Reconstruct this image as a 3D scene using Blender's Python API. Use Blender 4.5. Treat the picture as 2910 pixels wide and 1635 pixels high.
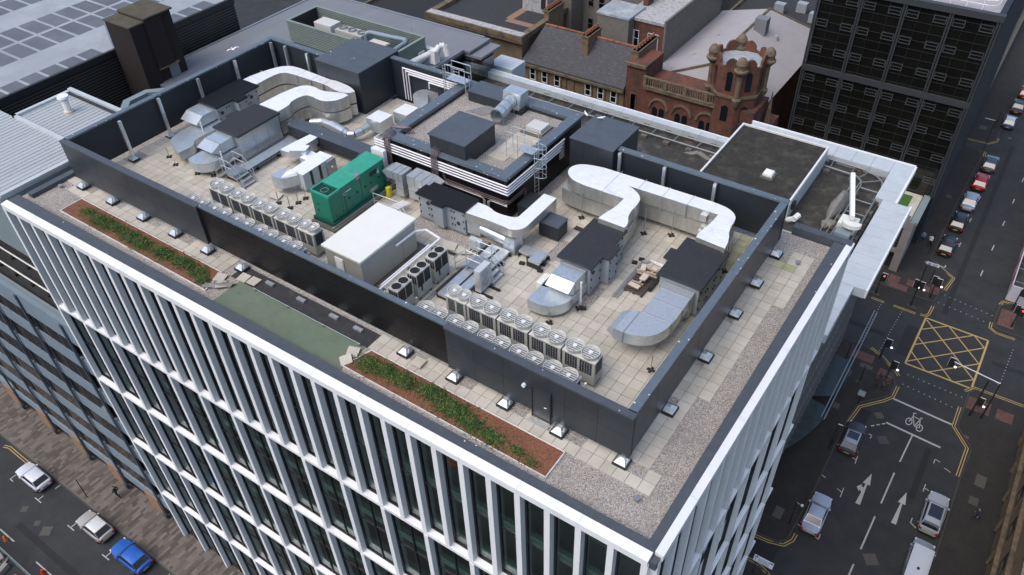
import bpy, math, random
from mathutils import Vector, Matrix
from math import sin, cos, pi, radians, atan2, hypot
for o in list(bpy.data.objects): bpy.data.objects.remove(o)
SC = bpy.context.scene
COL = SC.collection
# ---------------- camera ----------------
cd = bpy.data.cameras.new("camera"); cam = bpy.data.objects.new("camera", cd); COL.objects.link(cam)
yaw, pit, rol = radians(35.82117), radians(41.56071), radians(-2.04735)
fw = Vector((-sin(yaw)*cos(pit), cos(yaw)*cos(pit), -sin(pit)))
rt = Vector((cos(yaw), sin(yaw), 0)); up = rt.cross(fw)
r2 = rt*cos(rol)+up*sin(rol); u2 = up*cos(rol)-rt*sin(rol)
mw = Matrix((r2, u2, -fw)).transposed().to_4x4(); mw.translation = (0, 0, 66)
cam.matrix_world = mw
cd.sensor_width = 36; cd.lens = 36*2267.99/2910; cd.clip_start = 0.5; cd.clip_end = 2000
SC.camera = cam
SC.render.resolution_x = 1024; SC.render.resolution_y = 575
# ---------------- sky, sun, exposure ----------------
SUN_EL, SUN_AZ = radians(58), radians(200)
w = bpy.data.worlds.new("World"); SC.world = w; w.use_nodes = True
nt = w.node_tree; bg = nt.nodes['Background']; st = nt.nodes.new('ShaderNodeTexSky')
st.sky_type = 'NISHITA'; st.sun_disc = False; st.sun_elevation = SUN_EL; st.sun_rotation = SUN_AZ
st.air_density = 1.0; st.dust_density = 3.0; st.ozone_density = 1.0
nt.links.new(st.outputs[0], bg.inputs[0]); bg.inputs[1].default_value = 0.15
ld = bpy.data.lights.new("sun", 'SUN'); ld.energy = 0.8; ld.angle = radians(40); ld.color = (1, .96, .9)
sun = bpy.data.objects.new("sun", ld); COL.objects.link(sun)
sd = Vector((sin(SUN_AZ)*cos(SUN_EL), cos(SUN_AZ)*cos(SUN_EL), sin(SUN_EL)))
sun.rotation_euler = sd.to_track_quat('Z', 'Y').to_euler(); sun.location = (0, 0, 120)
SC.view_settings.view_transform = 'Standard'; SC.view_settings.look = 'None'
SC.view_settings.exposure = 0.58; SC.view_settings.gamma = 1
# ---------------- materials ----------------
MT = {}
def mat(n, col, rough=.7, metal=0, var=.12, sc=3., bump=0., bsc=30., col2=None, fac=(.45, .6), spec=.5, isl=0., stretch=None, coat=0, det=6, spots=None):
    m = bpy.data.materials.new(n); m.use_nodes = True; N = m.node_tree.nodes; L = m.node_tree.links
    b = N['Principled BSDF']; b.inputs['Roughness'].default_value = rough; b.inputs['Metallic'].default_value = metal
    b.inputs['Specular IOR Level'].default_value = spec
    if coat: b.inputs['Coat Weight'].default_value = coat; b.inputs['Coat Roughness'].default_value = .06
    g = N.new('ShaderNodeNewGeometry'); mp = N.new('ShaderNodeMapping'); L.new(g.outputs['Position'], mp.inputs[0])
    if stretch: mp.inputs['Scale'].default_value = stretch
    t = N.new('ShaderNodeTexNoise'); t.inputs['Scale'].default_value = sc; t.inputs['Detail'].default_value = det; t.inputs['Roughness'].default_value = .65
    L.new(mp.outputs[0], t.inputs[0])
    r = N.new('ShaderNodeMapRange'); r.inputs[1].default_value = .3; r.inputs[2].default_value = .7
    r.inputs[3].default_value = 1-var; r.inputs[4].default_value = 1+var; L.new(t.outputs[0], r.inputs[0])
    hs = N.new('ShaderNodeHueSaturation'); hs.inputs['Color'].default_value = (*col, 1)
    val = r.outputs[0]
    if isl:
        r3 = N.new('ShaderNodeMapRange'); r3.inputs[3].default_value = 1-isl; r3.inputs[4].default_value = 1+isl
        L.new(g.outputs['Random Per Island'], r3.inputs[0]); mu = N.new('ShaderNodeMath'); mu.operation = 'MULTIPLY'
        L.new(val, mu.inputs[0]); L.new(r3.outputs[0], mu.inputs[1]); val = mu.outputs[0]
    L.new(val, hs.inputs['Value']); out = hs.outputs[0]
    if col2:
        t2 = N.new('ShaderNodeTexNoise'); t2.inputs['Scale'].default_value = sc*.35; t2.inputs['Detail'].default_value = 8; t2.inputs['Roughness'].default_value = .7
        L.new(mp.outputs[0], t2.inputs[0]); r4 = N.new('ShaderNodeMapRange'); r4.inputs[1].default_value = fac[0]; r4.inputs[2].default_value = fac[1]
        L.new(t2.outputs[0], r4.inputs[0]); mx = N.new('ShaderNodeMix'); mx.data_type = 'RGBA'
        L.new(r4.outputs[0], mx.inputs[0]); L.new(out, mx.inputs[6]); mx.inputs[7].default_value = (*col2, 1); out = mx.outputs[2]
    if spots:
        vo = N.new('ShaderNodeTexVoronoi'); vo.inputs['Scale'].default_value = spots[0]; L.new(mp.outputs[0], vo.inputs['Vector'])
        sc_ = N.new('ShaderNodeSeparateColor'); L.new(vo.outputs['Color'], sc_.inputs[0]); m1 = N.new('ShaderNodeMath'); m1.operation = 'MULTIPLY'; L.new(sc_.outputs[0], m1.inputs[0]); m1.inputs[1].default_value = spots[1]
        m2 = N.new('ShaderNodeMath'); m2.operation = 'LESS_THAN'; L.new(vo.outputs['Distance'], m2.inputs[0]); L.new(m1.outputs[0], m2.inputs[1])
        mx = N.new('ShaderNodeMix'); mx.data_type = 'RGBA'; L.new(m2.outputs[0], mx.inputs[0]); L.new(out, mx.inputs[6]); mx.inputs[7].default_value = (.75, .76, .76, 1); out = mx.outputs[2]
    L.new(out, b.inputs['Base Color'])
    if bump:
        tb = N.new('ShaderNodeTexNoise'); tb.inputs['Scale'].default_value = bsc; L.new(mp.outputs[0], tb.inputs[0])
        bn = N.new('ShaderNodeBump'); bn.inputs['Strength'].default_value = bump; bn.inputs['Distance'].default_value = .02
        L.new(tb.outputs[0], bn.inputs['Height']); L.new(bn.outputs[0], b.inputs['Normal'])
    MT[n] = m; m['_'] = 0; del m['_']; return m
def gravel(n, cols, sc=26., bump=.8):
    m = mat(n, cols[0], .9, var=.1, sc=.6); N = m.node_tree.nodes; L = m.node_tree.links; b = N['Principled BSDF']
    g = [x for x in N if x.bl_idname == 'ShaderNodeNewGeometry'][0]
    v = N.new('ShaderNodeTexVoronoi'); v.inputs['Scale'].default_value = sc; L.new(g.outputs['Position'], v.inputs['Vector'])
    sp = N.new('ShaderNodeSeparateColor'); L.new(v.outputs['Color'], sp.inputs[0])
    cr = N.new('ShaderNodeValToRGB'); L.new(sp.outputs[0], cr.inputs[0]); e = cr.color_ramp.elements
    while len(e) < len(cols): e.new(.5)
    for i, c in enumerate(cols): e[i].position = i/(len(cols)-1); e[i].color = (*c, 1)
    hs = [x for x in N if x.bl_idname == 'ShaderNodeHueSaturation'][0]; L.new(cr.outputs[0], hs.inputs['Color'])
    bn = N.new('ShaderNodeBump'); bn.inputs['Strength'].default_value = bump; bn.inputs['Distance'].default_value = .03; bn.invert = True
    L.new(v.outputs['Distance'], bn.inputs['Height']); L.new(bn.outputs[0], b.inputs['Normal']); return m
def glass(n, tint, refl=.06, rough=.02, gcol=(.9, .95, .95)):
    m = bpy.data.materials.new(n); m.use_nodes = True; N = m.node_tree.nodes; L = m.node_tree.links
    N.remove(N['Principled BSDF']); out = N['Material Output']
    tr = N.new('ShaderNodeBsdfTransparent'); tr.inputs[0].default_value = (*tint, 1)
    gl = N.new('ShaderNodeBsdfGlossy'); gl.inputs['Roughness'].default_value = rough; gl.inputs[0].default_value = (*gcol, 1)
    fr = N.new('ShaderNodeFresnel'); fr.inputs[0].default_value = 1.6; ad = N.new('ShaderNodeMath'); ad.operation = 'ADD'; ad.inputs[1].default_value = refl
    L.new(fr.outputs[0], ad.inputs[0]); mx = N.new('ShaderNodeMixShader'); L.new(ad.outputs[0], mx.inputs[0]); L.new(tr.outputs[0], mx.inputs[1]); L.new(gl.outputs[0], mx.inputs[2])
    L.new(mx.outputs[0], out.inputs[0]); MT[n] = m; return m
def plain(n, col, rough=.4, metal=0, emit=0, coat=0):
    m = mat(n, col, rough, metal, var=.04, sc=2, coat=coat)
    if emit:
        b = m.node_tree.nodes['Principled BSDF']; b.inputs['Emission Color'].default_value = (*col, 1); b.inputs['Emission Strength'].default_value = emit
    return m
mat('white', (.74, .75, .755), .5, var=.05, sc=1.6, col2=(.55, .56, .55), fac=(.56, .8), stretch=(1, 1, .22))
mat('litwhitefoil', (.9, .91, .92), .34, .25, var=.06, sc=3, bump=.3, bsc=3, col2=(.58, .59, .59), fac=(.56, .78))  # white foil for duct tops, paled; strong light from above put into colour
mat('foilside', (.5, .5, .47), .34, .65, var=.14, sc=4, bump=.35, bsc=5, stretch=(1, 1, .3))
mat('galv', (.60, .645, .67), .3, .65, var=.12, sc=6, bump=.05, bsc=8, col2=(.5, .54, .57), fac=(.5, .7))
mat('galvpatch', (.55, .58, .6), .4, .6, var=.18, sc=14, col2=(.3, .28, .28), fac=(.6, .72))
mat('steel', (.36, .38, .4), .45, .7, var=.1)
mat('darksteel', (.02, .021, .022), .6, 0, var=.2)
mat('screen', (.027, .033, .041), .4, .0, var=.1, sc=1.2, col2=(.046, .052, .055), fac=(.5, .75))
mat('screenin', (.016, .021, .028), .6, .0, var=.1, sc=1.2)
mat('blackpanel', (.009, .0085, .0095), .38, spec=.25, metal= .0, var=.2, sc=.8)
mat('copinggrey', (.12, .15, .18), .45, .2, var=.12, sc=3, spots=(3.2, .16))
mat('copingdark', (.062, .072, .086), .55, 0, var=.15, sc=2, spots=(1.6, .07))
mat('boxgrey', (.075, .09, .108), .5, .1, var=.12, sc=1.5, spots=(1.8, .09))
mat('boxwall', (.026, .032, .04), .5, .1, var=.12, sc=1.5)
mat('slab', (.49, .455, .385), .85, var=.09, sc=1.1, isl=.08, col2=(.34, .315, .25), fac=(.5, .74), bump=.1)
mat('slabmoss', (.44, .43, .3), .9, var=.15, sc=1.5, isl=.1, col2=(.27, .29, .09), fac=(.47, .62), bump=.1)
mat('revealshade', (.56, .6, .61), .5, var=.06, sc=2, stretch=(1, 1, .3))  # greyed white for the fin sides; recess shade is put into the colour
gravel('gravel', [(.13, .115, .1), (.27, .24, .21), (.37, .335, .3), (.56, .53, .49), (.22, .18, .16)], 32)
gravel('sedumsoil', [(.1, .035, .02), (.2, .07, .04), (.28, .11, .06), (.14, .1, .04)], 30)
mat('greenfelt', (.125, .165, .115), .9, var=.12, sc=1.2, col2=(.16, .17, .13), fac=(.5, .7))
mat('darkfelt', (.034, .034, .036), .9, var=.25, sc=3, col2=(.09, .085, .08), fac=(.6, .75))
mat('brownfelt', (.036, .034, .027), .9, var=.35, sc=2.2, col2=(.11, .1, .085), fac=(.5, .72), bump=.3)
mat('mossfelt', (.026, .024, .019), .92, var=.4, sc=2, col2=(.07, .062, .045), fac=(.5, .7), bump=.4, bsc=12)
mat('greyroof', (.18, .19, .205), .6, var=.09, sc=.6, col2=(.26, .26, .26), fac=(.55, .75), stretch=(1, .15, 1))
mat('whitemetal', (.44, .46, .46), .45, .2, var=.1, sc=1.5, stretch=(1, .12, 1))
mat('whitepanel', (.46, .5, .52), .45, var=.08, sc=.9, col2=(.5, .5, .49), fac=(.6, .72))
mat('whitetrim', (.7, .7, .68), .6, var=.1, sc=3, col2=(.35, .32, .28), fac=(.66, .74))
mat('lidblack', (.017, .018, .022), .5, 0, var=.15)
mat('lidgrey', (.036, .038, .045), .5, 0, var=.1)
mat('ahu', (.33, .36, .385), .5, .1, var=.06, sc=2)
mat('ahudark', (.03, .035, .04), .5, .1)
mat('acbeige', (.44, .44, .4), .55, var=.05)
mat('actop', (.56, .56, .53), .5, var=.05)
mat('acgrille', (.022, .03, .045), .6)
mat('fanring', (.60, .60, .56), .5, var=.04)
mat('fanbars', (.2, .19, .175), .6, var=.04)
mat('fanblack', (.014, .014, .015), .5)
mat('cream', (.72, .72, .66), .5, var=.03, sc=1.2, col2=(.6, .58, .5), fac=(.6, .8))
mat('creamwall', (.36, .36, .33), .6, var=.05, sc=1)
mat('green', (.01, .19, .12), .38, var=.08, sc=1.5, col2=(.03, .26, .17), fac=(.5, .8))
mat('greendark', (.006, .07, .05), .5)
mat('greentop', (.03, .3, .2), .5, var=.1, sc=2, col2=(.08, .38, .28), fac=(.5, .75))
mat('yellow', (.62, .53, .02), .5)
mat('pipepink', (.17, .12, .13), .5); mat('pipegrey', (.45, .45, .45), .4, .4); mat('pipewhite', (.82, .81, .83), .3, .1, var=.05)
mat('rubber', (.018, .016, .017), .8)
mat('wood', (.42, .33, .26), .8, isl=.2); mat('timberdark', (.07, .05, .045), .8, isl=.2); mat('palewood', (.58, .5, .42), .7, isl=.1)
mat('asphalt', (.027, .029, .031), .85, var=.28, sc=.5, bump=.3, bsc=60, col2=(.037, .038, .038), fac=(.5, .75))
mat('asphaltdark', (.016, .017, .018), .85, var=.16, sc=.5, bump=.3, bsc=60)
mat('pavement', (.025, .023, .021), .9, var=.2, sc=1.2, bump=.2, bsc=50, col2=(.036, .032, .027), fac=(.5, .7))
mat('pavstone', (.125, .105, .09), .85, var=.08, sc=1.2, isl=.42)
mat('kerb', (.05, .048, .044), .8, var=.15)
mat('roadwhite', (.4, .4, .38), .7, var=.15, sc=8); mat('roadyellow', (.45, .32, .11), .7, var=.2, sc=6)
mat('tactile', (.12, .06, .05), .85, isl=.18)
mat('patch', (.075, .07, .062), .9, isl=.15)
mat('sandstone', (.19, .135, .075), .9, var=.22, sc=1.6, col2=(.09, .075, .06), fac=(.5, .72), bump=.3, bsc=8)
mat('redstone', (.15, .056, .036), .9, var=.25, sc=1.6, col2=(.055, .038, .03), fac=(.45, .66), bump=.3, bsc=8)
mat('stonetrim', (.16, .12, .075), .9, var=.3, sc=2.2, col2=(.06, .055, .045), fac=(.48, .66), bump=.3)
mat('slate', (.05, .051, .057), .75, var=.3, sc=5, col2=(.11, .11, .12), fac=(.5, .7), stretch=(1, 3, 3), bump=.3)
mat('ridgeclay', (.26, .1, .055), .85, isl=.3)
mat('greybrick', (.16, .15, .13), .9, var=.15, sc=1.5); mat('rubble', (.17, .155, .125), .9, var=.4, sc=5, bump=.5)
mat('paleroof', (.36, .345, .355), .8, var=.07, sc=.5, col2=(.3, .28, .27), fac=(.6, .8))
mat('pebbleroof', (.4, .4, .4), .9, var=.3, sc=5, col2=(.2, .2, .19), fac=(.5, .65))
mat('wetroof', (.32, .36, .38), .3, var=.2, sc=1.2, col2=(.55, .58, .6), fac=(.5, .7))
mat('brownbrick', (.017, .0105, .009), .9, var=.15, sc=3); mat('browntop', (.075, .065, .042), .9, var=.25, sc=1, col2=(.05, .06, .02), fac=(.6, .7))
mat('clad', (.014, .012, .011), .6, var=.2, sc=.5, col2=(.035, .032, .015), fac=(.55, .75))
mat('cladrib', (.075, .068, .06), .6, var=.1)
mat('carpark', (.29, .32, .345), .8, var=.12, sc=.25, col2=(.4, .42, .42), fac=(.5, .7)); mat('carparkbay', (.11, .125, .145), .8, var=.15, sc=.5, isl=.1)
mat('bluepanel', (.21, .27, .32), .45, .1, var=.07, sc=.6); mat('bluefin', (.055, .075, .1), .4, .3); mat('terra', (.25, .15, .095), .8)
mat('railgrey', (.2, .21, .22), .5, .3); mat('canopyglass', (.03, .045, .045), .2, var=.2, sc=1, coat=.3); mat('tealgrey', (.19, .24, .25), .6, var=.08, sc=.6)
mat('louvregreen', (.2, .245, .22), .6, var=.08)
mat('towerframe', (.042, .046, .05), .5, .1); mat('towerwin', (.075, .085, .09), .4, .2); mat('towerglass', (.008, .008, .0068), .1, 0, var=.3, sc=.25, coat=.3); mat('towergrid', (.022, .022, .02), .5)
mat('limestone', (.24, .22, .2), .8, var=.08, sc=1)
mat('grasslawn', (.045, .12, .02), .95, var=.25, sc=12, bump=.5)
mat('leaf', (.045, .1, .022), .8, var=.4, sc=3, isl=.6); mat('leafyellow', (.2, .18, .04), .8, isl=.4)
mat('interiorfloor', (.34, .35, .31), .9, var=.2, sc=.5); mat('spandrel', (.32, .46, .4), .5); mat('interiorwall', (.45, .5, .45), .8)
plain('winframe', (.02, .022, .026), .4, .2); plain('redlamp', (.9, .03, .05), .4, emit=4); plain('whitelamp', (.9, .85, .85), .4, emit=1.2)
plain('skin', (.45, .28, .2), .6); plain('hairdark', (.03, .02, .015), .7); plain('navy', (.03, .035, .07), .8); plain('bluecloth', (.12, .2, .36), .8)
plain('whitecloth', (.6, .6, .6), .8); plain('darkgreen', (.02, .035, .03), .8); plain('blackcloth', (.015, .015, .018), .8)
plain('headlight', (.7, .72, .75), .15, .2); plain('taillight', (.35, .01, .01), .2); plain('plateyellow', (.6, .5, .08), .5); plain('signblue', (.03, .06, .3), .5); plain('signwhite', (.7, .74, .8), .5)
plain('tyre', (.012, .012, .012), .8); plain('alloy', (.35, .35, .36), .35, .8); plain('orange', (.7, .14, .03), .6); plain('red', (.5, .03, .02), .5); plain('gullwhite', (.8, .8, .8), .7); plain('gullgrey', (.3, .31, .33), .7)
plain('carglass', (.012, .014, .018), .06, 0, coat=1)
mat('tarp', (.2, .19, .17), .8, var=.2, sc=2, bump=.6, bsc=4); mat('banner', (.5, .5, .55), .5, var=.05); mat('concretedark', (.12, .11, .09), .9, var=.2)
glass('glassmain', (.7, .8, .75), .03); glass('glassdark', (.03, .035, .035), .01); glass('glassteal', (.3, .42, .4), .1); glass('glassblue', (.08, .08, .08), .12)
# ---------------- mesh helpers ----------------
ORG = {}
class MB:
    def __init__(s): s.v = []; s.f = []; s.mi = []; s.cur = 0
    def add(s, vs, fs):
        k = len(s.v); s.v += [tuple(a) for a in vs]; s.f += [tuple(i+k for i in f) for f in fs]; s.mi += [s.cur]*len(fs); return s
    def hexa(s, b, t):
        return s.add(list(b)+list(t), [(3, 2, 1, 0), (4, 5, 6, 7), (0, 1, 5, 4), (1, 2, 6, 5), (2, 3, 7, 6), (3, 0, 4, 7)])
    def box(s, x0, x1, y0, y1, z0, z1):
        return s.hexa([(x0, y0, z0), (x1, y0, z0), (x1, y1, z0), (x0, y1, z0)], [(x0, y0, z1), (x1, y0, z1), (x1, y1, z1), (x0, y1, z1)])
    def obox(s, c, ux, sx, sy, z0, z1):  # box centred c, axis angle ux
        ca, sa = cos(ux), sin(ux); P = []
        for a, b in ((-1, -1), (1, -1), (1, 1), (-1, 1)): P.append((c[0]+a*sx/2*ca-b*sy/2*sa, c[1]+a*sx/2*sa+b*sy/2*ca))
        return s.hexa([(x, y, z0) for x, y in P], [(x, y, z1) for x, y in P])
    def prism(s, p, z0, z1):
        n = len(p)
        if sum(p[i][0]*p[(i+1) % n][1]-p[(i+1) % n][0]*p[i][1] for i in range(n)) < 0: p = p[::-1]
        vs = [(x, y, z0) for x, y in p]+[(x, y, z1) for x, y in p]
        return s.add(vs, [tuple(range(n))[::-1], tuple(range(n, 2*n))]+[(i, (i+1) % n, n+(i+1) % n, n+i) for i in range(n)])
    def poly(s, pts): return s.add(pts, [tuple(range(len(pts)))])
    def cyl(s, a, b, r, n=12, r1=None, cap=True):
        a = Vector(a); b = Vector(b); d = (b-a).normalized(); x = d.orthogonal().normalized(); y = d.cross(x); r1 = r if r1 is None else r1
        vs = [a+(x*cos(2*pi*i/n)+y*sin(2*pi*i/n))*r for i in range(n)]+[b+(x*cos(2*pi*i/n)+y*sin(2*pi*i/n))*r1 for i in range(n)]
        fs = [(i, (i+1) % n, n+(i+1) % n, n+i) for i in range(n)]
        if cap: fs += [tuple(range(n))[::-1], tuple(range(n, 2*n))]
        return s.add(vs, fs)
    def tube(s, pts, r, n=6):
        pts = [Vector(p) for p in pts]
        for i in range(len(pts)-1):
            s.cyl(pts[i], pts[i+1], r, n)
        return s
    def loft(s, rings, cap=True, closed=True):
        n = len(rings[0]); vs = [p for r in rings for p in r]; fs = []
        for k in range(len(rings)-1):
            for i in range(n if closed else n-1):
                j = (i+1) % n; fs.append((k*n+i, k*n+j, (k+1)*n+j, (k+1)*n+i))
        if cap: fs += [tuple(range(n))[::-1], tuple(range((len(rings)-1)*n, len(rings)*n))]
        return s.add(vs, fs)
    def ring(s, c, r0, r1, z0, z1, n=20):
        A = lambda r, z: [(c[0]+r*cos(2*pi*i/n), c[1]+r*sin(2*pi*i/n), z) for i in range(n)]
        return s.loft([A(r0, z0), A(r1, z0), A(r1, z1), A(r0, z1), A(r0, z0)], cap=False)
    def xf(s, M):
        s.v = [tuple(M @ Vector(p)) for p in s.v]; return s
    def build(s, name, m, parent=None, smooth=False, org=None, bevel=0, weld=False):
        if org is None:
            if parent is not None: org = ORG[parent.name]
            else:
                xs = [p[0] for p in s.v]; ys = [p[1] for p in s.v]; zs = [p[2] for p in s.v]
                org = Vector(((min(xs)+max(xs))/2, (min(ys)+max(ys))/2, min(zs)))
        org = Vector(org); me = bpy.data.meshes.new(name); me.from_pydata([Vector(p)-org for p in s.v], [], s.f)
        ms = m if isinstance(m, (list, tuple)) else [m]
        for q in ms: me.materials.append(MT[q])
        if len(ms) > 1: me.polygons.foreach_set('material_index', s.mi)
        if smooth:
            me.polygons.foreach_set('use_smooth', [True]*len(me.polygons))
            if smooth == 'auto': me.set_sharp_from_angle(angle=radians(35))
        me.update(); o = bpy.data.objects.new(name, me); COL.objects.link(o)
        if parent is not None: o.parent = parent
        else: o.location = org
        ORG[o.name] = org
        if bevel:
            bv = o.modifiers.new('bevel', 'BEVEL'); bv.width = bevel; bv.segments = 2; bv.limit_method = 'ANGLE'
        return o
def tag(o, label=None, cat=None, group=None, kind=None):
    if label: o['label'] = label
    if cat: o['category'] = cat
    if group: o['group'] = group
    if kind: o['kind'] = kind
    return o
def thing(name, label, cat, loc=(0, 0, 0), group=None):
    o = bpy.data.objects.new(name, None); COL.objects.link(o); o.location = loc; o.empty_display_size = .3; ORG[o.name] = Vector(loc)
    return tag(o, label, cat, group)
def dup(o, loc=None, rz=None, label=None, group=None, parent=None):
    c = o.copy(); COL.objects.link(c)
    if parent: c.parent = parent
    if loc is not None: c.location = loc; ORG[c.name] = Vector(loc)
    if rz is not None: c.rotation_euler = (0, 0, rz)
    if label: c['label'] = label
    if group: c['group'] = group
    for ch in list(o.children): dup(ch, parent=c)
    return c
def struct(name, mb, m, **k): return tag(mb.build(name, m, **k), kind='structure')
def bx(*a): return MB().box(*a)
def text(s, size, name, m, parent, M, ext=.004, font_scale=1):
    cu = bpy.data.curves.new(name, 'FONT'); cu.body = s; cu.size = size; cu.extrude = ext; cu.align_x = 'CENTER'; cu.align_y = 'CENTER'
    ob = bpy.data.objects.new(name+'_tmp', cu); COL.objects.link(ob); dg = bpy.context.evaluated_depsgraph_get()
    me = bpy.data.meshes.new_from_object(ob.evaluated_get(dg)); bpy.data.objects.remove(ob)
    me.name = name; me.transform(M); me.transform(Matrix.Translation(-ORG[parent.name])); me.materials.clear(); me.materials.append(MT[m])
    o = bpy.data.objects.new(name, me); COL.objects.link(o); o.parent = parent; ORG[o.name] = ORG[parent.name]; return o
R = random.Random(7)
Z0 = 37.6
# ================= main building =================
MBX0, MBX1, MBY0, MBY1 = -50.4, -4.95, 15.5, 39.0
main = thing('office_building', 'white framed office block with tall glass windows and plant-filled flat roof', 'building', (-27.7, 27, 0))
ROWS = [37.62, 29.5, 22.1, 14.6, 7.2, 0.0]
g = MB()
P = 3.0
nf = 15
def fx(k): return MBX1-.45-P*k
nr = 15; PR = (MBY1-MBY0-.5)/nr
def ry(k): return MBY0+.45+PR*k
# horizontal bands
for i, z in enumerate(ROWS[1:-1]):
    g.hexa([(MBX0, 15.52, z-.32), (-5.0, 15.52, z-.32), (-5.0, 15.92, z-.32), (MBX0, 15.92, z-.32)], [(MBX0, 15.52, z-.06), (-5.0, 15.52, z-.06), (-5.0, 15.92, z+.02), (MBX0, 15.92, z+.02)])
    g.hexa([(-5.37, 15.93, z-.32), (-4.97, 15.93, z-.32), (-4.97, MBY1, z-.32), (-5.37, MBY1, z-.32)], [(-5.37, 15.93, z+.02), (-4.97, 15.93, z-.06), (-4.97, MBY1, z-.06), (-5.37, MBY1, z+.02)])
# mullions
for r in range(5):
    zt = ROWS[r]-(.32 if r else 0)-.003; zb = ROWS[r+1]+(.03 if r < 4 else 0)
    st_ = .5 if r == 0 else 1
    k = 0
    while k <= nf:
        x = fx(k); g.box(x-.15, x+.15, 15.5, 15.9, zb, zt); k += st_
    k = 0
    while k <= nr:
        if r == 0 or k % 2 == 0:
            y = ry(k); g.box(-5.35, -4.95, y-.15, y+.15, zb, zt)
        k += 1
g.box(-50.56, -50.251, 15.51, 39, 0, 37.5)
g.build('facade_frame', 'white', main, bevel=.015)
g = MB()
for k in range(nf):
    x1 = fx(k)-.006+(.0 if k else .12); x0 = fx(k+1)+.006
    g.hexa([(x0, 15.47, 37.62), (x1, 15.47, 37.62), (x1, 15.9, 37.62), (x0, 15.9, 37.62)], [(x0, 15.47, 37.98), (x1, 15.47, 37.98), (x1, 15.9, 38.06), (x0, 15.9, 38.06)])
for k in range(0, nr, 2):
    y0 = ry(k)+.006; y1 = ry(min(k+2, nr))-.006
    if k == 0: y0 = 15.98
    g.hexa([(-5.24, y0, 37.62), (-4.88, y0, 37.62), (-4.88, y1, 37.62), (-5.24, y1, 37.62)], [(-5.24, y0, 38.06), (-4.88, y0, 37.98), (-4.88, y1, 37.98), (-5.24, y1, 38.06)])
g.build('coping', 'white', main)
g = MB(); g.box(MBX0, -5.26, 15.91, 16.35, 37.3, 38.0); g.box(-5.66, -5.26, 16.351, 38.5, 37.3, 38.0); g.box(-5.259, -4.98, 15.6, 15.96, 37.4, 37.85); g.box(-8.0, -4.96, 38.5, 39.0, 37.0, 38.06); g.box(-50.4, -49.9, 16.63, 39, 37, 37.85)
g.build('parapet', 'copingdark', main)
# plain solid structure: core, floors
g = MB()
for i in range(1, 11):
    z = 37.2-3.69*i
    g.box(-49.9, -5.85, 16.35, 25, z-.3, z); g.box(-11.5, -5.85, 25, 38.8, z-.3, z)
g.build('floor_slab', 'interiorfloor', main)
g = MB()
for i in range(1, 11):
    z = 37.2-3.69*i
    g.box(-49.9, -5.8, 16.1, 16.3, z-.3, z+.3); g.box(-5.8, -5.6, 16.31, 38.8, z-.3, z+.3)
g.build('spandrel', 'spandrel', main)
g = MB(); g.box(-50, -11.5, 25, 38.9, 0, 37.3); g.box(-50.4, -50.3, 15.95, 39, 0, 37.3); g.box(-11.5, -5.6, 38.85, 39, 0, 37.3); g.box(-49.9, -6.1, 16.62, 24.9, 36.9, 37.3); g.box(-11.5, -6.06, 24.9, 38.5, 36.9, 37.3)
g.build('wall', 'interiorwall', main)
# windows
def win_front(x0, x1, z0, z1, two):
    a = MB(); a.box(x0, x0+.09, 15.84, 16.0, z0, z1); a.box(x1-.05, x1, 15.84, 16.0, z0, z1); a.box(x0+.09, x1-.05, 15.84, 16.0, z0, z0+.07); a.box(x0+.09, x1-.05, 15.84, 16.0, z1-.05, z1)
    zm = (z0+z1)/2; a.box(x0+.09, x1-.05, 15.86, 15.93, zm-.02, zm+.02)
    if two: xm = (x0+x1)/2; a.box(xm-.035, xm+.035, 15.85, 15.98, z0+.07, z1-.05)
    p = MB().poly([(x0+.09, 15.92, z0+.07), (x1-.05, 15.92, z0+.07), (x1-.05, 15.92, z1-.05), (x0+.09, 15.92, z1-.05)])
    return a, p
def win_side(y0, y1, z0, z1, two):
    a, p = win_front(y0, y1, z0, z1, two); f = lambda v: (-5.32-(v[1]-15.92), v[0], v[2])
    a.v = [f(v) for v in a.v]; a.f = [q[::-1] for q in a.f]; p.v = [f(v) for v in p.v]; p.f = [q[::-1] for q in p.f]; return a, p
rest_a = MB(); rest_p = MB()
def warp(o):
    og = ORG[o.name]
    for v in o.data.vertices:
        x, y = v.co.x+og.x, v.co.y+og.y; u = (x+50.4)/45.45; q = min(1, max(0, (y-15.5)/23.5))
        wy = min(1, max(0, (16.62-y)/.62)); wx = min(1, max(0, (x+5.75)/.5)) if y > 16.3 else 1
        v.co.x += .9*(1-u)+.3*q*wx; v.co.y -= .55*(1-min(1, u))*wy
def addwin(ap, keep):
    a, p = ap
    if keep:
        o = a.build('window', 'winframe', main); p.build('pane', 'glassmain', o)
    else: rest_a.add(a.v, a.f); rest_p.add(p.v, p.f)
for r in range(5):
    zt = ROWS[r]-(.32 if r else 0); zb = ROWS[r+1]+.025; zt -= .004
    if r == 0:
        for k in range(2*nf): addwin(win_front(fx((k+1)/2)+.15, fx(k/2)-.15, zb, zt, False), True)
        for k in range(nr): addwin(win_side(ry(k)+.15, ry(k+1)-.15, zb, zt, False), True)
    else:
        for k in range(nf): addwin(win_front(fx(k+1)+.15, fx(k)-.15, zb, zt, True), r < 3)
        for k in range(0, nr, 2): addwin(win_side(ry(k)+.15, ry(min(k+2, nr))-.15, zb, zt, True), r < 3)
o = rest_a.build('window', 'winframe', main); o['kind'] = 'stuff'; rest_p.build('pane', 'glassmain', o)
for o in main.children_recursive: warp(o)
fr_ = [o for o in main.children if o.name.startswith('facade_frame')][0]; fr_.data.materials.append(MT['revealshade']); og_ = ORG[fr_.name]
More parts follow.
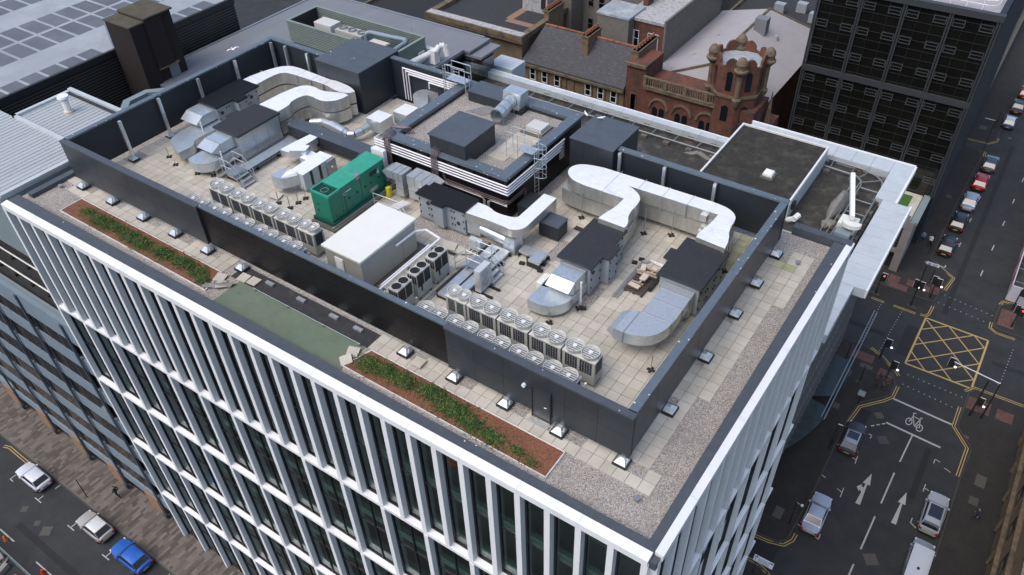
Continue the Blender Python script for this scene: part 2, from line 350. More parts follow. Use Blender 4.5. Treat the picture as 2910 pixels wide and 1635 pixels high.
for p_ in fr_.data.polygons:
    c_ = p_.center+og_
    if (c_.x < -5.6 and abs(p_.normal.x) > .9) or (c_.x > -5.6 and c_.y > 16.2 and abs(p_.normal.y) > .9): p_.material_index = 1  # fin sides take the shade-toned grey
# furniture seen through the glass
def desk(x, y, z, rz, lab='pale wooden office desk seen through the tall upper windows'):
    t = thing('office_desk', lab, 'desk', (x, y, z), 'desks inside the upper floors')
    g = MB().obox((x, y), rz, 1.5, .75, z+.7, z+.74); g.build('desktop', 'palewood', t)
    g = MB()
    for a, b in ((-1, -1), (1, -1), (1, 1), (-1, 1)):
        px = x+a*.68*cos(rz)-b*.32*sin(rz); py = y+a*.68*sin(rz)+b*.32*cos(rz); g.cyl((px, py, z), (px, py, z+.7), .025, 6)
    g.build('leg', 'steel', t); return t
for k in range(40):
    i = R.choice([1, 1, 1, 2, 3]); desk(R.uniform(-46, -7.5), R.uniform(17.4, 20), 37.2-3.69*i, R.choice([0, pi/2, .3]))
def stool(x, y, z, m, lab, cat):
    g = MB(); rr = []
    for zz, r in ((0, .28), (.25, .36), (.5, .34), (.62, .2)): rr.append([(x+r*cos(2*pi*i/10), y+r*sin(2*pi*i/10), z+zz) for i in range(10)])
    g.loft(rr); tag(g.build('pouffe', m, smooth=True), lab, cat)
z1 = 37.2-3.69
stool(-16.4, 17.4, z1, 'orange', 'orange padded seat behind a top-row window of the white framed block', 'seat')
stool(-15.6, 17.2, z1, 'whitecloth', 'white padded seat next to the orange one behind the windows', 'seat')
stool(-31.5, 17.4, z1, 'red', 'red padded seat inside the top floor near the middle of the long facade', 'seat')
stool(-29.8, 17.5, z1-3.69, 'red', 'second red seat inside, one floor below the first', 'seat')
# ---------------- roof deck ----------------
g = MB(); g.box(-49.9, -5.67, 16.36, 38.45, 37.3, 37.56); g.build('gravel_roof', 'gravel', main)
ox, oy = -7.85, 18.95
def tiles(rects, holes, name, parent, z=37.6, m=['slab', 'slabmoss']):
    g = MB(); done = set()
    for (x0, x1, y0, y1) in rects:
        for i in range(int(round((x0-ox)/.6)), int(round((x1-ox)/.6))):
            for j in range(int(round((y0-oy)/.6)), int(round((y1-oy)/.6))):
                if (i, j) in done: continue
                a = ox+i*.6; b = oy+j*.6; cx, cy = a+.3, b+.3
                if any(h[0] < cx < h[1] and h[2] < cy < h[3] for h in holes): continue
                done.add((i, j)); g.cur = 1 if (-10.3 < cx < -8.4 and 31 < cy < 37) or (cx > -9.3 and cy > 27 and cx < -8.4) or (-7.9 < cx < -6.9 and 35 < cy < 36) else 0; e = .011; dz = R.uniform(-.004, .004)
                g.hexa([(a+e, b+e, 37.5), (a+.6-e, b+e, 37.5), (a+.6-e, b+.6-e, 37.5), (a+e, b+.6-e, 37.5)], [(a+e, b+e, z+dz), (a+.6-e, b+e, z+dz+R.uniform(-.003, .003)), (a+.6-e, b+.6-e, z+dz), (a+e, b+.6-e, z+dz+R.uniform(-.003, .003))])
    return g.build(name, m, parent)
PED = [(-47.3, 19.1), (-44.2, 19.1), (-41.1, 19.1), (-38.1, 19.1), (-35.2, 19.1), (-32.3, 19.1), (-20.4, 19.1), (-17.35, 19.1), (-14.4, 19.1), (-11.5, 19.1), (-8.4, 19.2)]
PEDR = [(-8.0, 36.4), (-8.0, 33.5), (-8.0, 30.7), (-8.0, 27.1), (-8.0, 23.2)]
holes = [(x+.0, x+1.2, 18.9, 19.5) for x, y in PED]+[(-8.5, -7.3, y-.9, y+.3) for x, y in PEDR[0:]]
holes = [h for h in holes if h[0] != -8.5]+[(-8.5, -7.2 if y in (36.4, 19.2) else -7.8, y-.9, y+.3) for x, y in PEDR]
holes += [(-27.3, -21.3, 27.2, 28.5), (-32.6, -21.8, 30.4, 39), (-21.7, -18.2, 36.3, 39), (-42.5, -38, 35.6, 39), (-18.6, -16.6, 28.9, 31.2), (-32.1, -30.6, 20.6, 23.2), (-15.1, -14.2, 26.2, 28.8), (-48.2, -46.8, 22.4, 23.5)]
tiles([(-48.2, -8.4, 19.55, 36.9), (-38, -31.6, 36.9, 39)], holes, 'paving', main)
tiles([(-31.25, -6.65, 18.35, 19.55), (-48.05, -33.05, 18.35, 19.55), (-49.8, -48.0, 18.95, 19.55), (-8.45, -7.25, 19.0, 37.2), (-7.25, -6.65, 24.35, 32.75), (-6.65, -6.05, 32.15, 36.95), (-7.25, -6.65, 32.75, 36.95)][1:]+[(-22.25, -6.65, 18.35, 19.55)], holes+[(-32.9, -22.4, 16, 19.7)], 'paving', main)
def cgr(x0, x1, y0, y1): pass
# green felt area and dark felt behind it
bx(-31.65, -22.35, 16.37, 18.35, 37.5, 37.575).build('green_felt', 'greenfelt', main)
bx(-32.4, -22.1, 18.352, 19.4, 37.5, 37.582).build('dark_felt', 'darkfelt', main)
# loose slabs
def loose(x, y, z, rz, tx, ty, lab, sx=.6, sy=.6, m='slab'):
    g = MB().obox((0, 0), 0, sx, sy, -.02, .025); g.xf(Matrix.Translation((x, y, z)) @ Matrix.Rotation(rz, 4, 'Z') @ Matrix.Rotation(tx, 4, 'X') @ Matrix.Rotation(ty, 4, 'Y'))
    return tag(g.build('paving_slab', m), lab, 'slab')
loose(-32.7, 17.9, 37.68, .3, .06, .1, 'loose slab lying tilted at the end of the left planting bed, nearest the black panels')
loose(-32.2, 17.5, 37.7, .9, -.1, .1, 'loose slab beside the crumpled felt at the left bed end')
loose(-31.6, 18.6, 37.66, .1, .05, .05, 'loose slab resting on the walkway edge above the green felt')
loose(-30.9, 18.7, 37.66, .1, -.05, .05, 'last loose slab of the broken walkway beside the black panels')
loose(-22.6, 17.7, 37.68, .4, .1, .1, 'loose slab at the upper corner of the green felt near the right bed')
loose(-22.5, 17.1, 37.7, .9, .1, -.2, 'tilted slab at the lower corner of the green felt near the right bed')
loose(-19.4, 18.9, 37.72, 0.05, .0, .0, 'slab laid on top of the walkway near the black and grey screen joint')
loose(-23.7, 26.9, 37.72, .3, .15, .1, 'broken slab lying between the condensers and the black-lidded air handler', .8, .6)
loose(-22.6, 27.0, 37.7, .6, -.1, .1, 'broken slab next to the small white condenser', .7, .5)
loose(-21.7, 25.9, 37.72, 1.0, .2, 0, 'broken slab leaning beside the condenser nearest the stair', .5, .7)
loose(-35.9, 25.0, 37.75, .2, .1, .15, 'pale slab lying by the galvanised duct legs near the green generator', .7, .6)
loose(-36.6, 26.0, 37.75, .5, -.1, .1, 'pale slab behind the galvanised duct box', .7, .6)
g = MB(); rr = []
for i in range(9):
    a = i/8; rr.append([(-32.9+a*1.3+R.uniform(-.05, .05), 16.75+a*.9+q*.45, 37.6+abs(sin(a*6+q*5))*.12*R.uniform(.5, 1.2)+(.1 if 0 < q < 1 else 0)) for q in (0, .25, .5, .75, 1)])
g.loft(rr, cap=False, closed=False); tag(g.build('torn_felt', 'tarp', smooth=True), 'crumpled pale felt sheet torn loose at the end of the left bed', 'felt')
# ---------------- planting beds ----------------
def bed(poly, clumps, lab, n):
    g = MB().prism(poly, 37.5, 37.64); o = g.build('planting_bed', 'sedumsoil'); tag(o, lab[0], 'planting bed')
    e = MB(); k = len(poly)
    for i in range(k):
        a = Vector((*poly[i], 0)); b = Vector((*poly[(i+1) % k], 0)); d = (b-a).normalized(); q = Vector((-d.y, d.x, 0))*.02
        e.hexa([(*(a-q)[:2], 37.5), (*(b-q)[:2], 37.5), (*(b+q)[:2], 37.5), (*(a+q)[:2], 37.5)], [(*(a-q)[:2], 37.68), (*(b-q)[:2], 37.68), (*(b+q)[:2], 37.68), (*(a+q)[:2], 37.68)])
    ee = e.build('edging', 'whitetrim', o)
    L = MB()
    for (cx, cy, rx, ry_, dens, h) in clumps:
        for _ in range(int(n*dens)):
            a = R.uniform(0, 2*pi); q = min(abs(R.gauss(0, .5)), 1.5); x = cx+cos(a)*rx*q; y = cy+sin(a)*ry_*q
            y = min(max(y, 16.72), 18.28); hh = h*(1.15-min(q, 1)*.8)*R.uniform(.3, 1); L.cur = 1 if R.random() < .16 else 0
            for _ in range(3):
                t = R.uniform(0, 2*pi); l = R.uniform(.03, .075); dx, dy = cos(t)*l, sin(t)*l; u = R.uniform(-.03, .05); zz = 37.64+hh*R.uniform(.4, 1)
                ox_, oy_ = R.uniform(-.06, .06), R.uniform(-.06, .06)
                L.add([(x+ox_-dx*.5, y+oy_-dy*.5, zz), (x+ox_+dy*.35, y+oy_-dx*.35, zz+u), (x+ox_+dx, y+oy_+dy, zz+u*1.5), (x+ox_-dy*.35, y+oy_+dx*.35, zz+u)], [(0, 1, 2, 3)])
    tag(L.build('sedum_plants', ['leaf', 'leafyellow']), lab[1], 'plants', kind='stuff')
bed([(-46.2, 16.75), (-32.6, 16.75), (-33.0, 18.25), (-46.2, 18.25)], [(-44.5, 17.6, .9, .5, .5, .15), (-42.9, 17.45, 1.2, .55, 2.6, .36), (-41.5, 17.5, 1, .5, 1.2, .28), (-40.1, 17.5, 1.0, .5, 1.8, .36), (-39.0, 17.4, 1.0, .55, 2.2, .38), (-37.2, 17.5, 1.1, .5, 2.2, .36), (-35.4, 17.6, 1.1, .5, 2.3, .36), (-34.1, 17.5, .8, .6, 1.0, .22), (-33.3, 17.2, .5, .35, .8, .25), (-40, 17.5, 6.5, .8, .8, .1)],
    ('long planting bed of red-brown soil on the left half of the front roof edge', 'green sedum clumps growing in the left planting bed'), 520)
bed([(-22.4, 16.75), (-10.7, 16.75), (-10.7, 18.3), (-21.9, 18.3)], [(-21.4, 17.5, .9, .6, 1.6, .28), (-20.3, 17.6, 1.0, .5, 2.0, .34), (-19.2, 17.6, .8, .45, 1.8, .34), (-17.6, 17.8, .9, .4, 2.2, .36), (-16.2, 17.5, 1.2, .55, 2.6, .34), (-15.0, 17.3, .8, .5, 1.6, .28), (-13.8, 17.2, .8, .5, 1.2, .22), (-12.4, 17.2, .7, .4, .35, .14), (-11.6, 17.0, .4, .3, .2, .12), (-17, 17.5, 5, .8, .6, .1)],
    ('long planting bed of red-brown soil on the right half of the front roof edge', 'green sedum clumps growing in the right planting bed'), 520)
# ---------------- plant screens ----------------
ZS = 40.66
def screen(lab, x0, x1, y0, y1, m='screen', cm='copingdark', zt=ZS, zb=38.0, inner='screenin', side=1, panel=1.5, posts=(), door=False, ht=0):
    t = thing('plant_screen', lab, 'screen wall', ((x0+x1)/2, (y0+y1)/2, Z0))
    ax = abs(x1-x0) > abs(y1-y0); L = (x1-x0) if ax else (y1-y0); n = max(1, int(round(L/panel)))
    g = MB(); gi = MB()
    hs = [zb, (zb+zt)/2, zt-.12] if not ht else [zb]+[zb+(zt-.12-zb)*i/ht for i in range(1, ht+1)]
    for i in range(n):
        for j in range(len(hs)-1):
            a, b = L*i/n, L*(i+1)/n; e = .006
            if ax:
                yy0, yy1 = (y0, y0+.08) if side > 0 else (y1-.08, y1); g.box(x0+a+e, x0+b-e, yy0, yy1, hs[j]+e, hs[j+1]-e)
            else:
                xx0, xx1 = (x1-.08, x1) if side > 0 else (x0, x0+.08); g.box(xx0, xx1, y0+a+e, y0+b-e, hs[j]+e, hs[j+1]-e)
    if ax: (gi.box(x0+.01, x1-.01, y0+.09, y1-.05, zb+.02, zt-.13) if side > 0 else gi.box(x0+.01, x1-.01, y0+.05, y1-.09, zb+.02, zt-.13))
    else: (gi.box(x0+.05, x1-.09, y0+.01, y1-.01, zb+.02, zt-.13) if side > 0 else gi.box(x0+.09, x1-.05, y0+.01, y1-.01, zb+.02, zt-.13))
    g.build('cladding_panel', m, t); gi.build('backing', inner, t)
    c = MB(); c.box(x0-.03, x1+.03, y0-.03, y1+.03, zt-.11, zt); c.build('coping', cm, t)
    for (px, py) in posts:
        q = MB().box(px-.09, px+.09, py-.09, py+.09, Z0+.25, zt-.12); o = q.build('post', 'galv', t)
        q = MB().box(px-.28, px+.28, py-.28, py+.28, Z0+.02, Z0+.13); q.build('base_block', 'darksteel', o)
        q = MB().hexa([(px-.24, py-.24, Z0+.134), (px+.24, py-.24, Z0+.134), (px+.24, py+.24, Z0+.134), (px-.24, py+.24, Z0+.134)], [(px-.1, py-.1, Z0+.3), (px+.1, py-.1, Z0+.3), (px+.1, py+.1, Z0+.3), (px-.1, py+.1, Z0+.3)]); q.build('flashing', 'galv', o)
    return t
screen('dark grey clad screen wall along the left third of the front roof edge', -48.2, -35.2, 19.27, 19.6, panel=3)
screen('gloss black panelled screen wall in the middle of the front roof edge', -35.1, -17.85, 19.4, 19.62, 'blackpanel', 'copinggrey', ZS+.0, ht=3, panel=2.2, inner='blackpanel')
sf = screen('slate grey screen wall with a door on the right of the front roof edge', -17.8, -8.12, 19.27, 19.6, panel=1.62, zb=37.98)
g = MB(); g.box(-12.95, -12.05, 19.2, 19.262, 37.72, 39.7); d = g.build('door', 'screen', sf)
g = MB(); g.box(-13.0, -12.955, 19.17, 19.26, 37.7, 39.75); g.box(-12.045, -12.0, 19.17, 19.26, 37.7, 39.75); g.box(-12.954, -12.046, 19.17, 19.26, 39.705, 39.75); g.build('door_frame', 'darksteel', sf)
MB().tube([(-12.18, 19.19, 38.75), (-12.18, 19.12, 38.75), (-12.3, 19.12, 38.75)], .02).build('handle', 'galv', d)
MB().box(-13.02, -11.98, 18.9, 19.1, 37.64, 37.68).build('doorstep', 'galv', sf)
g = MB(); g.cyl((-13.4, 19.25, 39.5), (-13.4, 19.12, 39.5), .1, 12); g.build('bulkhead_lamp', 'signwhite', sf)
screen('dark grey screen wall with bird-spotted coping along the right roof edge', -8.5, -8.17, 19.61, 36.72, cm='copinggrey', side=1, panel=2.2)
screen('dark grey rear screen with steel posts to the right of the grey box', -18.4, -8.16, 36.76, 37.09, side=-1, cm='copinggrey', panel=3, posts=[(-18.2, 36.6), (-15.3, 36.6), (-12.2, 36.6)])
screen('dark grey screen wall with steel posts along the left end of the roof', -48.25, -47.92, 19.61, 36.6, side=-1, cm='copinggrey', panel=3, posts=[(-47.3, 22.9), (-47.7, 26.2), (-47.7, 29.5), (-47.7, 32.8), (-47.7, 36.3)])
screen('dark grey rear screen with steel posts left of the tall grey box', -48.25, -42.5, 36.63, 36.96, side=-1, cm='copinggrey', panel=1.9, posts=[(-46.3, 36.4), (-44.0, 36.4)])
screen('dark rear screen carrying the insulated pipes behind the gantry', -38.1, -31.7, 38.95, 39.28, side=-1, cm='copinggrey', panel=3, zb=37.65)
# pedestals outside the front and right screens
def pedestal(x, y, right, lab):
    t = thing('screen_pedestal', lab, 'pedestal', (x, y, Z0), 'pedestals carrying the screen posts')
    g = MB().box(-.33, .33, -.3, .3, .0, .14); g.xf(Matrix.Translation((x, y, Z0)) @ Matrix.Rotation(pi/2 if right else 0, 4, 'Z')); g.build('base_block', 'darksteel', t)
    g = MB().hexa([(-.28, -.25, .145), (.28, -.25, .145), (.28, .25, .145), (-.28, .25, .145)], [(-.1, -.02, .36), (.1, -.02, .36), (.1, .2, .36), (-.1, .2, .36)]); g.xf(Matrix.Translation((x, y, Z0)) @ Matrix.Rotation(pi/2 if right else 0, 4, 'Z')); g.build('flashing', 'galv', t)
    g = MB().cyl((x+.25, y, Z0+.2), (x+.25, y, Z0+.42), .025, 6); g.build('vent_pipe', 'white', t)
nm = ['first', 'second', 'third', 'fourth', 'fifth', 'sixth', 'seventh', 'eighth', 'ninth', 'tenth', 'last']
for i, (x, y) in enumerate(PED): pedestal(x, y, 0, f'grey metal capped pedestal, {nm[i]} from the left along the front screens')
for i, (x, y) in enumerate(PEDR): pedestal(x+.05, y-.3, 1, f'grey metal capped pedestal, {nm[i]} from the back along the right screen')
for i, (x, y) in enumerate([(-27.6, 18.6), (-25.2, 18.6), (-23.5, 18.6), (-30, 18.6)]):
    tag(MB().box(x-.28, x+.28, 18.95, 19.15, 37.6, 37.72).build('cable_bracket', 'galv'), 'flat metal bracket on the dark felt below the black panels', 'bracket', 'brackets below the black panels')
g = MB()
g.tube([(-30.4, 18.25, 37.75), (-22.6, 18.25, 37.75)], .012); o = g.build('safety_line', 'galv'); tag(o, 'thin fall-arrest cable stretched over the green felt edge', 'cable')
for x in (-30.3, -27.8, -25.2, -22.7):
    MB().cyl((x, 18.25, 37.58), (x, 18.25, 37.74), .05, 8).build('anchor', 'steel', o)
for x, y, l in ((-7.0, 17.9, 'small grey roof vent in the gravel near the front corner'), (-6.7, 36.0, 'small grey roof vent in the gravel near the far right corner'), (-48.6, 18.3, 'small grey roof outlet in the gravel at the left end')):
    g = MB().cyl((x, y, 37.56), (x, y, 37.72), .09, 10); g.cyl((x, y, 37.72), (x, y, 37.78), .14, 10); tag(g.build('roof_outlet', 'steel'), l, 'vent')
# ================= rooftop penthouse =================
ph = thing('rooftop_penthouse', 'black walled rooftop plant room with gravel roof ringed by a grey parapet', 'plant room', (-26.9, 34.7, Z0))
g = MB()
g.box(-31.35, -22.35, 30.8, 31.0, Z0, 40.45); g.box(-31.35, -31.15, 31.0, 39.1, Z0, 40.45); g.box(-22.55, -22.35, 31.0, 39.1, Z0, 40.45); g.box(-31.15, -22.55, 38.9, 39.1, Z0, 40.45)
g.build('wall', 'blackpanel', ph)
g = MB(); g.prism([(-31.55, 30.6), (-22.2, 30.6), (-22.9, 31.3), (-30.8, 31.3)], 40.46, 40.66); g.prism([(-22.2, 30.6), (-22.2, 39.2), (-22.9, 38.4), (-22.9, 31.3)], 40.46, 40.663); g.prism([(-31.55, 30.6), (-30.8, 31.3), (-30.8, 38.4), (-31.55, 39.2)], 40.46, 40.663); g.prism([(-31.55, 39.2), (-30.8, 38.4), (-22.9, 38.4), (-22.2, 39.2)], 40.46, 40.66)
g.build('coping', 'copinggrey', ph)
g = MB(); g.box(-30.8, -22.9, 31.25, 31.3, 40.2, 40.455); g.box(-30.85, -30.8, 31.3, 38.4, 40.2, 40.455); g.box(-22.9, -22.85, 31.3, 38.4, 40.2, 40.455); g.box(-30.8, -22.9, 38.4, 38.45, 40.2, 40.455); g.build('upstand', 'boxwall', ph)
bx(-30.79, -22.91, 31.31, 38.39, 40.1, 40.25).build('gravel_roof', 'gravel', ph)
g = MB()
for i in range(3):
    for j in range(6):
        if (i, j) in ((2, 0),): continue
        a = -24.9+i*.6; b = 32.5+j*.6; g.box(a+.006, a+.594, b+.006, b+.594, 40.25, 40.3+R.uniform(-.004, .004))
g.build('paving', 'slab', ph)
# lift overrun
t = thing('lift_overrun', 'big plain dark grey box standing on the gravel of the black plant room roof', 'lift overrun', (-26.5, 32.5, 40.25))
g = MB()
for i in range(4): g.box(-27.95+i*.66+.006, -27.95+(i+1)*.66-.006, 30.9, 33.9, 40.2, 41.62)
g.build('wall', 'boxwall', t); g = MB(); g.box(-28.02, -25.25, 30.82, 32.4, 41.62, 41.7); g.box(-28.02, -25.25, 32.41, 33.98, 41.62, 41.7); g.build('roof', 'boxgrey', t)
# raised cover, duct, hatch, pipes
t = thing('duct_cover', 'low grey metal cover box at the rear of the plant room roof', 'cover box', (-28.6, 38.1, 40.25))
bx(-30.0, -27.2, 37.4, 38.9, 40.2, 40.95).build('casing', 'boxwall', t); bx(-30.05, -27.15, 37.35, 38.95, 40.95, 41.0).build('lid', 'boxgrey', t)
t = thing('exhaust_duct', 'galvanised round exhaust duct with square hood on the plant room gravel', 'duct', (-26.4, 37.2, 40.25))
g = MB(); g.hexa([(-27.4, 37.6, 40.5), (-26.1, 37.6, 40.5), (-26.1, 38.6, 40.5), (-27.4, 38.6, 40.5)], [(-27.35, 37.7, 41.6), (-26.0, 37.7, 41.6), (-26.0, 38.6, 41.6), (-27.35, 38.6, 41.6)]); g.build('hood', 'galv', t)
g = MB(); g.cyl((-26.7, 37.65, 41.05), (-26.5, 35.7, 40.95), .42, 20, cap=False); g.build('barrel', 'galv', t, smooth=True)
g = MB()
for k in (.02, .35, .7, .97):
    c = Vector((-26.7, 37.65, 41.05)).lerp(Vector((-26.5, 35.7, 40.95)), k); g.cyl(c, c+Vector((.004, -.05, 0)), .45, 20, cap=False)
g.build('flange', 'steel', t)
g = MB()
for x, y in ((-26.9, 35.9), (-26.1, 35.9), (-27.0, 37.2), (-26.2, 37.2)): g.cyl((x, y, 40.25), (x, y, 41.0), .02, 6)
g.build('leg', 'steel', t); bx(-27.5, -25.9, 37.55, 38.4, 40.25, 40.48).build('base', 'darksteel', t)
t = thing('roof_hatch', 'square white slatted roof hatch on a stepped grey kerb', 'hatch', (-23.9, 36.5, 40.25))
bx(-24.8, -23.1, 35.75, 37.3, 40.25, 40.38).build('kerb', 'concretedark', t); bx(-24.65, -23.25, 35.9, 37.15, 40.385, 40.5).build('frame', 'limestone', t)
g = MB()
for i in range(7): g.box(-24.5+i*.16, -24.5+i*.16+.15, 36.0, 37.0, 40.5, 40.72)
g.build('lid', 'actop', t)
g = MB()
for i in range(9):
    x = -28.6+i*.14; g.tube([(x-.6, 36.2, 40.3), (x+.25, 37.5, 40.32)], .025)
tag(g.build('roof_pipes', 'pipegrey'), 'bundle of thin pipes running under the low grey cover', 'pipes')
g = MB()
for i in range(4):
    x = -30.6+i*.1; g.tube([(x, 31.9+i*.1, 40.3), (x-.15, 31.7+i*.1, 40.75), (x-.9, 31.4+i*.1, 40.8)], .03)
tag(g.build('copper_pipes', 'pipepink'), 'pinkish pipes climbing over the left parapet of the plant room', 'pipes')
for k, (x0, lab) in enumerate(((-31.3, 'pink and grey pipes hooked over the front-left corner of the plant room parapet'), (-27.6, 'pink and grey pipes dropping from the lift overrun down the black wall'))):
    g = MB()
    for i in range(5):
        x = x0+i*.11; g.tube([(x, 31.5-(.2 if k else 0), 40.35+(.5 if k else 0)), (x, 31.2-.05*i, 40.9-.02*i), (x, 30.65, 40.9-.02*i), (x, 30.45, 40.6), (x, 30.45, 38.3)], .03)
    tag(g.build('copper_pipes', 'pipepink'), lab, 'pipes')
g = MB()
for i in range(3):
    z = 39.0-i*.1; y = 30.68-.02*i; g.tube([(-27.0+i*.1, y, 40.0), (-27.0+i*.1, y, z+.15), (-26.8+i*.1, y, z), (-22.5, y, z), (-22.3, y+.1, z), (-22.22, 30.9, z), (-22.22, 32.4-i*.1, z), (-22.22, 32.6-i*.1, z-.2), (-22.22, 32.6-i*.1, 37.8)], .02)
tag(g.build('wall_pipes', ['pipepink']), 'pink and grey pipes looping low along the black plant room wall', 'pipes')
g = MB()
for i in range(2):
    y = 30.7; z = 38.75-i*.09; g.tube([(-27, y, z), (-24.2+i*.1, y, z), (-24.0+i*.1, y, z-.15), (-24.0+i*.1, y, 37.8)], .04); g.tube([(-23.6-i*.1, y, 37.8), (-23.6-i*.1, y, z-.15), (-23.4, y, z), (-22.3, y, z)], .04)
tag(g.build('wall_conduits', 'pipegrey'), 'grey conduits bending down the black wall behind the black-lidded unit', 'conduits')
# insulated white pipes around the penthouse
t = thing('insulated_pipes', 'four parallel white insulated pipes wrapped round the black plant room wall', 'pipes', (-27, 30.3, Z0))
for i in range(4):
    z = 40.2-i*.19; yo = 30.52; g = MB(); g.tube([(-32.2, yo+.5, z), (-32.2, yo, z), (-22.1, yo, z), (-22.1, 36.7-.15*i, z), ], .048, 8); g.build('pipe', 'pipewhite', t)
g = MB()
for i in range(4): g.cyl((-22.08, 36.6-.15*i, 40.1-i*.14), (-22.08, 36.6-.15*i, 39.0), .03, 6)
g.build('riser', 'pipegrey', t)
g = MB()
for k in range(9): x = -31.6+k*1.15; g.box(x, x+.03, 30.6, 30.8, 39.55, 40.3)
for k in range(5): y = 31.2+k*1.15; g.box(-22.35, -22.17, y, y+.03, 39.55, 40.3)
g.build('bracket', 'darksteel', t)
t = thing('insulated_pipes', 'four white insulated pipes crossing the recessed wall near the rear access gantry', 'pipes', (-35, 38.8, Z0))
for i in range(4):
    z = 40.2-i*.17; x0 = -36.95+i*.25+(1.6 if i == 3 else 0); g = MB(); g.tube([(x0, 38.82, z), (-31.6, 38.82, z)], .06, 8); g.tube([(x0, 38.82, z), (x0, 38.82, 37.75 if i < 3 else 39.2)], .045, 8); g.build('pipe', 'pipewhite' if i < 4 else 'pipegrey', t)
# ladders / gantries
def ladder(x, y, z0, z1, along, lab, cage=False, plat=None):
    t = thing('access_ladder', lab, 'ladder', (x, y, z0)); g = MB(); ux, uy = (1, 0) if along == 'x' else (0, 1)
    for s in (-.22, .22): g.cyl((x+ux*s, y+uy*s, z0), (x+ux*s, y+uy*s, z1), .025, 6)
    g.build('stile', 'galv', t); g = MB(); z = z0+.25
    while z < z1: g.cyl((x-ux*.22, y-uy*.22, z), (x+ux*.22, y+uy*.22, z), .014, 5); z += .28
    g.build('rung', 'galv', t); return t
t = ladder(-22.0, 33.4, Z0, 41.6, 'y', 'caged galvanised ladder on the right wall of the plant room')
g = MB()
for k in range(4):
    z = 39.5+k*.65; pts = [(-22+.02+.65*sin(pi*i/10), 33.4-.32*cos(pi*i/10)*1.0, z) for i in range(11)]; g.tube(pts, .018, 5)
for i in (1, 3, 5, 7, 9): g.tube([(-22+.02+.65*sin(pi*i/10), 33.4-.32*cos(pi*i/10), z_) for z_ in (39.5, 41.45)], .014, 5)
g.build('cage', 'galv', t)
g = MB(); g.box(-23.1, -22.05, 33.05, 33.75, 41.0, 41.04); g.build('platform', 'galv', t); g = MB()
for y in (33.05, 33.75):
    g.tube([(-22.1, y, 41.0), (-22.1, y, 42.0), (-23.9, y, 42.0), (-23.9, y, 40.3)], .02, 5); g.tube([(-22.1, y, 41.5), (-23.9, y, 41.5)], .016, 5); g.cyl((-23.1, y, 40.3), (-23.1, y, 42), .02, 5)
g.build('handrail', 'galv', t)
t = ladder(-31.6, 38.3, Z0, 41.6, 'x', 'galvanised access gantry and ladder at the rear-left corner of the plant room')
g = MB(); g.box(-32.2, -30.6, 37.9, 38.6, 41.0, 41.05); g.build('platform', 'galv', t); g = MB()
for y in (37.9, 38.6): g.tube([(-32.2, y, 41.0), (-32.2, y, 42.05), (-30.6, y, 42.05), (-30.6, y, 40.2)], .024, 5); g.tube([(-32.2, y, 41.5), (-30.6, y, 41.5)], .02, 5)
for k in range(6): x = -32.4+.6*cos(pi*k/5+pi/2+.1); g.cyl((-32.3-.35*sin(pi*k/5), 38.25-.35*cos(pi*k/5), 39.3), (-32.3-.35*sin(pi*k/5), 38.25-.35*cos(pi*k/5), 41.8), .016, 5)
for z in (39.5, 40.2, 40.9, 41.7): g.tube([(-32.3-.35*sin(pi*k/8), 38.25-.35*cos(pi*k/8), z) for k in range(9)], .016, 5)
for s in (-.2, .2): g.cyl((-30.4, 37.9+s, 40.25), (-30.4, 37.9+s, 41.6), .024, 5)
for k in range(4): g.cyl((-30.4, 37.7, 40.4+k*.28), (-30.4, 38.1, 40.4+k*.28), .016, 5)
g.build('handrail', 'galv', t)
# ---------------- grey metal boxes ----------------
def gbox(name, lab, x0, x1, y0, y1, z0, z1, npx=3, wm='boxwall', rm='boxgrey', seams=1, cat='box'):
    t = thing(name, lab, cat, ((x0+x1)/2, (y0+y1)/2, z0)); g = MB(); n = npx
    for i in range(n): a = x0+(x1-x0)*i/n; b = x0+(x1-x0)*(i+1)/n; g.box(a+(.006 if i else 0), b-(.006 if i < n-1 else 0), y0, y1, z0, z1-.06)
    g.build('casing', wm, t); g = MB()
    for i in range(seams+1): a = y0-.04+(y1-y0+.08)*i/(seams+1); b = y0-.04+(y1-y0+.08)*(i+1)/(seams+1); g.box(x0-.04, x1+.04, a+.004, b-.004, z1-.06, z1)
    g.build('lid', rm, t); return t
gbox('riser_box', 'tall dark grey metal riser box at the left rear of the roof', -42.4, -38.2, 35.7, 39.9, Z0, 40.8, 4)
gbox('riser_box', 'dark grey metal riser box right of the black plant room', -21.45, -18.5, 36.25, 39.5, Z0, 40.75, 3)
gbox('cable_housing', 'long low dark grey housing between the left ducts and plant room', -40.2, -33.5, 30.35, 31.35, 37.95, 38.8, 4)
t = thing('cable_housing', 'sloping dark grey housing joining the plant room wall above the generator', 'box', (-32.4, 30.6, 37.9)); MB().hexa([(-33.49, 29.9, 37.9), (-31.5, 29.9, 37.9), (-31.5, 31.35, 37.9), (-33.49, 31.35, 37.9)], [(-33.4, 29.9, 38.85), (-31.5, 29.9, 39.5), (-31.5, 31.4, 39.5), (-33.4, 31.4, 38.85)]).build('casing', 'boxgrey', t)
gbox('plant_box', 'small blue-grey cabinet beside the raised white duct bend', -20.0, -18.73, 30.56, 31.6, Z0+.1, 38.66, 2)
gbox('plant_box', 'dark cabinet tucked behind the white duct bend', -21.9, -21.0, 31.2, 32.6, Z0+.1, 38.7, 2, 'darksteel', 'boxwall')
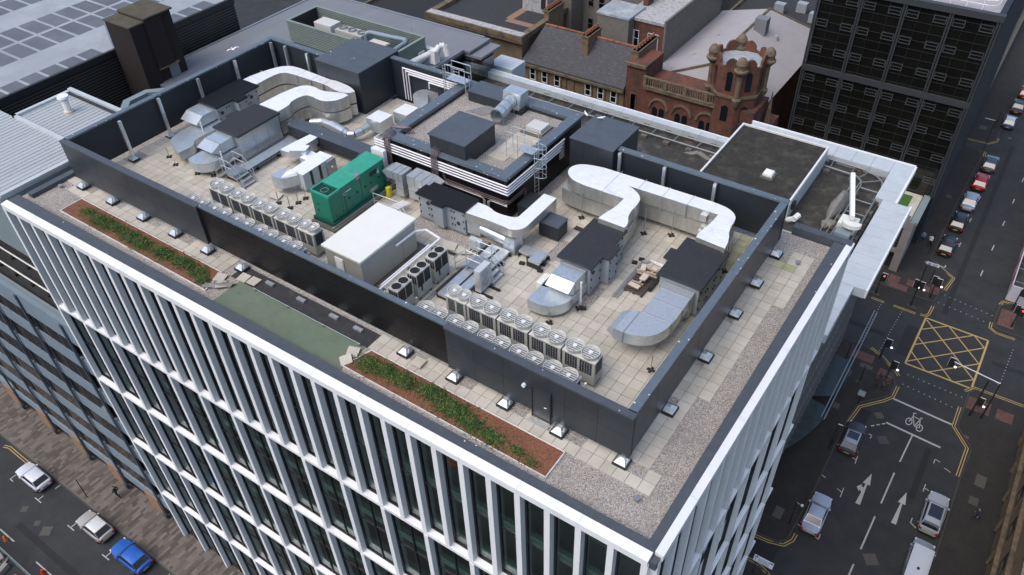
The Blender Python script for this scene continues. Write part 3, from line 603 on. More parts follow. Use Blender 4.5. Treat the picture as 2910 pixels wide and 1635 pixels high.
# ---------------- air handling units ----------------
def ribbed(g, poly, z0, z1, along='x', pitch=.125):
    g.prism(poly, z0, z1); xs = [p[0] for p in poly]; ys = [p[1] for p in poly]
    def inside(x, y):
        c = False; n = len(poly)
        for i in range(n):
            (xa, ya), (xb, yb) = poly[i], poly[(i+1) % n]
            if (ya > y) != (yb > y) and x < (xb-xa)*(y-ya)/(yb-ya)+xa: c = not c
        return c
    if along == 'x':
        y = min(ys)+.04
        while y < max(ys)-.03:
            cuts = sorted({p[0] for p in poly}); run = None
            for a, b in zip(cuts, cuts[1:]):
                if inside((a+b)/2, y): run = (run[0], b) if run else (a, b)
                elif run: g.box(run[0]+.01, run[1]-.01, y, y+.045, z1, z1+.035); run = None
            if run: g.box(run[0]+.01, run[1]-.01, y, y+.045, z1, z1+.035)
            y += pitch
    else:
        x = min(xs)+.04
        while x < max(xs)-.03:
            cuts = sorted({p[1] for p in poly}); run = None
            for a, b in zip(cuts, cuts[1:]):
                if inside(x, (a+b)/2): run = (run[0], b) if run else (a, b)
                elif run: g.box(x, x+.045, run[0]+.01, run[1]-.01, z1, z1+.035); run = None
            if run: g.box(x, x+.045, run[0]+.01, run[1]-.01, z1, z1+.035)
            x += pitch
def handles(g, x, y0, y1, z0, z1, n, face='x'):
    for i in range(n):
        q = y0+(y1-y0)*(i+.12)/n; q2 = y0+(y1-y0)*(i+.88)/n
        for qq in (q, q2):
            for z in (z0+.3, (z0+z1)/2, z1-.3):
                if face == 'x': g.box(x, x+.05, qq-.02, qq+.02, z-.06, z+.06)
                else: g.box(qq-.02, qq+.02, x-.05, x, z-.06, z+.06)
def ahu(lab, body, bump, lid, z1, lm, along, face, ndoor, m='ahu', hand=True):
    x0, x1, y0, y1 = body; t = thing('air_handling_unit', lab, 'air handler', ((x0+x1)/2, (y0+y1)/2, Z0)); zb = Z0+.18
    g = MB()
    n = ndoor
    for i in range(n):
        if along == 'x': a = y0+(y1-y0)*i/n; b = y0+(y1-y0)*(i+1)/n; g.box(x0, x1, a+.008, b-.008, zb, z1-.12)
        else: a = x0+(x1-x0)*i/n; b = x0+(x1-x0)*(i+1)/n; g.box(a+.008, b-.008, y0, y1, zb, z1-.12)
    if bump: g.box(*bump, zb, z1-.13)
    g.build('casing', m, t); g = MB(); ribbed(g, lid, z1-.12, z1, along); g.build('lid', lm, t)
    g = MB(); g.box(x0+.1, x1-.1, y0+.1, y1-.1, Z0, zb-.002); g.box(x0-.04, x1+.04, y0-.04, y0+.04, Z0+.06, zb-.004); g.box(x1-.04, x1+.06, y0-.05, y1+.04, Z0+.07, zb-.006); g.build('base_frame', 'steel', t)
    if not hand: return t
    g = MB()
    if face == 'x':
        handles(g, x1, y0, y1, zb, z1-.1, n)
        if bump: handles(g, bump[1], bump[2], bump[3], zb, z1-.1, 1)
    else: handles(g, y0, x0, x1, zb, z1-.1, n, 'y')
    g.build('handle', 'ahudark', t)
    g = MB()
    if face == 'x':
        for yy in (y0+.35, y1-.6): g.cyl((x1, yy, z1-.6), (x1+.02, yy, z1-.6), .13, 14)
    else:
        for xx, zz in ((x0+.7, z1-.55), (x1-.5, zb+.5)): g.cyl((xx, y0-.02, zz), (xx, y0, zz), .13, 14)
    g.build('porthole', 'ahudark', t)
    return t
ahu('grey air handler with ribbed charcoal lid beside the wood-loaded pallet', (-16.75, -14.95, 27.62, 31.2), (-14.95, -14.5, 28.8, 29.72), [(-16.9, 27.5), (-14.8, 27.5), (-14.8, 28.68), (-14.4, 28.68), (-14.4, 29.82), (-14.8, 29.82), (-14.8, 31.35), (-16.9, 31.35)], 39.58, 'lidgrey', 'x', 'x', 3)
ahu('rightmost air handler with ribbed charcoal lid close to the right screen', (-11.75, -9.6, 29.15, 32.3), (-12.1, -11.75, 30.5, 31.15), [(-11.88, 29.02), (-9.45, 29.02), (-9.45, 32.5), (-11.88, 32.5), (-11.88, 31.25), (-12.2, 31.25), (-12.2, 30.38), (-11.88, 30.38)], 39.6, 'lidgrey', 'x', 'x', 3)
ahu('air handler with fine-ribbed grey lid and blank steel side at the left', (-42.95, -40.72, 26.75, 30.2), (-43.3, -42.95, 28.1, 28.9), [(-43.07, 26.62), (-40.6, 26.62), (-40.6, 30.3), (-43.07, 30.3), (-43.07, 28.98), (-43.42, 28.98), (-43.42, 28.02), (-43.07, 28.02)], 39.6, 'lidgrey', 'x', 'x', 3, 'galv', False)
ahu('leftmost air handler with black ribbed lid near the left screen', (-46.6, -44.95, 28.5, 32.1), (-44.95, -44.4, 29.9, 30.7), [(-46.78, 28.4), (-44.83, 28.4), (-44.83, 29.8), (-44.28, 29.8), (-44.28, 30.72), (-44.83, 30.72), (-44.83, 32.25), (-46.78, 32.25)], 39.6, 'lidblack', 'y', 'x', 4)
ahu('air handler with black lid standing against the front of the plant room', (-26.95, -23.55, 28.28, 29.5), (-25.6, -24.9, 27.95, 28.28), [(-27.05, 28.15), (-25.7, 28.15), (-25.7, 27.85), (-24.8, 27.85), (-24.8, 28.15), (-23.45, 28.15), (-23.45, 29.6), (-27.05, 29.6)], 39.4, 'lidblack', 'y', 'y', 4)
# ---------------- ducts ----------------
def band(path, wd, z0, z1, seg=10, top='litwhitefoil', sidem='foilside', name='duct_run', parent=None, seams=True):
    """rectangular duct following a plan path: list of (x, y, left_halfwidth, right_halfwidth)"""
    Lp = []; Rp = []
    n = len(path)
    for i in range(n):
        x, y = path[i][0], path[i][1]; a = path[max(i-1, 0)]; b = path[min(i+1, n-1)]
        d1 = Vector((x-a[0], y-a[1])); d2 = Vector((b[0]-x, b[1]-y)); 
        d1 = d1.normalized() if d1.length > 1e-6 else d2.normalized(); d2 = d2.normalized() if d2.length > 1e-6 else d1
        t = (d1+d2).normalized(); nn = Vector((-t.y, t.x)); k = 1/max(.4, t.dot(d1)); h = path[i][2] if len(path[i]) > 2 else wd/2
        Lp.append((x+nn.x*h*k, y+nn.y*h*k)); Rp.append((x-nn.x*h*k, y-nn.y*h*k))
    g = MB(); rings = [[(*Lp[i], z0), (*Rp[i], z0), (*Rp[i], z1), (*Lp[i], z1)] for i in range(n)]
    k = len(g.v); g.v += [p for r in rings for p in r]
    for i in range(n-1):
        for j in range(4):
            q = (j+1) % 4; g.f.append((k+i*4+j, k+i*4+q, k+(i+1)*4+q, k+(i+1)*4+j)); g.mi.append(0 if j == 2 else 1)
    g.f += [(k+3, k+2, k+1, k), (k+(n-1)*4, k+(n-1)*4+1, k+(n-1)*4+2, k+(n-1)*4+3)]; g.mi += [1, 1]
    return g.build(name, [top, sidem], parent)
def arc(cx, cy, r, a0, a1, n=8): return [(cx+r*cos(radians(a0+(a1-a0)*i/n)), cy+r*sin(radians(a0+(a1-a0)*i/n))) for i in range(n+1)]
def foot(x, y, z1, lab, grp='duct support stands'):
    t = thing('support_stand', lab, 'stand', (x, y, Z0), grp); g = MB(); g.cyl((x, y, Z0+.05), (x, y, z1), .025, 6); g.build('rod', 'steel', t)
    g = MB(); g.box(x-.2, x+.2, y-.07, y+.07, Z0+.004, Z0+.05); g.box(x-.07, x+.07, y-.2, y-.071, Z0+.004, Z0+.05); g.box(x-.07, x+.07, y+.071, y+.2, Z0+.004, Z0+.05); g.build('foot', 'rubber', t)
# right-hand long white duct (two stacked)
t = thing('supply_duct', 'long foil-wrapped white duct curving along the rear right screen to the rightmost air handler', 'duct', (-15, 34.6, Z0))
path = [(-18.5, 34.55, .98), (-16.6, 34.9, .75), (-16.2, 35.25, .42)]+[(-12.0, 35.28, .45)]
outer = [(-20.0, 33.75), (-20.35, 34.2), (-20.4, 34.8), (-19.9, 35.35), (-18.7, 35.6), (-12.1, 35.8), (-11.3, 35.78), (-10.7, 35.6), (-10.35, 35.25), (-10.2, 34.9), (-10.15, 33.9), (-9.8, 33.1), (-9.7, 32.3), (-11.35, 32.4), (-11.4, 32.95), (-11.2, 33.8), (-11.18, 34.85), (-16.55, 34.7), (-16.0, 34.5), (-15.5, 34.1), (-15.3, 33.6), (-15.3, 32.2), (-14.9, 31.6), (-14.9, 31.1), (-16.5, 31.1), (-16.45, 31.5), (-16.2, 32.6), (-16.2, 33.45), (-19.3, 33.4)]
def rnd(poly, it=2):
    for _ in range(it):
        out = []; n = len(poly)
        for i in range(n):
            a, b, c = Vector(poly[i-1]), Vector(poly[i]), Vector(poly[(i+1) % n]); u, v = b-a, c-b
            if u.length < 1e-6 or v.length < 1e-6: out.append(poly[i]); continue
            an = abs(math.degrees(u.angle(v)))
            if 12 < an < 72: out += [tuple(b-u.normalized()*min(u.length*.28, .5)), tuple(b+v.normalized()*min(v.length*.28, .5))]
            else: out.append(poly[i])
        poly = out
    return poly
def ductpoly(poly, z0, z1, name, parent, top='litwhitefoil', sidem='foilside', round_=True):
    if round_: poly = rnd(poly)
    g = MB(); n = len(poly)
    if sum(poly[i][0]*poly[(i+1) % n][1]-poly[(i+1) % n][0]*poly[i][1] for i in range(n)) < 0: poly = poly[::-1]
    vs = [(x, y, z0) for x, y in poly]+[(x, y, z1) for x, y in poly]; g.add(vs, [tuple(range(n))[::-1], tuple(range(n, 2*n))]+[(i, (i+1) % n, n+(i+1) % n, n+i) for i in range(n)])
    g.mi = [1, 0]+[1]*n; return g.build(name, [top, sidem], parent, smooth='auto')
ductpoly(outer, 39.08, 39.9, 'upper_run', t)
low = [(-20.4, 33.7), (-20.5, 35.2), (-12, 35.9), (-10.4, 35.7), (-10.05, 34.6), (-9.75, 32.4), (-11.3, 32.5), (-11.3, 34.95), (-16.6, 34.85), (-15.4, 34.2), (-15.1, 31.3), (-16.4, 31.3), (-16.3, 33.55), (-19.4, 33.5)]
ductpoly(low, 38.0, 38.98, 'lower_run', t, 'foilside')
g = MB()
for x in (-17.6, -16.0, -14.5, -13.0): g.box(x, x+.025, 34.62 if x > -16.5 else 33.38, 35.84, 39.0, 39.915)
for y in (33.2, 34.2): g.box(-11.42, -10.1, y, y+.02, 39.0, 39.912)
for y in (32.0, 33.0): g.box(-16.55, -15.2, y, y+.02, 39.0, 39.912)
g.build('seam', 'galv', t)
g = MB()
for x, z in ((-11.9, 39.5), (-11.9, 38.4)): g.box(x-.18, x+.18, 34.6, 34.87, z-.2, z+.2)
g.build('access_panel', 'galv', t)
for x, y in ((-18.8, 33.45), (-15.0, 34.05), (-13.6, 34.75), (-9.85, 32.4), (-9.8, 33.4)): foot(x-.0, y-.12, 39.4, 'threaded rod stand under the long white duct at the rear right')
# left-hand pair of white ducts
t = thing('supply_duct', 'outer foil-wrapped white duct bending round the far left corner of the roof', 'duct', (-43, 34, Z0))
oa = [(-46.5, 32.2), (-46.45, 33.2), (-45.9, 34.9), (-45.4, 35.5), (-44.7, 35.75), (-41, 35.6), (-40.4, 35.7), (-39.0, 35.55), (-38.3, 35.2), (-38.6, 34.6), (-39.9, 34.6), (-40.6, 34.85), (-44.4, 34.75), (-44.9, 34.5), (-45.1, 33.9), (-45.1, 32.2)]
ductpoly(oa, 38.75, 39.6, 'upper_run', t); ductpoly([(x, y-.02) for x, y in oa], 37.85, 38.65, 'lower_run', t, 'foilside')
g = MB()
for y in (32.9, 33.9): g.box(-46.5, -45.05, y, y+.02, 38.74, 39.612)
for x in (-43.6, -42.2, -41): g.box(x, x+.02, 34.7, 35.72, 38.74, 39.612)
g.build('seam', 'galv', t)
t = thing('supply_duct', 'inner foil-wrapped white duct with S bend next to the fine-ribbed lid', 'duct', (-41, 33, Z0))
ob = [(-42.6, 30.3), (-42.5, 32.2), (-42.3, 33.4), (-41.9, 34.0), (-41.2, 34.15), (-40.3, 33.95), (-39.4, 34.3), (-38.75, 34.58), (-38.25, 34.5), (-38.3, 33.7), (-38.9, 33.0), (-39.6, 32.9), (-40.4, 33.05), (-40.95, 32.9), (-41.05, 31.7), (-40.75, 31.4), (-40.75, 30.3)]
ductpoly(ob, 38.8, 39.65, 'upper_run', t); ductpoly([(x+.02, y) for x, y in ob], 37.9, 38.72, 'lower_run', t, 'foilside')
# centre duct from black-lidded unit
t = thing('supply_duct', 'raised white duct turning a rounded corner in the middle of the roof', 'duct', (-21, 29.5, Z0))
oc = [(-23.5, 28.25), (-22.1, 28.35), (-20.7, 28.35)]+arc(-20.6, 29.1, .78, -90, 0, 8)+[(-19.85, 32.2), (-20.7, 32.2), (-20.7, 29.65), (-20.75, 29.35), (-22.0, 29.15), (-22.6, 29.45), (-23.5, 29.45)]
ductpoly(oc, 38.75, 39.3, 'upper_run', t, 'litwhitefoil')
g = MB(); g.cyl((-22.6, 28.65, 38.3), (-20.5, 28.6, 38.15), .36, 18); g.build('round_run', 'galv', t, smooth='auto')
g = MB(); g.hexa([(-23.45, 28.32, 37.85), (-22.6, 28.4, 37.85), (-22.6, 29.2, 37.85), (-23.45, 29.4, 37.85)], [(-23.45, 28.32, 38.7), (-22.6, 28.4, 38.7), (-22.6, 29.2, 38.7), (-23.45, 29.4, 38.7)]); g.hexa([(-20.9, 28.2, 37.75), (-20.1, 28.2, 37.75), (-20.1, 29.1, 37.75), (-20.9, 29.1, 37.75)], [(-20.85, 28.35, 38.6), (-20.2, 28.35, 38.6), (-20.2, 29.1, 38.6), (-20.85, 29.1, 38.6)]); g.build('transition', 'galv', t)
g = MB(); g.box(-20.72, -19.87, 31.5, 32.2, 37.75, 38.74); g.build('drop', 'foilside', t)
# tall galvanised elbows by the plant room
def elbow_hood(lab, x0, x1, y0, y1, ztop, th, legx0, legx1, snout, dirx):
    t = thing('intake_duct', lab, 'duct', ((legx0+legx1)/2, (y0+y1)/2, Z0)); g = MB()
    g.box(x0, x1, y0, y1, ztop-th, ztop); g.build('head', 'galv', t)
    g = MB(); xe = x0 if dirx < 0 else x1; s = snout*dirx
    g.hexa([(min(xe, xe+s), y0, ztop-th*(.5 if dirx < 0 else 1)), (max(xe, xe+s), y0, ztop-th*(1 if dirx < 0 else .5)), (max(xe, xe+s), y1, ztop-th*(1 if dirx < 0 else .5)), (min(xe, xe+s), y1, ztop-th*(.5 if dirx < 0 else 1))], [(min(xe, xe+s), y0, ztop-(.22 if dirx < 0 else 0)), (max(xe, xe+s), y0, ztop-(0 if dirx < 0 else .22)), (max(xe, xe+s), y1, ztop-(0 if dirx < 0 else .22)), (min(xe, xe+s), y1, ztop-(.22 if dirx < 0 else 0))]); g.build('cowl', 'galv', t)
    g = MB(); g.box(legx0, legx1, y0+.02, y1-.02, Z0+.3, ztop-th-.002); g.build('drop', 'galv', t)
    g = MB()
    for k in range(1, 3): x = x0+(x1-x0)*k/2.6; g.box(x-.015, x+.015, y0-.02, y1+.02, ztop-th-.02, ztop+.02)
    g.box(legx0-.02, legx1+.02, y0, y1, 38.45, 38.49); g.build('flange', 'steel', t)
elbow_hood('left of two galvanised intake elbows in front of the plant room', -30.0, -28.8, 29.0, 29.95, 39.5, .55, -29.4, -28.82, .4, -1)
elbow_hood('right of two galvanised intake elbows, reaching over the black lid', -28.55, -27.0, 29.15, 30.15, 39.5, .6, -28.53, -27.75, .6, 1)
# cowled intakes: upper box + lower curved bend
def intake(lab, x0, x1, ya, yb, ztop, th, snout, sny, lowpoly, lz0, lz1, feet=()):
    t = thing('intake_duct', lab, 'duct', ((x0+x1)/2, ya, Z0)); g = MB(); g.box(x0, x1, yb, ya, ztop-th, ztop); g.build('head', 'galv', t)
    g = MB(); g.hexa([(x0, yb-snout*.25, ztop-th), (x1, yb-snout*.25, ztop-th), (x1, yb, ztop-th), (x0, yb, ztop-th)], [(x0, yb-snout, ztop-th*.42), (x1, yb-snout, ztop-th*.42), (x1, yb, ztop), (x0, yb, ztop)]); g.build('cowl', 'galv', t)
    g = MB(); g.box(x0-.02, x1+.02, yb-.015, yb+.015, ztop-th-.015, ztop+.015); g.box(x0-.03, x1+.03, ya-.12, ya-.07, ztop-th-.015, ztop+.02); g.build('flange', 'steel', t)
    ductpoly(lowpoly, lz0, lz1, 'lower_bend', t, 'galv', 'galv')
    for f in feet: foot(f[0], f[1], 38.4, 'threaded rod stand under a curved galvanised intake')
intake('galvanised intake hood over a curved duct at the front of the charcoal-lidded unit', -16.55, -15.15, 27.6, 26.45, 39.3, .75, .65, 0, [(-15.1, 27.6), (-16.5, 27.6), (-16.5, 26.3), (-16.6, 26.15), (-17.0, 26.1), (-17.0, 24.85), (-16.5, 24.8)]+arc(-16.4, 26.1, 1.28, -85, 0, 8), 37.85, 38.5, [(-15.6, 24.75), (-14.9, 26.5)])
intake('galvanised intake hood left of the fine-ribbed lid', -42.65, -41.2, 26.75, 25.6, 39.4, .7, .75, 0, [(-41.0, 26.75), (-42.4, 26.75), (-42.4, 25.3), (-42.5, 25.2), (-42.8, 25.2), (-42.8, 24.05), (-42.3, 23.95)]+arc(-42.2, 25.1, 1.2, -85, 0, 8), 37.95, 38.6, [(-42.3, 24.1), (-41.2, 24.5)])
t = thing('intake_duct', 'leftmost galvanised intake with hood above a half-round lower bend', 'duct', (-45.5, 27, Z0)); g = MB(); g.box(-46.75, -45.1, 27.4, 28.5, 38.7, 39.4); g.build('head', 'galv', t)
g = MB(); g.hexa([(-46.75, 27.1, 38.7), (-45.1, 27.1, 38.7), (-45.1, 27.4, 38.7), (-46.75, 27.4, 38.7)], [(-46.75, 26.75, 39.0), (-45.1, 26.75, 39.0), (-45.1, 27.4, 39.4), (-46.75, 27.4, 39.4)]); g.build('cowl', 'galv', t)
ductpoly([(-44.2, 28.5), (-45.9, 28.5), (-46.1, 25.9)]+arc(-44.9, 25.7, 1.1, 180, 265, 7)+[(-43.9, 24.2), (-43.75, 25.4), (-44.3, 25.7), (-44.3, 26.4)], 38.0, 38.6, 'lower_bend', t, 'galv', 'galv'); foot(-45.6, 24.4, 38.3, 'threaded rod stand under the leftmost intake bend'); foot(-44.4, 24.0, 38.0, 'square-footed stand under the leftmost intake snout')
t = thing('intake_duct', 'broad rust-stained galvanised duct with curved cowl near the right screen', 'duct', (-10.8, 27, Z0))
ductpoly([(-9.8, 29.1), (-11.45, 29.1), (-11.35, 26.55), (-11.4, 26.35), (-11.9, 26.3), (-11.95, 24.75), (-11.4, 24.7), (-10.6, 24.9), (-10.0, 25.45), (-9.75, 26.4)], 38.55, 39.2, 'head', t, 'galvpatch', 'galv')
g = MB(); g.hexa([(-12.4, 24.85, 38.75), (-11.96, 24.75, 38.55), (-11.91, 26.3, 38.55), (-12.35, 26.2, 38.75)], [(-12.3, 24.85, 39.0), (-11.96, 24.75, 39.2), (-11.91, 26.3, 39.2), (-12.25, 26.2, 39.0)]); g.build('cowl', 'galv', t)
g = MB(); g.box(-11.5, -9.75, 28.55, 28.6, 38.53, 39.225); g.box(-11.4, -9.72, 27.63, 27.67, 38.53, 39.22); g.box(-11.35, -9.7, 26.5, 26.54, 38.53, 39.22); g.box(-11.47, -11.43, 24.68, 26.4, 38.53, 39.22); g.build('flange', 'steel', t)
bx(-11.3, -9.8, 28.5, 29.1, 37.9, 38.54).build('plenum', 'galv', t); foot(-9.8, 24.65, 38.6, 'tall threaded rod stand under the broad rust-stained duct')
# round ducts and silencer boxes behind the left housing
t = thing('round_duct', 'bright spiral round duct snaking behind the long grey housing', 'duct', (-37, 32.5, Z0))
g = MB(); g.tube([(-40.0, 32.2, 38.1), (-39.3, 32.65, 38.15), (-38.3, 32.6, 38.15)], .28, 16); g.build('elbow', 'galv', t, smooth='auto')
g = MB(); g.cyl((-38.4, 32.6, 38.2), (-36.9, 32.4, 38.2), .33, 18); g.build('silencer', 'galv', t, smooth='auto')
g = MB(); g.tube([(-36.9, 32.4, 38.2), (-36.5, 32.3, 38.2), (-36.1, 32.5, 38.25), (-35.9, 33.0, 38.3), (-35.85, 33.6, 38.35)], .26, 16); g.build('elbow', 'galv', t, smooth='auto')
for x, y, x1, y1, l in ((-36.1, 33.75, -34.8, 35.0, 'white-topped galvanised silencer box, nearer the bright round duct'), (-35.1, 35.4, -33.9, 36.7, 'white-topped galvanised silencer box, nearer the plant room wall')):
    t = thing('silencer_box', l, 'duct box', (x, y, Z0)); ductpoly([(x, y), (x1, y), (x1, y1), (x, y1)], 38.0, 38.9, 'casing', t, 'litwhitefoil', 'galv')
t = thing('intake_duct', 'rounded galvanised duct elbow below the wall pipes at the rear', 'duct', (-34.7, 38.5, Z0)); ductpoly([(-35.2, 37.6), (-34.5, 37.2), (-33.9, 36.6), (-33.4, 37.0), (-34.0, 37.9), (-34.5, 38.4), (-34.0, 39.0), (-34.9, 39.1), (-35.4, 38.8), (-35.5, 38.1)], 38.5, 38.95, 'bend', t, 'galv', 'galv'); bx(-34.6, -34.0, 38.2, 38.9, Z0, 38.49).build('drop', 'galv', t)
# ================= condensers and plant =================
def vrf(w=1.74, fans=(-.42, .42), r=.43, d=.77, h=1.6):
    t = thing('condenser_unit', 'x', 'condenser', (0, 0, 0)); b = .14
    MB().box(-w/2, w/2, -d/2, d/2, b, h-.05).build('casing', 'acbeige', t, org=(0, 0, 0), bevel=.015)
    MB().box(-w/2-.02, w/2+.02, -d/2-.02, d/2+.02, h-.049, h).build('top', 'actop', t, org=(0, 0, 0), bevel=.012)
    g = MB(); n = 5
    for s in (-1, 1):
        x0 = .06 if s > 0 else -w/2+.14; x1 = w/2-.14 if s > 0 else -.06; cw = (x1-x0)/n
        for i in range(n):
            for j in range(5): g.box(x0+i*cw+.014, x0+(i+1)*cw-.014, -d/2-.012, -d/2+.01, .72+j*.155+.012, .72+(j+1)*.155-.012)
    g.build('grille', 'acgrille', t, org=(0, 0, 0))
    g = MB(); g.box(w/2-.01, w/2+.012, -d/2+.12, d/2-.12, .75, h-.12); g.build('side_coil', 'acgrille', t, org=(0, 0, 0))
    g = MB(); g.box(-w/2, w/2, -d/2+.05, -d/2+.15, 0, b-.002); g.box(-w/2, w/2, d/2-.15, d/2-.05, 0, b-.002); g.build('feet', 'steel', t, org=(0, 0, 0))
    for fx_ in fans:
        g = MB()
        A = lambda rr, z: [(fx_+rr*cos(2*pi*i/22), rr*sin(2*pi*i/22), z) for i in range(22)]
        g.loft([A(r*.9, h+.0), A(r, h+.12), A(r*1.03, h+.25), A(r*.97, h+.25), A(r*.86, h+.1), A(r*.86, h+.01)], cap=False)
        f = g.build('fan_shroud', 'fanring', t, org=(0, 0, 0), smooth='auto')
        g = MB(); g.cyl((fx_, 0, h+.015), (fx_, 0, h+.05), r*.86, 20); g.build('fan_well', 'fanbars', f, org=(0, 0, 0))
        g = MB()
        for i in range(7):
            y = -.36*r/.43+i*.12*r/.43; l = (max(.01, (r*.86)**2-y*y))**.5; g.box(fx_-l, fx_+l, y-.022, y+.022, h+.17, h+.19)
        g.build('fan_guard', 'fanring', f, org=(0, 0, 0)); g = MB().cyl((fx_, 0, h+.2), (fx_, 0, h+.225), .105, 14); g.build('fan_hub', 'signwhite', f, org=(0, 0, 0))
    return t
big = vrf(); small = vrf(1.24, (-.3, .3), .36)
def place(src, x, y, lab, grp, first=[0]):
    c = dup(src, (x, y, Z0+.08), 0, lab, grp); return c
ordn = ['leftmost', 'second from the left', 'middle', 'fourth from the left', 'rightmost']
G1 = 'twin-fan condensers in the double row on the right'; G2 = 'twin-fan condensers in the double row on the left'
for i, x in enumerate((-19.5, -17.93, -16.08, -14.22, -12.37)): place(small if i == 0 else big, x, 22.53, f'twin-fan condenser, {ordn[i]} in the back row of the right-hand bank', G1)
for i, x in enumerate((-19.83, -18.0, -16.15, -14.32, -12.49)): place(big, x, 20.78, f'twin-fan condenser, {ordn[i]} in the row hugging the slate screen', G1)
for i, x in enumerate((-37.25, -35.37, -33.47, -31.57, -29.95)): place(small if i == 4 else big, x, 22.45, f'twin-fan condenser, {ordn[i]} in the back row of the left-hand bank', G2)
for i, x in enumerate((-37.25, -35.33, -33.43, -31.53, -29.66)): place(big, x, 20.68, f'twin-fan condenser, {ordn[i]} in the row hugging the black screen', G2)
for s in (big, small):
    for ch in list(s.children_recursive): bpy.data.objects.remove(ch)
    bpy.data.objects.remove(s)
for i, (x, y, l) in enumerate(((-11.1, 20.6, 'short white vent pipe at the right end of the condenser banks'), (-20.9, 20.9, 'short grey vent pipe at the left end of the right condenser bank'), (-28.5, 20.9, 'short grey vent pipe beside the cream cabin'))):
    tag(MB().cyl((x, y, Z0), (x, y, Z0+2.1 if i < 2 else Z0+1.6), .06, 8).build('vent_pipe', 'white' if i == 0 else 'pipegrey'), l, 'pipe')
# black-fan condensers
def blackfan(x0, x1, y0, y1, lab):
    zt = 39.3; t = thing('condenser_unit', lab, 'condenser', ((x0+x1)/2, (y0+y1)/2, Z0), 'black-fanned condensers beside the cream cabin')
    MB().box(x0, x1, y0, y1, Z0+.12, zt).build('casing', 'acbeige', t, bevel=.012); g = MB(); g.box(x1, x1+.012, y0+.06, (y0+y1)/2-.03, 38.45, zt-.06); g.box(x1, x1+.012, (y0+y1)/2+.03, y1-.1, 38.45, zt-.06)
    for i in range(4): g.box(x0+.06+i*.15, x0+.17+i*.15, y0-.012, y0, 38.7, zt-.1)
    g.build('grille', 'fanblack', t)
    for k in (.27, .73):
        c = ((x0+x1)/2, y0+(y1-y0)*k); f = MB().ring(c, .3, .27, zt, zt+.05).build('fan_ring', 'actop', t); MB().cyl((*c, zt+.004), (*c, zt+.02), .27, 20).build('fan_well', 'fanblack', f)
        g = MB(); 
        for q in (.1, .17, .24): g.ring(c, q+.006, q-.006, zt+.03, zt+.04, 18)
        for q in range(5):
            a = 2*pi*q/5; g.hexa([(c[0], c[1], zt+.022), (c[0]+.24*cos(a), c[1]+.24*sin(a), zt+.022), (c[0]+.24*cos(a+.5), c[1]+.24*sin(a+.5), zt+.022), (c[0]+.02, c[1], zt+.022)], [(c[0], c[1], zt+.026), (c[0]+.24*cos(a), c[1]+.24*sin(a), zt+.026), (c[0]+.24*cos(a+.5), c[1]+.24*sin(a+.5), zt+.03), (c[0]+.02, c[1], zt+.026)])
        g.build('fan_guard', 'darksteel', f)
    MB().box(x1, x1+.05, y0+.3, y0+.36, Z0+.5, Z0+1).build('valve', 'darksteel', t); g = MB(); g.box(x0, x1, y0+.1, y0+.2, Z0, Z0+.118); g.box(x0, x1, y1-.2, y1-.1, Z0, Z0+.118); g.build('feet', 'darksteel', t)
blackfan(-22.92, -22.28, 23.93, 25.12, 'condenser with two black fans, farthest of the three beside the cream cabin')
blackfan(-22.92, -22.28, 22.45, 23.62, 'condenser with two black fans, middle one beside the cream cabin')
blackfan(-22.92, -22.28, 20.98, 22.15, 'condenser with two black fans, nearest the black screen')
g = MB()
for i in range(3): g.tube([(-22.05+i*.1, 20.6, Z0+.06), (-22.05+i*.1, 25.3, Z0+.06)], .03, 6)
tag(g.build('ground_pipes', 'pipegrey'), 'three grey pipes on the slabs along the black-fanned condensers', 'pipes')
t = thing('insulated_pipes', 'white insulated pipes on a rack between the cream cabin and condensers', 'pipes', (-23.7, 23, Z0))
g = MB(); g.tube([(-23.45, 20.3, 39.0), (-23.45, 25.9, 39.0), (-24.6, 26.1, 39.0), (-25.0, 25.6, 39.05), (-25.0, 24.0, 39.1)], .07, 8); g.tube([(-23.65, 21.2, 38.95), (-23.65, 25.2, 38.95)], .05, 8); g.build('pipe', 'pipewhite', t)
g = MB()
for y in (21.2, 23.2, 25.2): g.box(-23.8, -23.3, y-.03, y+.03, 38.8, 38.87); g.box(-23.55, -23.49, y-.03, y+.03, Z0, 38.8)
g.build('rack', 'steel', t)
# cream cabin
t = thing('plant_cabin', 'big cream cabin with a pale flat lid in the middle of the roof', 'cabin', (-26.4, 23.5, Z0))
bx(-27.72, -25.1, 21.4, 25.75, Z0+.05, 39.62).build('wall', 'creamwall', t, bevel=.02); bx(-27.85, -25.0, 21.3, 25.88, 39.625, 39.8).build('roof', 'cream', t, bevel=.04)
g = MB(); g.box(-27.0, -26.4, 21.34, 21.395, 38.5, 39.3); o = g.build('louvre_frame', 'white', t); g = MB()
for i in range(8): g.box(-26.93, -26.47, 21.32, 21.338, 38.56+i*.085, 38.61+i*.085)
g.build('slat', 'white', o); bx(-25.1, -25.07, 24.6, 25.5, Z0+.1, 39.2).build('door', 'creamwall', t)
bx(-28.6, -24.6, 20.9, 26.3, 37.5, Z0+.012).build('hidden', 'concretedark', t).name = 'plinth'
tag(MB().cyl((-28.3, 21.2, 37.9), (-28.0, 21.35, 37.9), .22, 14).build('hose_reel', 'red'), 'red hose reel at the front corner of the cream cabin', 'hose reel')
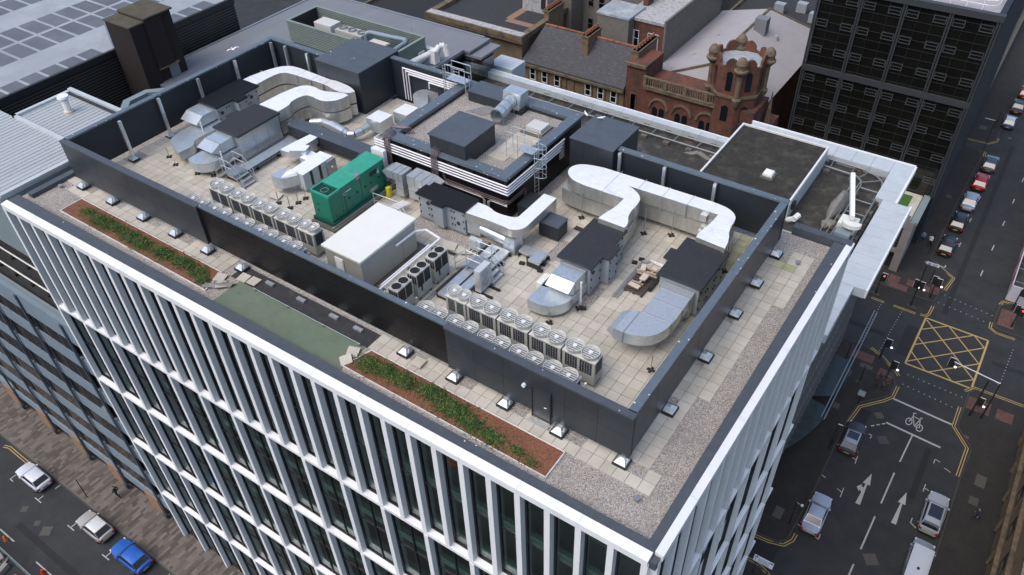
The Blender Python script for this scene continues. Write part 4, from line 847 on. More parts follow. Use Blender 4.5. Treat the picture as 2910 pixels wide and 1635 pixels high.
# generator
t = thing('generator', 'large green metal generator set with fan grille at its near end', 'generator', (-31.35, 27.1, Z0))
x0, x1, y0, y1, zb, zt = -32.05, -30.62, 24.68, 29.55, 37.95, 39.82
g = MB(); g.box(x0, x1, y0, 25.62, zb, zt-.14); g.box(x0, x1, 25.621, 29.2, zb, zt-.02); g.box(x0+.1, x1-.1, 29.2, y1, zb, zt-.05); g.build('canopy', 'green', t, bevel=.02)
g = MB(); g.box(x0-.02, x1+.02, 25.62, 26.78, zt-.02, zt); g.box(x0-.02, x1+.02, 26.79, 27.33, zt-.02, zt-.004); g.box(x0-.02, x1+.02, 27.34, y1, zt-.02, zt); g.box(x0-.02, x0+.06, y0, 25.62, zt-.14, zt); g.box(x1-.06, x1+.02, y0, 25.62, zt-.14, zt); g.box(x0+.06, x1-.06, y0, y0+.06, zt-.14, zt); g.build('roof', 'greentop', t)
g = MB()
for i in range(15): g.box(x0+.08, x1-.08, 24.78+i*.055, 24.8+i*.055, zt-.12, zt-.09)
g.build('fan_grille', 'greendark', t); MB().ring((-31.33, 25.15), .24, .21, zt-.09, zt-.05).build('fan_ring', 'steel', t)
g = MB(); g.box(x1, x1+.012, 25.9, 25.93, zb+.1, zt-.4); g.box(x1, x1+.012, 27.3, 27.32, zb+.1, zt-.2)
for y in (26.2, 26.9, 27.6, 28.1, 28.8): g.box(x1, x1+.03, y, y+.09, zb+.8, zb+.92)
for y in (25.0, 25.6, 26.4, 28.6): g.box(x1, x1+.02, y, y+.06, zb+.25, zb+.32)
for x in (x0+.35, x0+.4): g.box(x, x+.1, y0-.02, y0, zb+.5+(x-x0-.35)*9, zb+.6+(x-x0-.35)*9)
g.build('latch', 'darksteel', t)
g = MB(); g.box(x1, x1+.014, 28.15, 28.75, zt-.62, zt-.32); g.build('control_window', 'darksteel', t)
bx(x1-.3, x1+.03, 27.0, 27.4, zt+.001, zt+.04).build('tape_patch', 'steel', t)
bx(x1-.02, x1+.02, 27.02, 27.32, zt-.22, zt-.024).build('tape_patch', 'steel', t)
bx(x1, x1+.012, 28.0, 28.7, zb+.18, zb+.42).build('warning_label', 'pipegrey', t)
MS = Matrix.Translation((x1+.008, 0, 0)) @ Matrix(((0, 0, 1, 0), (1, 0, 0, 0), (0, 1, 0, 0), (0, 0, 0, 1)))
text('4', .5, 'number', 'signwhite', t, Matrix.Translation((0, 28.85, zt-.62)) @ MS)
text('C', .3, 'emblem', 'signwhite', t, Matrix.Translation((0, 25.95, zt-.55)) @ MS)
bx(x1, x1+.012, 26.1, 26.5, zt-.52, zt-.46).build('emblem', 'signwhite', t)
g = MB(); g.box(x0-.1, x1+.15, y0-.1, y1, 37.72, zb-.002); g.build('base_frame', 'greendark', t)
tag(bx(-32.2, -30.2, 24.3, 30.0, 37.5, 37.71).build('plinth', 'concretedark'), 'dark concrete plinth under the green generator', 'plinth')
tag(bx(-30.5, -30.4, 24.4, 30.0, 37.712, 37.8).build('cable_tray', 'galv'), 'thin galvanised rail on the ground beside the green generator', 'rail')
tag(bx(-32.0, -31.0, 29.9, 30.2, 37.72, 39.9).build('flue_box', 'white'), 'white-topped flue box between the green generator and the plant room', 'flue')
tag(bx(-30.1, -29.8, 28.75, 29.05, Z0, 38.3).build('salt_bin', 'yellow', bevel=.05), 'bright yellow bin between the generator and the galvanised elbows', 'bin')
# white heat unit with ducts
t = thing('ventilation_unit', 'white-topped ventilation unit with black panels beside the green generator', 'air handler', (-35, 27.7, Z0))
ductpoly([(-35.6, 26.3), (-34.5, 26.3), (-34.5, 28.9), (-35.6, 28.9)], 37.85, 39.0, 'casing', t, 'litwhitefoil', 'whitepanel')
g = MB(); g.box(-34.5, -34.485, 26.85, 27.05, 37.95, 38.95); g.box(-34.5, -34.485, 27.6, 27.8, 37.95, 38.95); g.build('black_panel', 'fanblack', t)
bx(-34.5, -34.3, 28.2, 28.9, 37.85, 38.95).build('side_box', 'steel', t); tag(MB().cyl((-34.3, 28.5, 38.5), (-34.15, 28.5, 38.5), .08, 10).build('sounder', 'palewood'), 'small cream alarm sounder on the end of the white-topped unit', 'sounder')
t = thing('supply_duct', 'bright white flat duct stepping away from the white-topped unit', 'duct', (-37.5, 29, Z0)); ductpoly([(-38.3, 27.9), (-37.5, 27.9), (-37.3, 28.3), (-36.5, 28.4), (-36.5, 27.9), (-35.6, 27.9), (-35.6, 28.8), (-36.6, 28.9), (-37.3, 29.1), (-37.3, 30.3), (-38.0, 30.35), (-38.2, 29)], 38.3, 38.75, 'run', t, 'litwhitefoil', 'galv')
ductpoly([(-37.2, 27.75), (-36.3, 28.3), (-36.5, 28.9), (-37.4, 28.7)], 38.76, 39.1, 'offset', t, 'litwhitefoil', 'galv'); bx(-37.9, -37.4, 29.6, 30.2, Z0+.2, 38.29).build('drop', 'galv', t)
t = thing('discharge_duct', 'square galvanised discharge box on stands left of the white-topped unit', 'duct', (-36, 25.8, Z0)); ductpoly([(-36.35, 25.35), (-35.6, 25.35), (-35.3, 25.5), (-34.9, 26.29), (-36.3, 26.29)], 38.2, 38.9, 'head', t, 'galv', 'galv'); bx(-36.3, -35.65, 25.4, 26.1, Z0+.35, 38.19).build('drop', 'galv', t)
MB().hexa([(-35.6, 25.5, 38.9), (-34.9, 26.2, 38.9), (-34.9, 26.28, 38.9), (-35.6, 26.28, 38.9)], [(-35.55, 25.9, 39.1), (-35.0, 26.24, 39.1), (-35.0, 26.27, 39.1), (-35.55, 26.27, 39.1)]).build('flap', 'white', t)
for x, y in ((-35.27, 24.64), (-34.29, 24.65), (-34.27, 25.32), (-34.22, 25.9)): foot(x, y, 38.5, 'threaded rod stand below the square galvanised discharge box')
# flat trays
def tray(lab, x0, x1, y0, y1, z, h=.16, dark=()):
    t = thing('cable_tray', lab, 'cable tray', ((x0+x1)/2, (y0+y1)/2, Z0)); bx(x0, x1, y0, y1, z-h, z).build('cover', 'galv', t)
    g = MB()
    for d in dark: g.box(*d, z-.02, z+.02)
    if dark: g.build('gap', 'darksteel', t)
    g = MB(); n = max(2, int(max(x1-x0, y1-y0)/1.5))
    for i in range(n+1):
        a = i/n
        if y1-y0 > x1-x0: y = y0+(y1-y0)*a; g.box(x0-.1, x1+.1, max(y-.05, y0), min(y+.05, y1), Z0+.004, z-h-.002)
        else: x = x0+(x1-x0)*a; g.box(max(x-.05, x0), min(x+.05, x1), y0-.1, y1+.1, Z0+.004, z-h-.002)
    g.build('support', 'darksteel', t); return t
tray('wide galvanised cable tray running from the condensers under the stair in the middle', -21.6, -20.35, 23.2, 28.1, 37.95, dark=[(-21.75, -21.6, 23.2, 28.1), (-21.0, -20.9, 23.2, 27.9)])
tray('wide galvanised cable tray running beside the blank steel side of the left air handler', -40.15, -39.3, 24.8, 30.2, 37.95, dark=[(-39.3, -39.15, 24.8, 29.5)])
tray('galvanised tray along the feet of the left condenser bank', -38.6, -37.9, 20.2, 23.2, 37.9)
tray('low galvanised platform tray to the right of the raised white duct', -19.95, -18.7, 28.4, 29.0, 38.0)
tray('short galvanised tray behind the raised duct elbow', -19.0, -18.3, 27.9, 28.9, 38.12)
def bundle(lab, pts, n, m='pipegrey', r=.035):
    g = MB()
    for i in range(n):
        o_ = i*.09; g.tube([(x+o_*ax, y+o_*ay, z) for x, y, z, ax, ay in pts], r if i % 2 else r*.7, 6)
    return tag(g.build('ground_pipes', m), lab, 'pipes')
bundle('grey pipes and tray on the slabs between the two charcoal-lidded air handlers', [(-13.9, 28.2, 37.68, 1, 0), (-13.9, 31.6, 37.68, 1, 0), (-13.6, 31.95, 37.68, .5, -.5), (-12.2, 31.95, 37.68, 0, -1)], 4)
bundle('dark and grey pipes on the slabs behind the small blue-grey cabinet', [(-18.6, 32.1, 37.68, 0, 1), (-16.8, 32.1, 37.68, 0, 1)], 4, 'darksteel')
bundle('pipes laid in front of the charcoal-lidded air handler lid corner', [(-19.0, 28.7, 37.68, 0, 1), (-16.9, 28.6, 37.68, 0, 1)], 3)
bundle('pipes running from the black-fanned condensers towards the cabin door', [(-24.4, 26.3, 37.68, 0, 1), (-22.9, 26.4, 37.68, 0, 1)], 3, 'darksteel')
# step-over stairs
def stepover(lab, cx, cy, rz, w=1.0, ln=2.0, h=.75):
    t = thing('stepover_stair', lab, 'stair', (cx, cy, Z0)); Mx = Matrix.Translation((cx, cy, Z0)) @ Matrix.Rotation(rz, 4, 'Z')
    MB().box(-ln*.3, ln*.3, -w/2, w/2, h-.05, h).xf(Mx).build('platform', 'steel', t); g = MB()
    for s in (-1, 1):
        for k in range(3): x = s*(ln*.3+.12+k*.25); g.box(x-.11, x+.11, -w/2, w/2, h-.2*(k+1)-.04, h-.2*(k+1))
    g.xf(Mx).build('tread', 'galv', t); g = MB()
    for y in (-w/2, w/2):
        for s in (-1, 1): g.hexa([(s*ln*.3, y-.015, h-.15), (s*(ln*.3+.8), y-.015, 0), (s*(ln*.3+.8), y+.015, 0), (s*ln*.3, y+.015, h-.15)], [(s*ln*.3, y-.015, h), (s*(ln*.3+.8), y-.015, .15), (s*(ln*.3+.8), y+.015, .15), (s*ln*.3, y+.015, h)])
    g.xf(Mx).build('stringer', 'steel', t); g = MB()
    for y in (-w/2, w/2):
        for zz in (.5, 1.0): g.tube([(-ln*.3-.8, y, zz), (-ln*.3, y, h+zz), (ln*.3, y, h+zz), (ln*.3+.8, y, zz)], .022, 6)
        for x, z_ in ((-ln*.3-.8, 0), (ln*.3+.8, 0)): g.cyl((x, y, 0), (x, y, 1.0), .022, 6)
        for x in (-ln*.3, ln*.3): g.cyl((x, y, h), (x, y, h+1.0), .022, 6)
    g.xf(Mx).build('handrail', 'galv', t)
stepover('galvanised step-over stair with handrails crossing the middle cable tray', -20.9, 26.0, 0.0, 1.0, 1.6)
stepover('galvanised step-over stair with handrails near the left condenser bank', -39.5, 25.0, 0.0, 1.0, 1.6)
# small condensers
t = thing('condenser_unit', 'tall narrow white two-fan condenser standing on rubber feet in the middle', 'condenser', (-19.85, 25.0, Z0)); bx(-20.15, -19.75, 24.55, 25.55, Z0+.16, 39.2).build('casing', 'whitepanel', t, bevel=.02)
g = MB(); g.box(-20.1, -19.8, 24.535, 24.549, 38.0, 39.1); g.build('side_grille', 'pipegrey', t)
for z in (38.3, 38.85):
    g = MB()
    for r_ in (.1, .16, .22, .28): 
        q = MB().ring((0, 0), r_+.01, r_-.01, 0, .015, 18); q.xf(Matrix.Translation((-19.75, 25.0, z)) @ Matrix.Rotation(pi/2, 4, 'Y')); g.add(q.v, q.f)
    g.build('fan_guard', 'pipegrey', t)
g = MB(); g.box(-20.3, -19.1, 24.6, 24.72, Z0, Z0+.1); g.box(-20.3, -19.1, 25.3, 25.42, Z0, Z0+.1); g.build('foot', 'rubber', t)
t = thing('condenser_unit', 'small white single-fan condenser behind the middle step-over stair', 'condenser', (-22.2, 27.4, Z0)); bx(-22.6, -21.8, 27.3, 27.62, Z0+.15, 38.45).build('casing', 'whitepanel', t, bevel=.02)
g = MB(); q = MB().ring((0, 0), .27, .22, 0, .015, 18); q.xf(Matrix.Translation((-22.28, 27.3, 38.1)) @ Matrix.Rotation(pi/2, 4, 'X')); g.add(q.v, q.f); g.build('fan_guard', 'pipegrey', t); g = MB(); g.box(-22.5, -22.4, 27.1, 27.8, Z0, Z0+.1); g.box(-22, -21.9, 27.1, 27.8, Z0, Z0+.1); g.build('foot', 'rubber', t)
t = thing('condenser_unit', 'white condenser half hidden behind the charcoal unit intake hood', 'condenser', (-17.15, 26.6, Z0)); bx(-17.35, -17.0, 26.2, 27.1, Z0+.4, 38.5).build('casing', 'cream', t, bevel=.02)
g = MB(); g.box(-16.999, -16.985, 26.25, 27.05, Z0+.45, 38.4); g.build('grille', 'darksteel', t); bx(-17.3, -17.05, 26.25, 27.05, Z0, Z0+.398).build('stand', 'steel', t)
# pallet stack
t = thing('pallet_stack', 'dark pallet piled with timber offcuts and blocks between two air handlers', 'pallet', (-13.1, 30.1, Z0)); g = MB()
for i in range(11): g.box(-13.65, -12.55, 28.98+i*.2, 28.98+i*.2+.12, Z0+.13, Z0+.16)
for x in (-13.6, -13.1, -12.65): g.box(x, x+.1, 28.98, 31.15, Z0+.004, Z0+.128)
g.build('pallet', 'timberdark', t); g = MB()
for i in range(9): g.obox((-13.1+R.uniform(-.2, .25), 30.2+R.uniform(-.7, .7)), R.choice([0, 0, pi/2, .1]), R.uniform(.6, 1.0), .09, Z0+.2+i*.03, Z0+.27+i*.03)
g.build('timber', 'wood', t)
for i, (dx, dy, sx, sy, rz, zz) in enumerate(((-.25, .55, .28, .5, .3, .5), (.15, -.15, .35, .5, 0, .5), (-.1, -.75, .65, .28, -.1, .25), (.25, .9, .35, .2, 0, .35))):
    tag(MB().obox((-13.1+dx, 30.1+dy), rz, sx, sy, Z0+zz, Z0+zz+.1).build('packing_block', 'palewood', bevel=.02), ('upright cream board', 'square cream board', 'rounded cream block', 'small cream block')[i]+' lying on the dark pallet of timber', 'block')
tag(bx(-12.5, -12.35, 29.6, 31.0, Z0+.02, Z0+.3).build('wheel_rail', 'darksteel'), 'dark steel rail leaning at the side of the loaded pallet', 'rail')
for x, y in ((-14.7, 26.6), (-17.9, 30.3), (-14.2, 31.3), (-14.0, 31.75), (-19.4, 27.9), (-18.2, 27.9), (-20.3, 27.2)): tag(MB().obox((x, y), .3, .3, .22, Z0+.004, Z0+.1).build('rubber_foot', 'rubber'), 'black rubber support foot on the roof slabs', 'foot', 'loose rubber support feet')
g = MB(); g.tube([(-29.9, 27.5, 37.65), (-29.9, 27.5, 38.7), (-28.0, 27.6, 38.7), (-27.2, 27.3, 38.4), (-27.2, 27.3, 37.65)], .022); g.tube([(-29.9, 27.5, 38.2), (-28.0, 27.6, 38.2), (-27.2, 27.3, 37.9)], .018)
tag(g.build('guard_rail', 'galv'), 'galvanised guard rail behind the cream cabin near the yellow bin', 'rail')
g = MB()
for i in range(4): g.tube([(-28.8+i*.16, 27.6, 38.0), (-28.4+i*.16, 28.5, 38.1)], .05)
tag(g.build('pipe_stubs', 'pipewhite'), 'short white and blue pipe stubs behind the guard rail', 'pipes')
g = MB(); g.cyl((-14.95, 26.75, Z0+.05), (-14.95, 26.75, 39.2), .06, 8); tag(g.build('vent_pipe', 'white'), 'white upright pipe beside the charcoal-lidded air handler', 'pipe')
g = MB(); g.cyl((-40.9, 25.3, Z0), (-40.9, 25.3, 39.1), .05, 8); tag(g.build('vent_pipe', 'white'), 'white upright pipe beside the left galvanised intake', 'pipe')
g = MB(); g.cyl((-44.75, 26.9, Z0), (-44.75, 26.9, 39.3), .05, 8); tag(g.build('vent_pipe', 'white'), 'white upright pipe beside the leftmost intake', 'pipe')
# ================= neighbouring buildings =================
def win_parts(t, specs, face, off, fm='winframe', gm='glassblue', fw_=.07, bars=1, vb=0):
    """specs: (a0,a1,z0,z1) on face plane; face '-y' or '+x' at coordinate off"""
    for (a0, a1, z0, z1) in specs:
        f = MB(); f.box(a0, a1, off-.04, off-.0, z0, z0+fw_); f.box(a0, a1, off-.04, off, z1-fw_, z1); f.box(a0, a0+fw_, off-.04, off, z0+fw_, z1-fw_); f.box(a1-fw_, a1, off-.04, off, z0+fw_, z1-fw_)
        if bars: zm = (z0+z1)/2; f.box(a0+fw_, a1-fw_, off-.035, off-.005, zm-.03, zm+.03)
        for q_ in range(vb): xm = a0+(a1-a0)*(q_+1)/(vb+1); f.box(xm-.02, xm+.02, off-.034, off-.006, z0+fw_, z1-fw_)
        g = MB().poly([(a0+fw_, off-.012, z0+fw_), (a1-fw_, off-.012, z0+fw_), (a1-fw_, off-.012, z1-fw_), (a0+fw_, off-.012, z1-fw_)])
        if face == '+x':
            for q in (f, g): q.v = [(off+(off-v[1]), v[0], v[2]) for v in q.v]; q.f = [k[::-1] for k in q.f]
        if face == '-x':
            for q in (f, g): q.v = [(v[1], v[0], v[2]) for v in q.v]; q.f = [k[::-1] for k in q.f]
        o = f.build('window', fm, t); g.build('pane', gm, o)
# --- white metal roof at the left
t = thing('metal_roofed_building', 'building with white ribbed metal roof butting against the left end', 'building', (-64, 24, 0))
g = MB(); g.box(-75.9, -50.45, 15.6, 21.5, 32.2, 37.6); g.box(-59.6, -50.45, 21.501, 26.1, 0, 37.6); g.box(-75.9, -50.45, 18.8, 21.5, 0, 32.19); g.build('wall', 'tealgrey', t)
g = MB(); g.box(-76.1, -50.43, 15.2, 21.6, 37.6, 37.8); g.box(-59.65, -50.43, 21.601, 26.2, 37.6, 37.8)
y = 15.5
x = -76
while x < -50.9: g.box(x, x+.1, 15.3, 21.5, 37.8, 37.83); x += .42
x = -59.2
while x < -50.9: g.box(x, x+.1, 21.8, 26, 37.8, 37.83); x += .42
g.build('roof', 'whitemetal', t)
g = MB(); g.box(-59.6, -50.6, 21.5, 21.75, 37.8, 38.0); g.box(-59.6, -50.6, 26.0, 26.3, 37.6, 38.1); g.box(-50.75, -50.42, 15.4, 26.2, 37.8, 37.95); g.box(-59.6, -59.3, 21.5, 26.2, 37.8, 38.0); g.build('flashing', 'whitepanel', t)
g = MB(); g.box(-59.29, -50.8, 25.75, 25.95, 37.81, 37.93); g.build('gutter', 'darksteel', t)
t = thing('roof_flue', 'short white flue with a mushroom cap on the white ribbed roof', 'flue', (-56.7, 24.2, 37.8)); g = MB(); g.cyl((-56.7, 24.2, 37.8), (-56.7, 24.2, 38.9), .24, 18); g.build('pipe', 'whitetrim', t, smooth='auto'); MB().cyl((-56.7, 24.2, 38.98), (-56.7, 24.2, 39.12), .42, 22, .4).build('cap', 'pipewhite', t, smooth='auto'); g = MB(); g.cyl((-56.7, 24.2, 37.8), (-56.7, 24.2, 37.95), .34, 18); g.cyl((-56.7, 24.2, 38.8), (-56.7, 24.2, 38.99), .27, 18); g.build('collar', 'palewood', t)
t = thing('stair_turret', 'blue-grey ringed rooftop well with vents behind the left screen', 'turret', (-53.6, 29, 0))
g = MB(); P8 = [(-53.6+2.6*cos(pi/4*i+.39), 29.0+2.6*sin(pi/4*i+.39)) for i in range(8)]; P7 = [(-53.6+2.0*cos(pi/4*i+.39), 29.0+2.0*sin(pi/4*i+.39)) for i in range(8)]
g.loft([[(x, y, 30) for x, y in P8], [(x, y, 37.2) for x, y in P8], [(x, y, 37.2) for x, y in P7], [(x, y, 36) for x, y in P7]], cap=False); g.build('parapet', 'tealgrey', t); MB().prism([(x, y) for x, y in P7], 35.9, 36.1).build('roof', 'brownfelt', t)
g = MB()
for i in range(9): g.cyl((-53.6+1.3*cos(i*.5), 28.9+1.3*sin(i*.5), 36.1), (-53.6+1.3*cos(i*.5), 28.9+1.3*sin(i*.5), 36.4), .14, 8)
g.build('vent', 'steel', t); bx(-56.2, -51.2, 26.4, 26.9, 30, 37.3).build('side_parapet', 'whitepanel', t)
# --- blue office building bottom left
t = thing('blue_office_building', 'blue-grey panelled office block at the lower left with terracotta base', 'building', (-75, 17, 0))
bx(-80, -50.45, 15.75, 30, 0, 25.2).build('wall', 'darksteel', t)
g = MB(); FL = 3.72
for k in range(6): z = 24.9-FL*(k+1)+.0; g.box(-80, -49.7, 15.5, 15.75, z-.8, z+.75)
g.box(-80, -49.7, 15.4, 15.76, 23.9, 26.0); g.box(-80, -49.7, 15.45, 15.75, 2.0, 3.2); g.box(-51.1, -49.7, 15.42, 15.74, 0, 23.89); g.build('facade_band', 'bluepanel', t)
g = MB(); x = -52.3
while x > -80: g = MB().box(x-.2, x+.12, 15.28, 15.39, .9, 25.7); g.box(x-.25, x+.2, 15.15, 15.39, .3, .9); g.build('fin', 'bluefin', t); x -= 6.1
g = MB(); x = -52.3
while x > -78: bx(x-2.4, x-.45, 15.3, 15.7, .05, 2.6).build('base_panel', 'terra', t); x -= 6.1
sp = []
x = -52.6
while x > -76:
    for k in range(6):
        z = 24.9-FL*(k+1)+.76; sp.append((x-5.6, x-.02, z, z+2.1 if k else 23.88)); 
    x -= 6.1
win_parts(t, sp, '-y', 15.55, 'steel', 'towerglass', .04, 0, 2)
g = MB(); g.box(-80, -50.5, 15.8, 18.79, 25.2, 25.4); g.build('roof', 'darkfelt', t); bx(-80, -50.45, 15.765, 16.1, 25.2, 25.95).build('parapet', 'tealgrey', t)
g = MB(); g.tube([(-90, 16.9, 26.0), (-52, 16.9, 26.0)], .07, 6); o = tag(g.build('guard_pipe', 'cream'), 'inner cream pipe rail on the dark roof of the blue block', 'rail'); g = MB(); g.tube([(-90, 17.9, 26.0), (-52, 17.9, 26.0)], .07, 6); o2 = tag(g.build('guard_pipe', 'cream'), 'outer cream pipe rail on the dark roof of the blue block', 'rail')
for oo, yy in ((o, 16.9), (o2, 17.9)):
    g = MB(); x = -84
    while x < -52: g.box(x-.15, x+.15, yy-.12, yy+.12, 25.41, 25.6); g.cyl((x, yy, 25.6), (x, yy, 25.95), .03, 6); x += 2.3
    g.build('support', 'rubber', oo)
# --- car park with brown ribbed wall
t = thing('multistorey_car_park', 'car park with pale rooftop deck and dark horizontally ribbed wall', 'car park', (-100, 25, 0))
bx(-150, -76.05, 18, 54.2, 0, 31.4).build('wall', 'clad', t); g = MB(); z = 8.
while z < 31.4: g.box(-76.05, -75.97, 18, 54.25, z, z+.07); z += .3
g.build('cladding_rib', 'cladrib', t); bx(-150, -76.3, 18, 54.0, 31.41, 31.6).build('deck', 'carpark', t); bx(-76.29, -75.95, 18, 54.3, 31.42, 32.05).build('parapet', 'darksteel', t); bx(-150, -76.3, 54.01, 54.3, 31.42, 32.05).build('parapet', 'darksteel', t)
g = MB()
for (xa, xb, pitch) in ((-79.2, -76.9, 2.03), (-87.0, -83.3, 2.12), (-91.2, -87.5, 2.12), (-99.3, -95.6, 2.12), (-103.5, -99.8, 2.12), (-112, -108.2, 2.12), (-116.1, -112.4, 2.12), (-124, -120, 2.12)):
    y = 18.5
    while y < 53:
        if not (xb > -80 and 38 < y < 44): g.box(xa, xb, y, y+pitch-.32, 31.6, 31.605)
        y += pitch
g.build('parking_bay', 'carparkbay', t)
for x, y, l in ((-95, 44.5, 'slim lamp post on the pale car park deck'),): tag(MB().cyl((x, y, 31.6), (x, y, 36.5), .07, 6).build('lamp_post', 'steel'), l, 'lamp post')
t = thing('brick_stair_tower', 'dark brown brick stair tower with a mossy flat top', 'tower', (-73.8, 42, 0))
g = MB(); g.box(-75.5, -71.6, 38.9, 40.5, 0, 35.2); g.box(-75.5, -71.8, 40.51, 43.7, 0, 35.5); g.box(-71.79, -71.45, 40.51, 42.4, 30.5, 35.4); g.build('wall', 'brownbrick', t)
g = MB(); g.box(-75.6, -71.5, 38.8, 40.5, 35.2, 35.35); g.box(-75.6, -71.4, 40.505, 43.8, 35.5, 35.65); g.build('roof', 'browntop', t); bx(-71.79, -71.73, 41.7, 42.8, 8, 30.4).build('lift_panel', 'greyroof', t); bx(-71.78, -71.4, 40.5, 42.9, 30.35, 30.49).build('ledge', 'stonetrim', t); bx(-76.6, -75.95, 39.3, 40.6, 31.7, 35).build('side_duct', 'bluepanel', t)
# --- grey roofed building behind (left)
t = thing('grey_roofed_building', 'building with a broad plain grey roof behind the plant screens', 'building', (-62, 53, 0))
g = MB(); g.box(-74.3, -50.2, 40.5, 65.7, 0, 28.75); g.box(-74.3, -50.2, 39.6, 40.49, 0, 28.7); g.build('wall', 'screenin', t)
g = MB(); g.prism([(-74.6, 40), (-50.0, 40), (-50.0, 62.2), (-49.3, 62.2), (-49.3, 65.95), (-74.5, 65.95)], 28.75, 29.0); g.build('roof', 'greyroof', t)
g = MB(); g.box(-74.6, -74.35, 44.5, 65.9, 29.0, 29.1); g.box(-74.35, -50, 65.7, 65.95, 29.0, 29.12); g.box(-50.2, -50, 55, 62.1, 29, 29.12)
g.build('edge_trim', 'steel', t); bx(-50.19, -47.9, 62.3, 65.9, 28.35, 28.6).build('lower_roof', 'greyroof', t)
g = MB(); g.box(-50.1, -48.6, 60.5, 65.5, 25.5, 28.3); g.build('glass_room', 'glassteal', t); bx(-50.4, -50.2, 56, 60.4, 25, 28.6).build('side_wall', 'screen', t)
g = MB(); g.box(-76.5, -74.4, 42.5, 44.6, 28.3, 28.6); g.build('lower_roof', 'greyroof', t); bx(-76.2, -74.5, 42.8, 44.3, 25.5, 28.29).build('glass_room', 'glassteal', t)
tag(MB().box(-49.8, -46.6, 66.0, 68.6, 24, 26.0).build('white_balcony', 'whitepanel'), 'white balcony box beyond the grey roofed building', 'balcony')
t = thing('louvred_enclosure', 'rectangular pale green louvred plant enclosure on the grey roof', 'enclosure', (-59.5, 56.2, 29))
X0, X1, Y0, Y1 = -67.2, -51.9, 53.9, 58.3
g = MB(); g.box(X0, X1, Y0, Y0+.12, 29.25, 31.5); g.box(X0, X1, Y1-.12, Y1, 29.25, 31.5); g.box(X0, X0+.12, Y0+.121, Y1-.121, 29.25, 31.5); g.box(X1-.12, X1, Y0+.121, Y1-.121, 29.25, 31.5); g.build('screen', 'darksteel', t)
g = MB(); z = 29.3
while z < 31.4: g.box(X0-.06, X1+.06, Y0-.06, Y0-.001, z, z+.11); g.box(X1+.001, X1+.06, Y0, Y1, z, z+.11); g.box(X0+.121, X1-.121, Y1-.18, Y1-.121, z, z+.11); z += .2
g.build('louvre', 'louvregreen', t); g = MB(); g.box(X0-.1, X1+.1, Y0-.1, Y0+.2, 31.5, 31.58); g.box(X0-.1, X1+.1, Y1-.2, Y1+.1, 31.5, 31.58); g.box(X0-.1, X0+.2, Y0+.201, Y1-.201, 31.5, 31.58); g.box(X1-.2, X1+.1, Y0+.201, Y1-.201, 31.5, 31.58); g.build('coping', 'louvregreen', t)
tag(bx(-65.5, -63.0, 56.0, 57.6, 29.4, 31.0).build('air_handler', 'actop', bevel=.05), 'square white plant unit at the left inside the louvred enclosure', 'air handler')
t = thing('condenser_unit', 'three-fan grey chiller in the middle of the louvred enclosure', 'chiller', (-60.5, 56.6, 29.3)); bx(-62.3, -58.6, 55.9, 57.3, 29.4, 30.9).build('casing', 'acbeige', t)
for x in (-61.7, -60.4, -59.1): MB().ring((x, 56.6), .45, .35, 30.9, 31.1, 16).build('fan', 'steel', t)
tag(bx(-57.2, -54.9, 55.2, 56.4, 29.3, 30.9).build('air_handler', 'ahu'), 'grey plant cabinet with rusty top at the right of the louvred enclosure', 'air handler')
tag(bx(-57.0, -55.0, 55.3, 56.3, 30.9, 30.94).build('rusty_tray', 'palewood'), 'rust-stained tray lying on the grey plant cabinet', 'tray')
g = MB(); g.tube([(-58.3, 56.4, 29.4), (-58.3, 56.4, 31.1), (-58.0, 56.7, 31.25), (-53.6, 57.2, 31.25), (-53.2, 56.9, 31.2), (-53.3, 55.0, 31.0), (-54.3, 54.7, 29.6)], .24, 12); tag(g.build('bent_duct', 'bluepanel', smooth='auto'), 'bent blue-grey round duct inside the louvred enclosure', 'duct')
for i in range(4): tag(bx(-62.5+i*.8, -61.9+i*.8, 54.5, 55.1, 30.6, 30.75).build('small_fan_unit', 'actop'), 'small pale box in a row of four beside the enclosure front', 'box', 'small boxes in the louvred enclosure')
t = thing('rooftop_ventilator', 'grubby white duct unit with curved bends between enclosure and gantry', 'duct', (-51, 57, 29)); bx(-52.6, -51.7, 57.0, 57.9, 29.2, 30.3).build('box', 'whitetrim', t); bx(-50.9, -50.2, 57.6, 58.4, 29.2, 30.6).build('box', 'whitetrim', t)
g = MB(); g.cyl((-50.9, 58.0, 30.2), (-51.7, 55.6, 29.9), .3, 14); g.tube([(-50.4, 58, 30.4), (-50.2, 58.5, 30.9), (-49.8, 58.8, 30.9), (-49.5, 58.8, 29.9)], .3, 12); g.build('bend', 'whitetrim', t, smooth='auto'); bx(-52.2, -50.4, 58.41, 58.9, 29.9, 30.3).build('duct', 'whitetrim', t)
g = MB(); g.tube([(-56.5, 61.5, 29), (-56.5, 61.5, 30.6)], .02); g.tube([(-57.1, 61.5, 30.5), (-55.9, 61.5, 30.5)], .015); tag(g.build('aerial', 'steel'), 'thin television aerial on the grey roof', 'aerial')
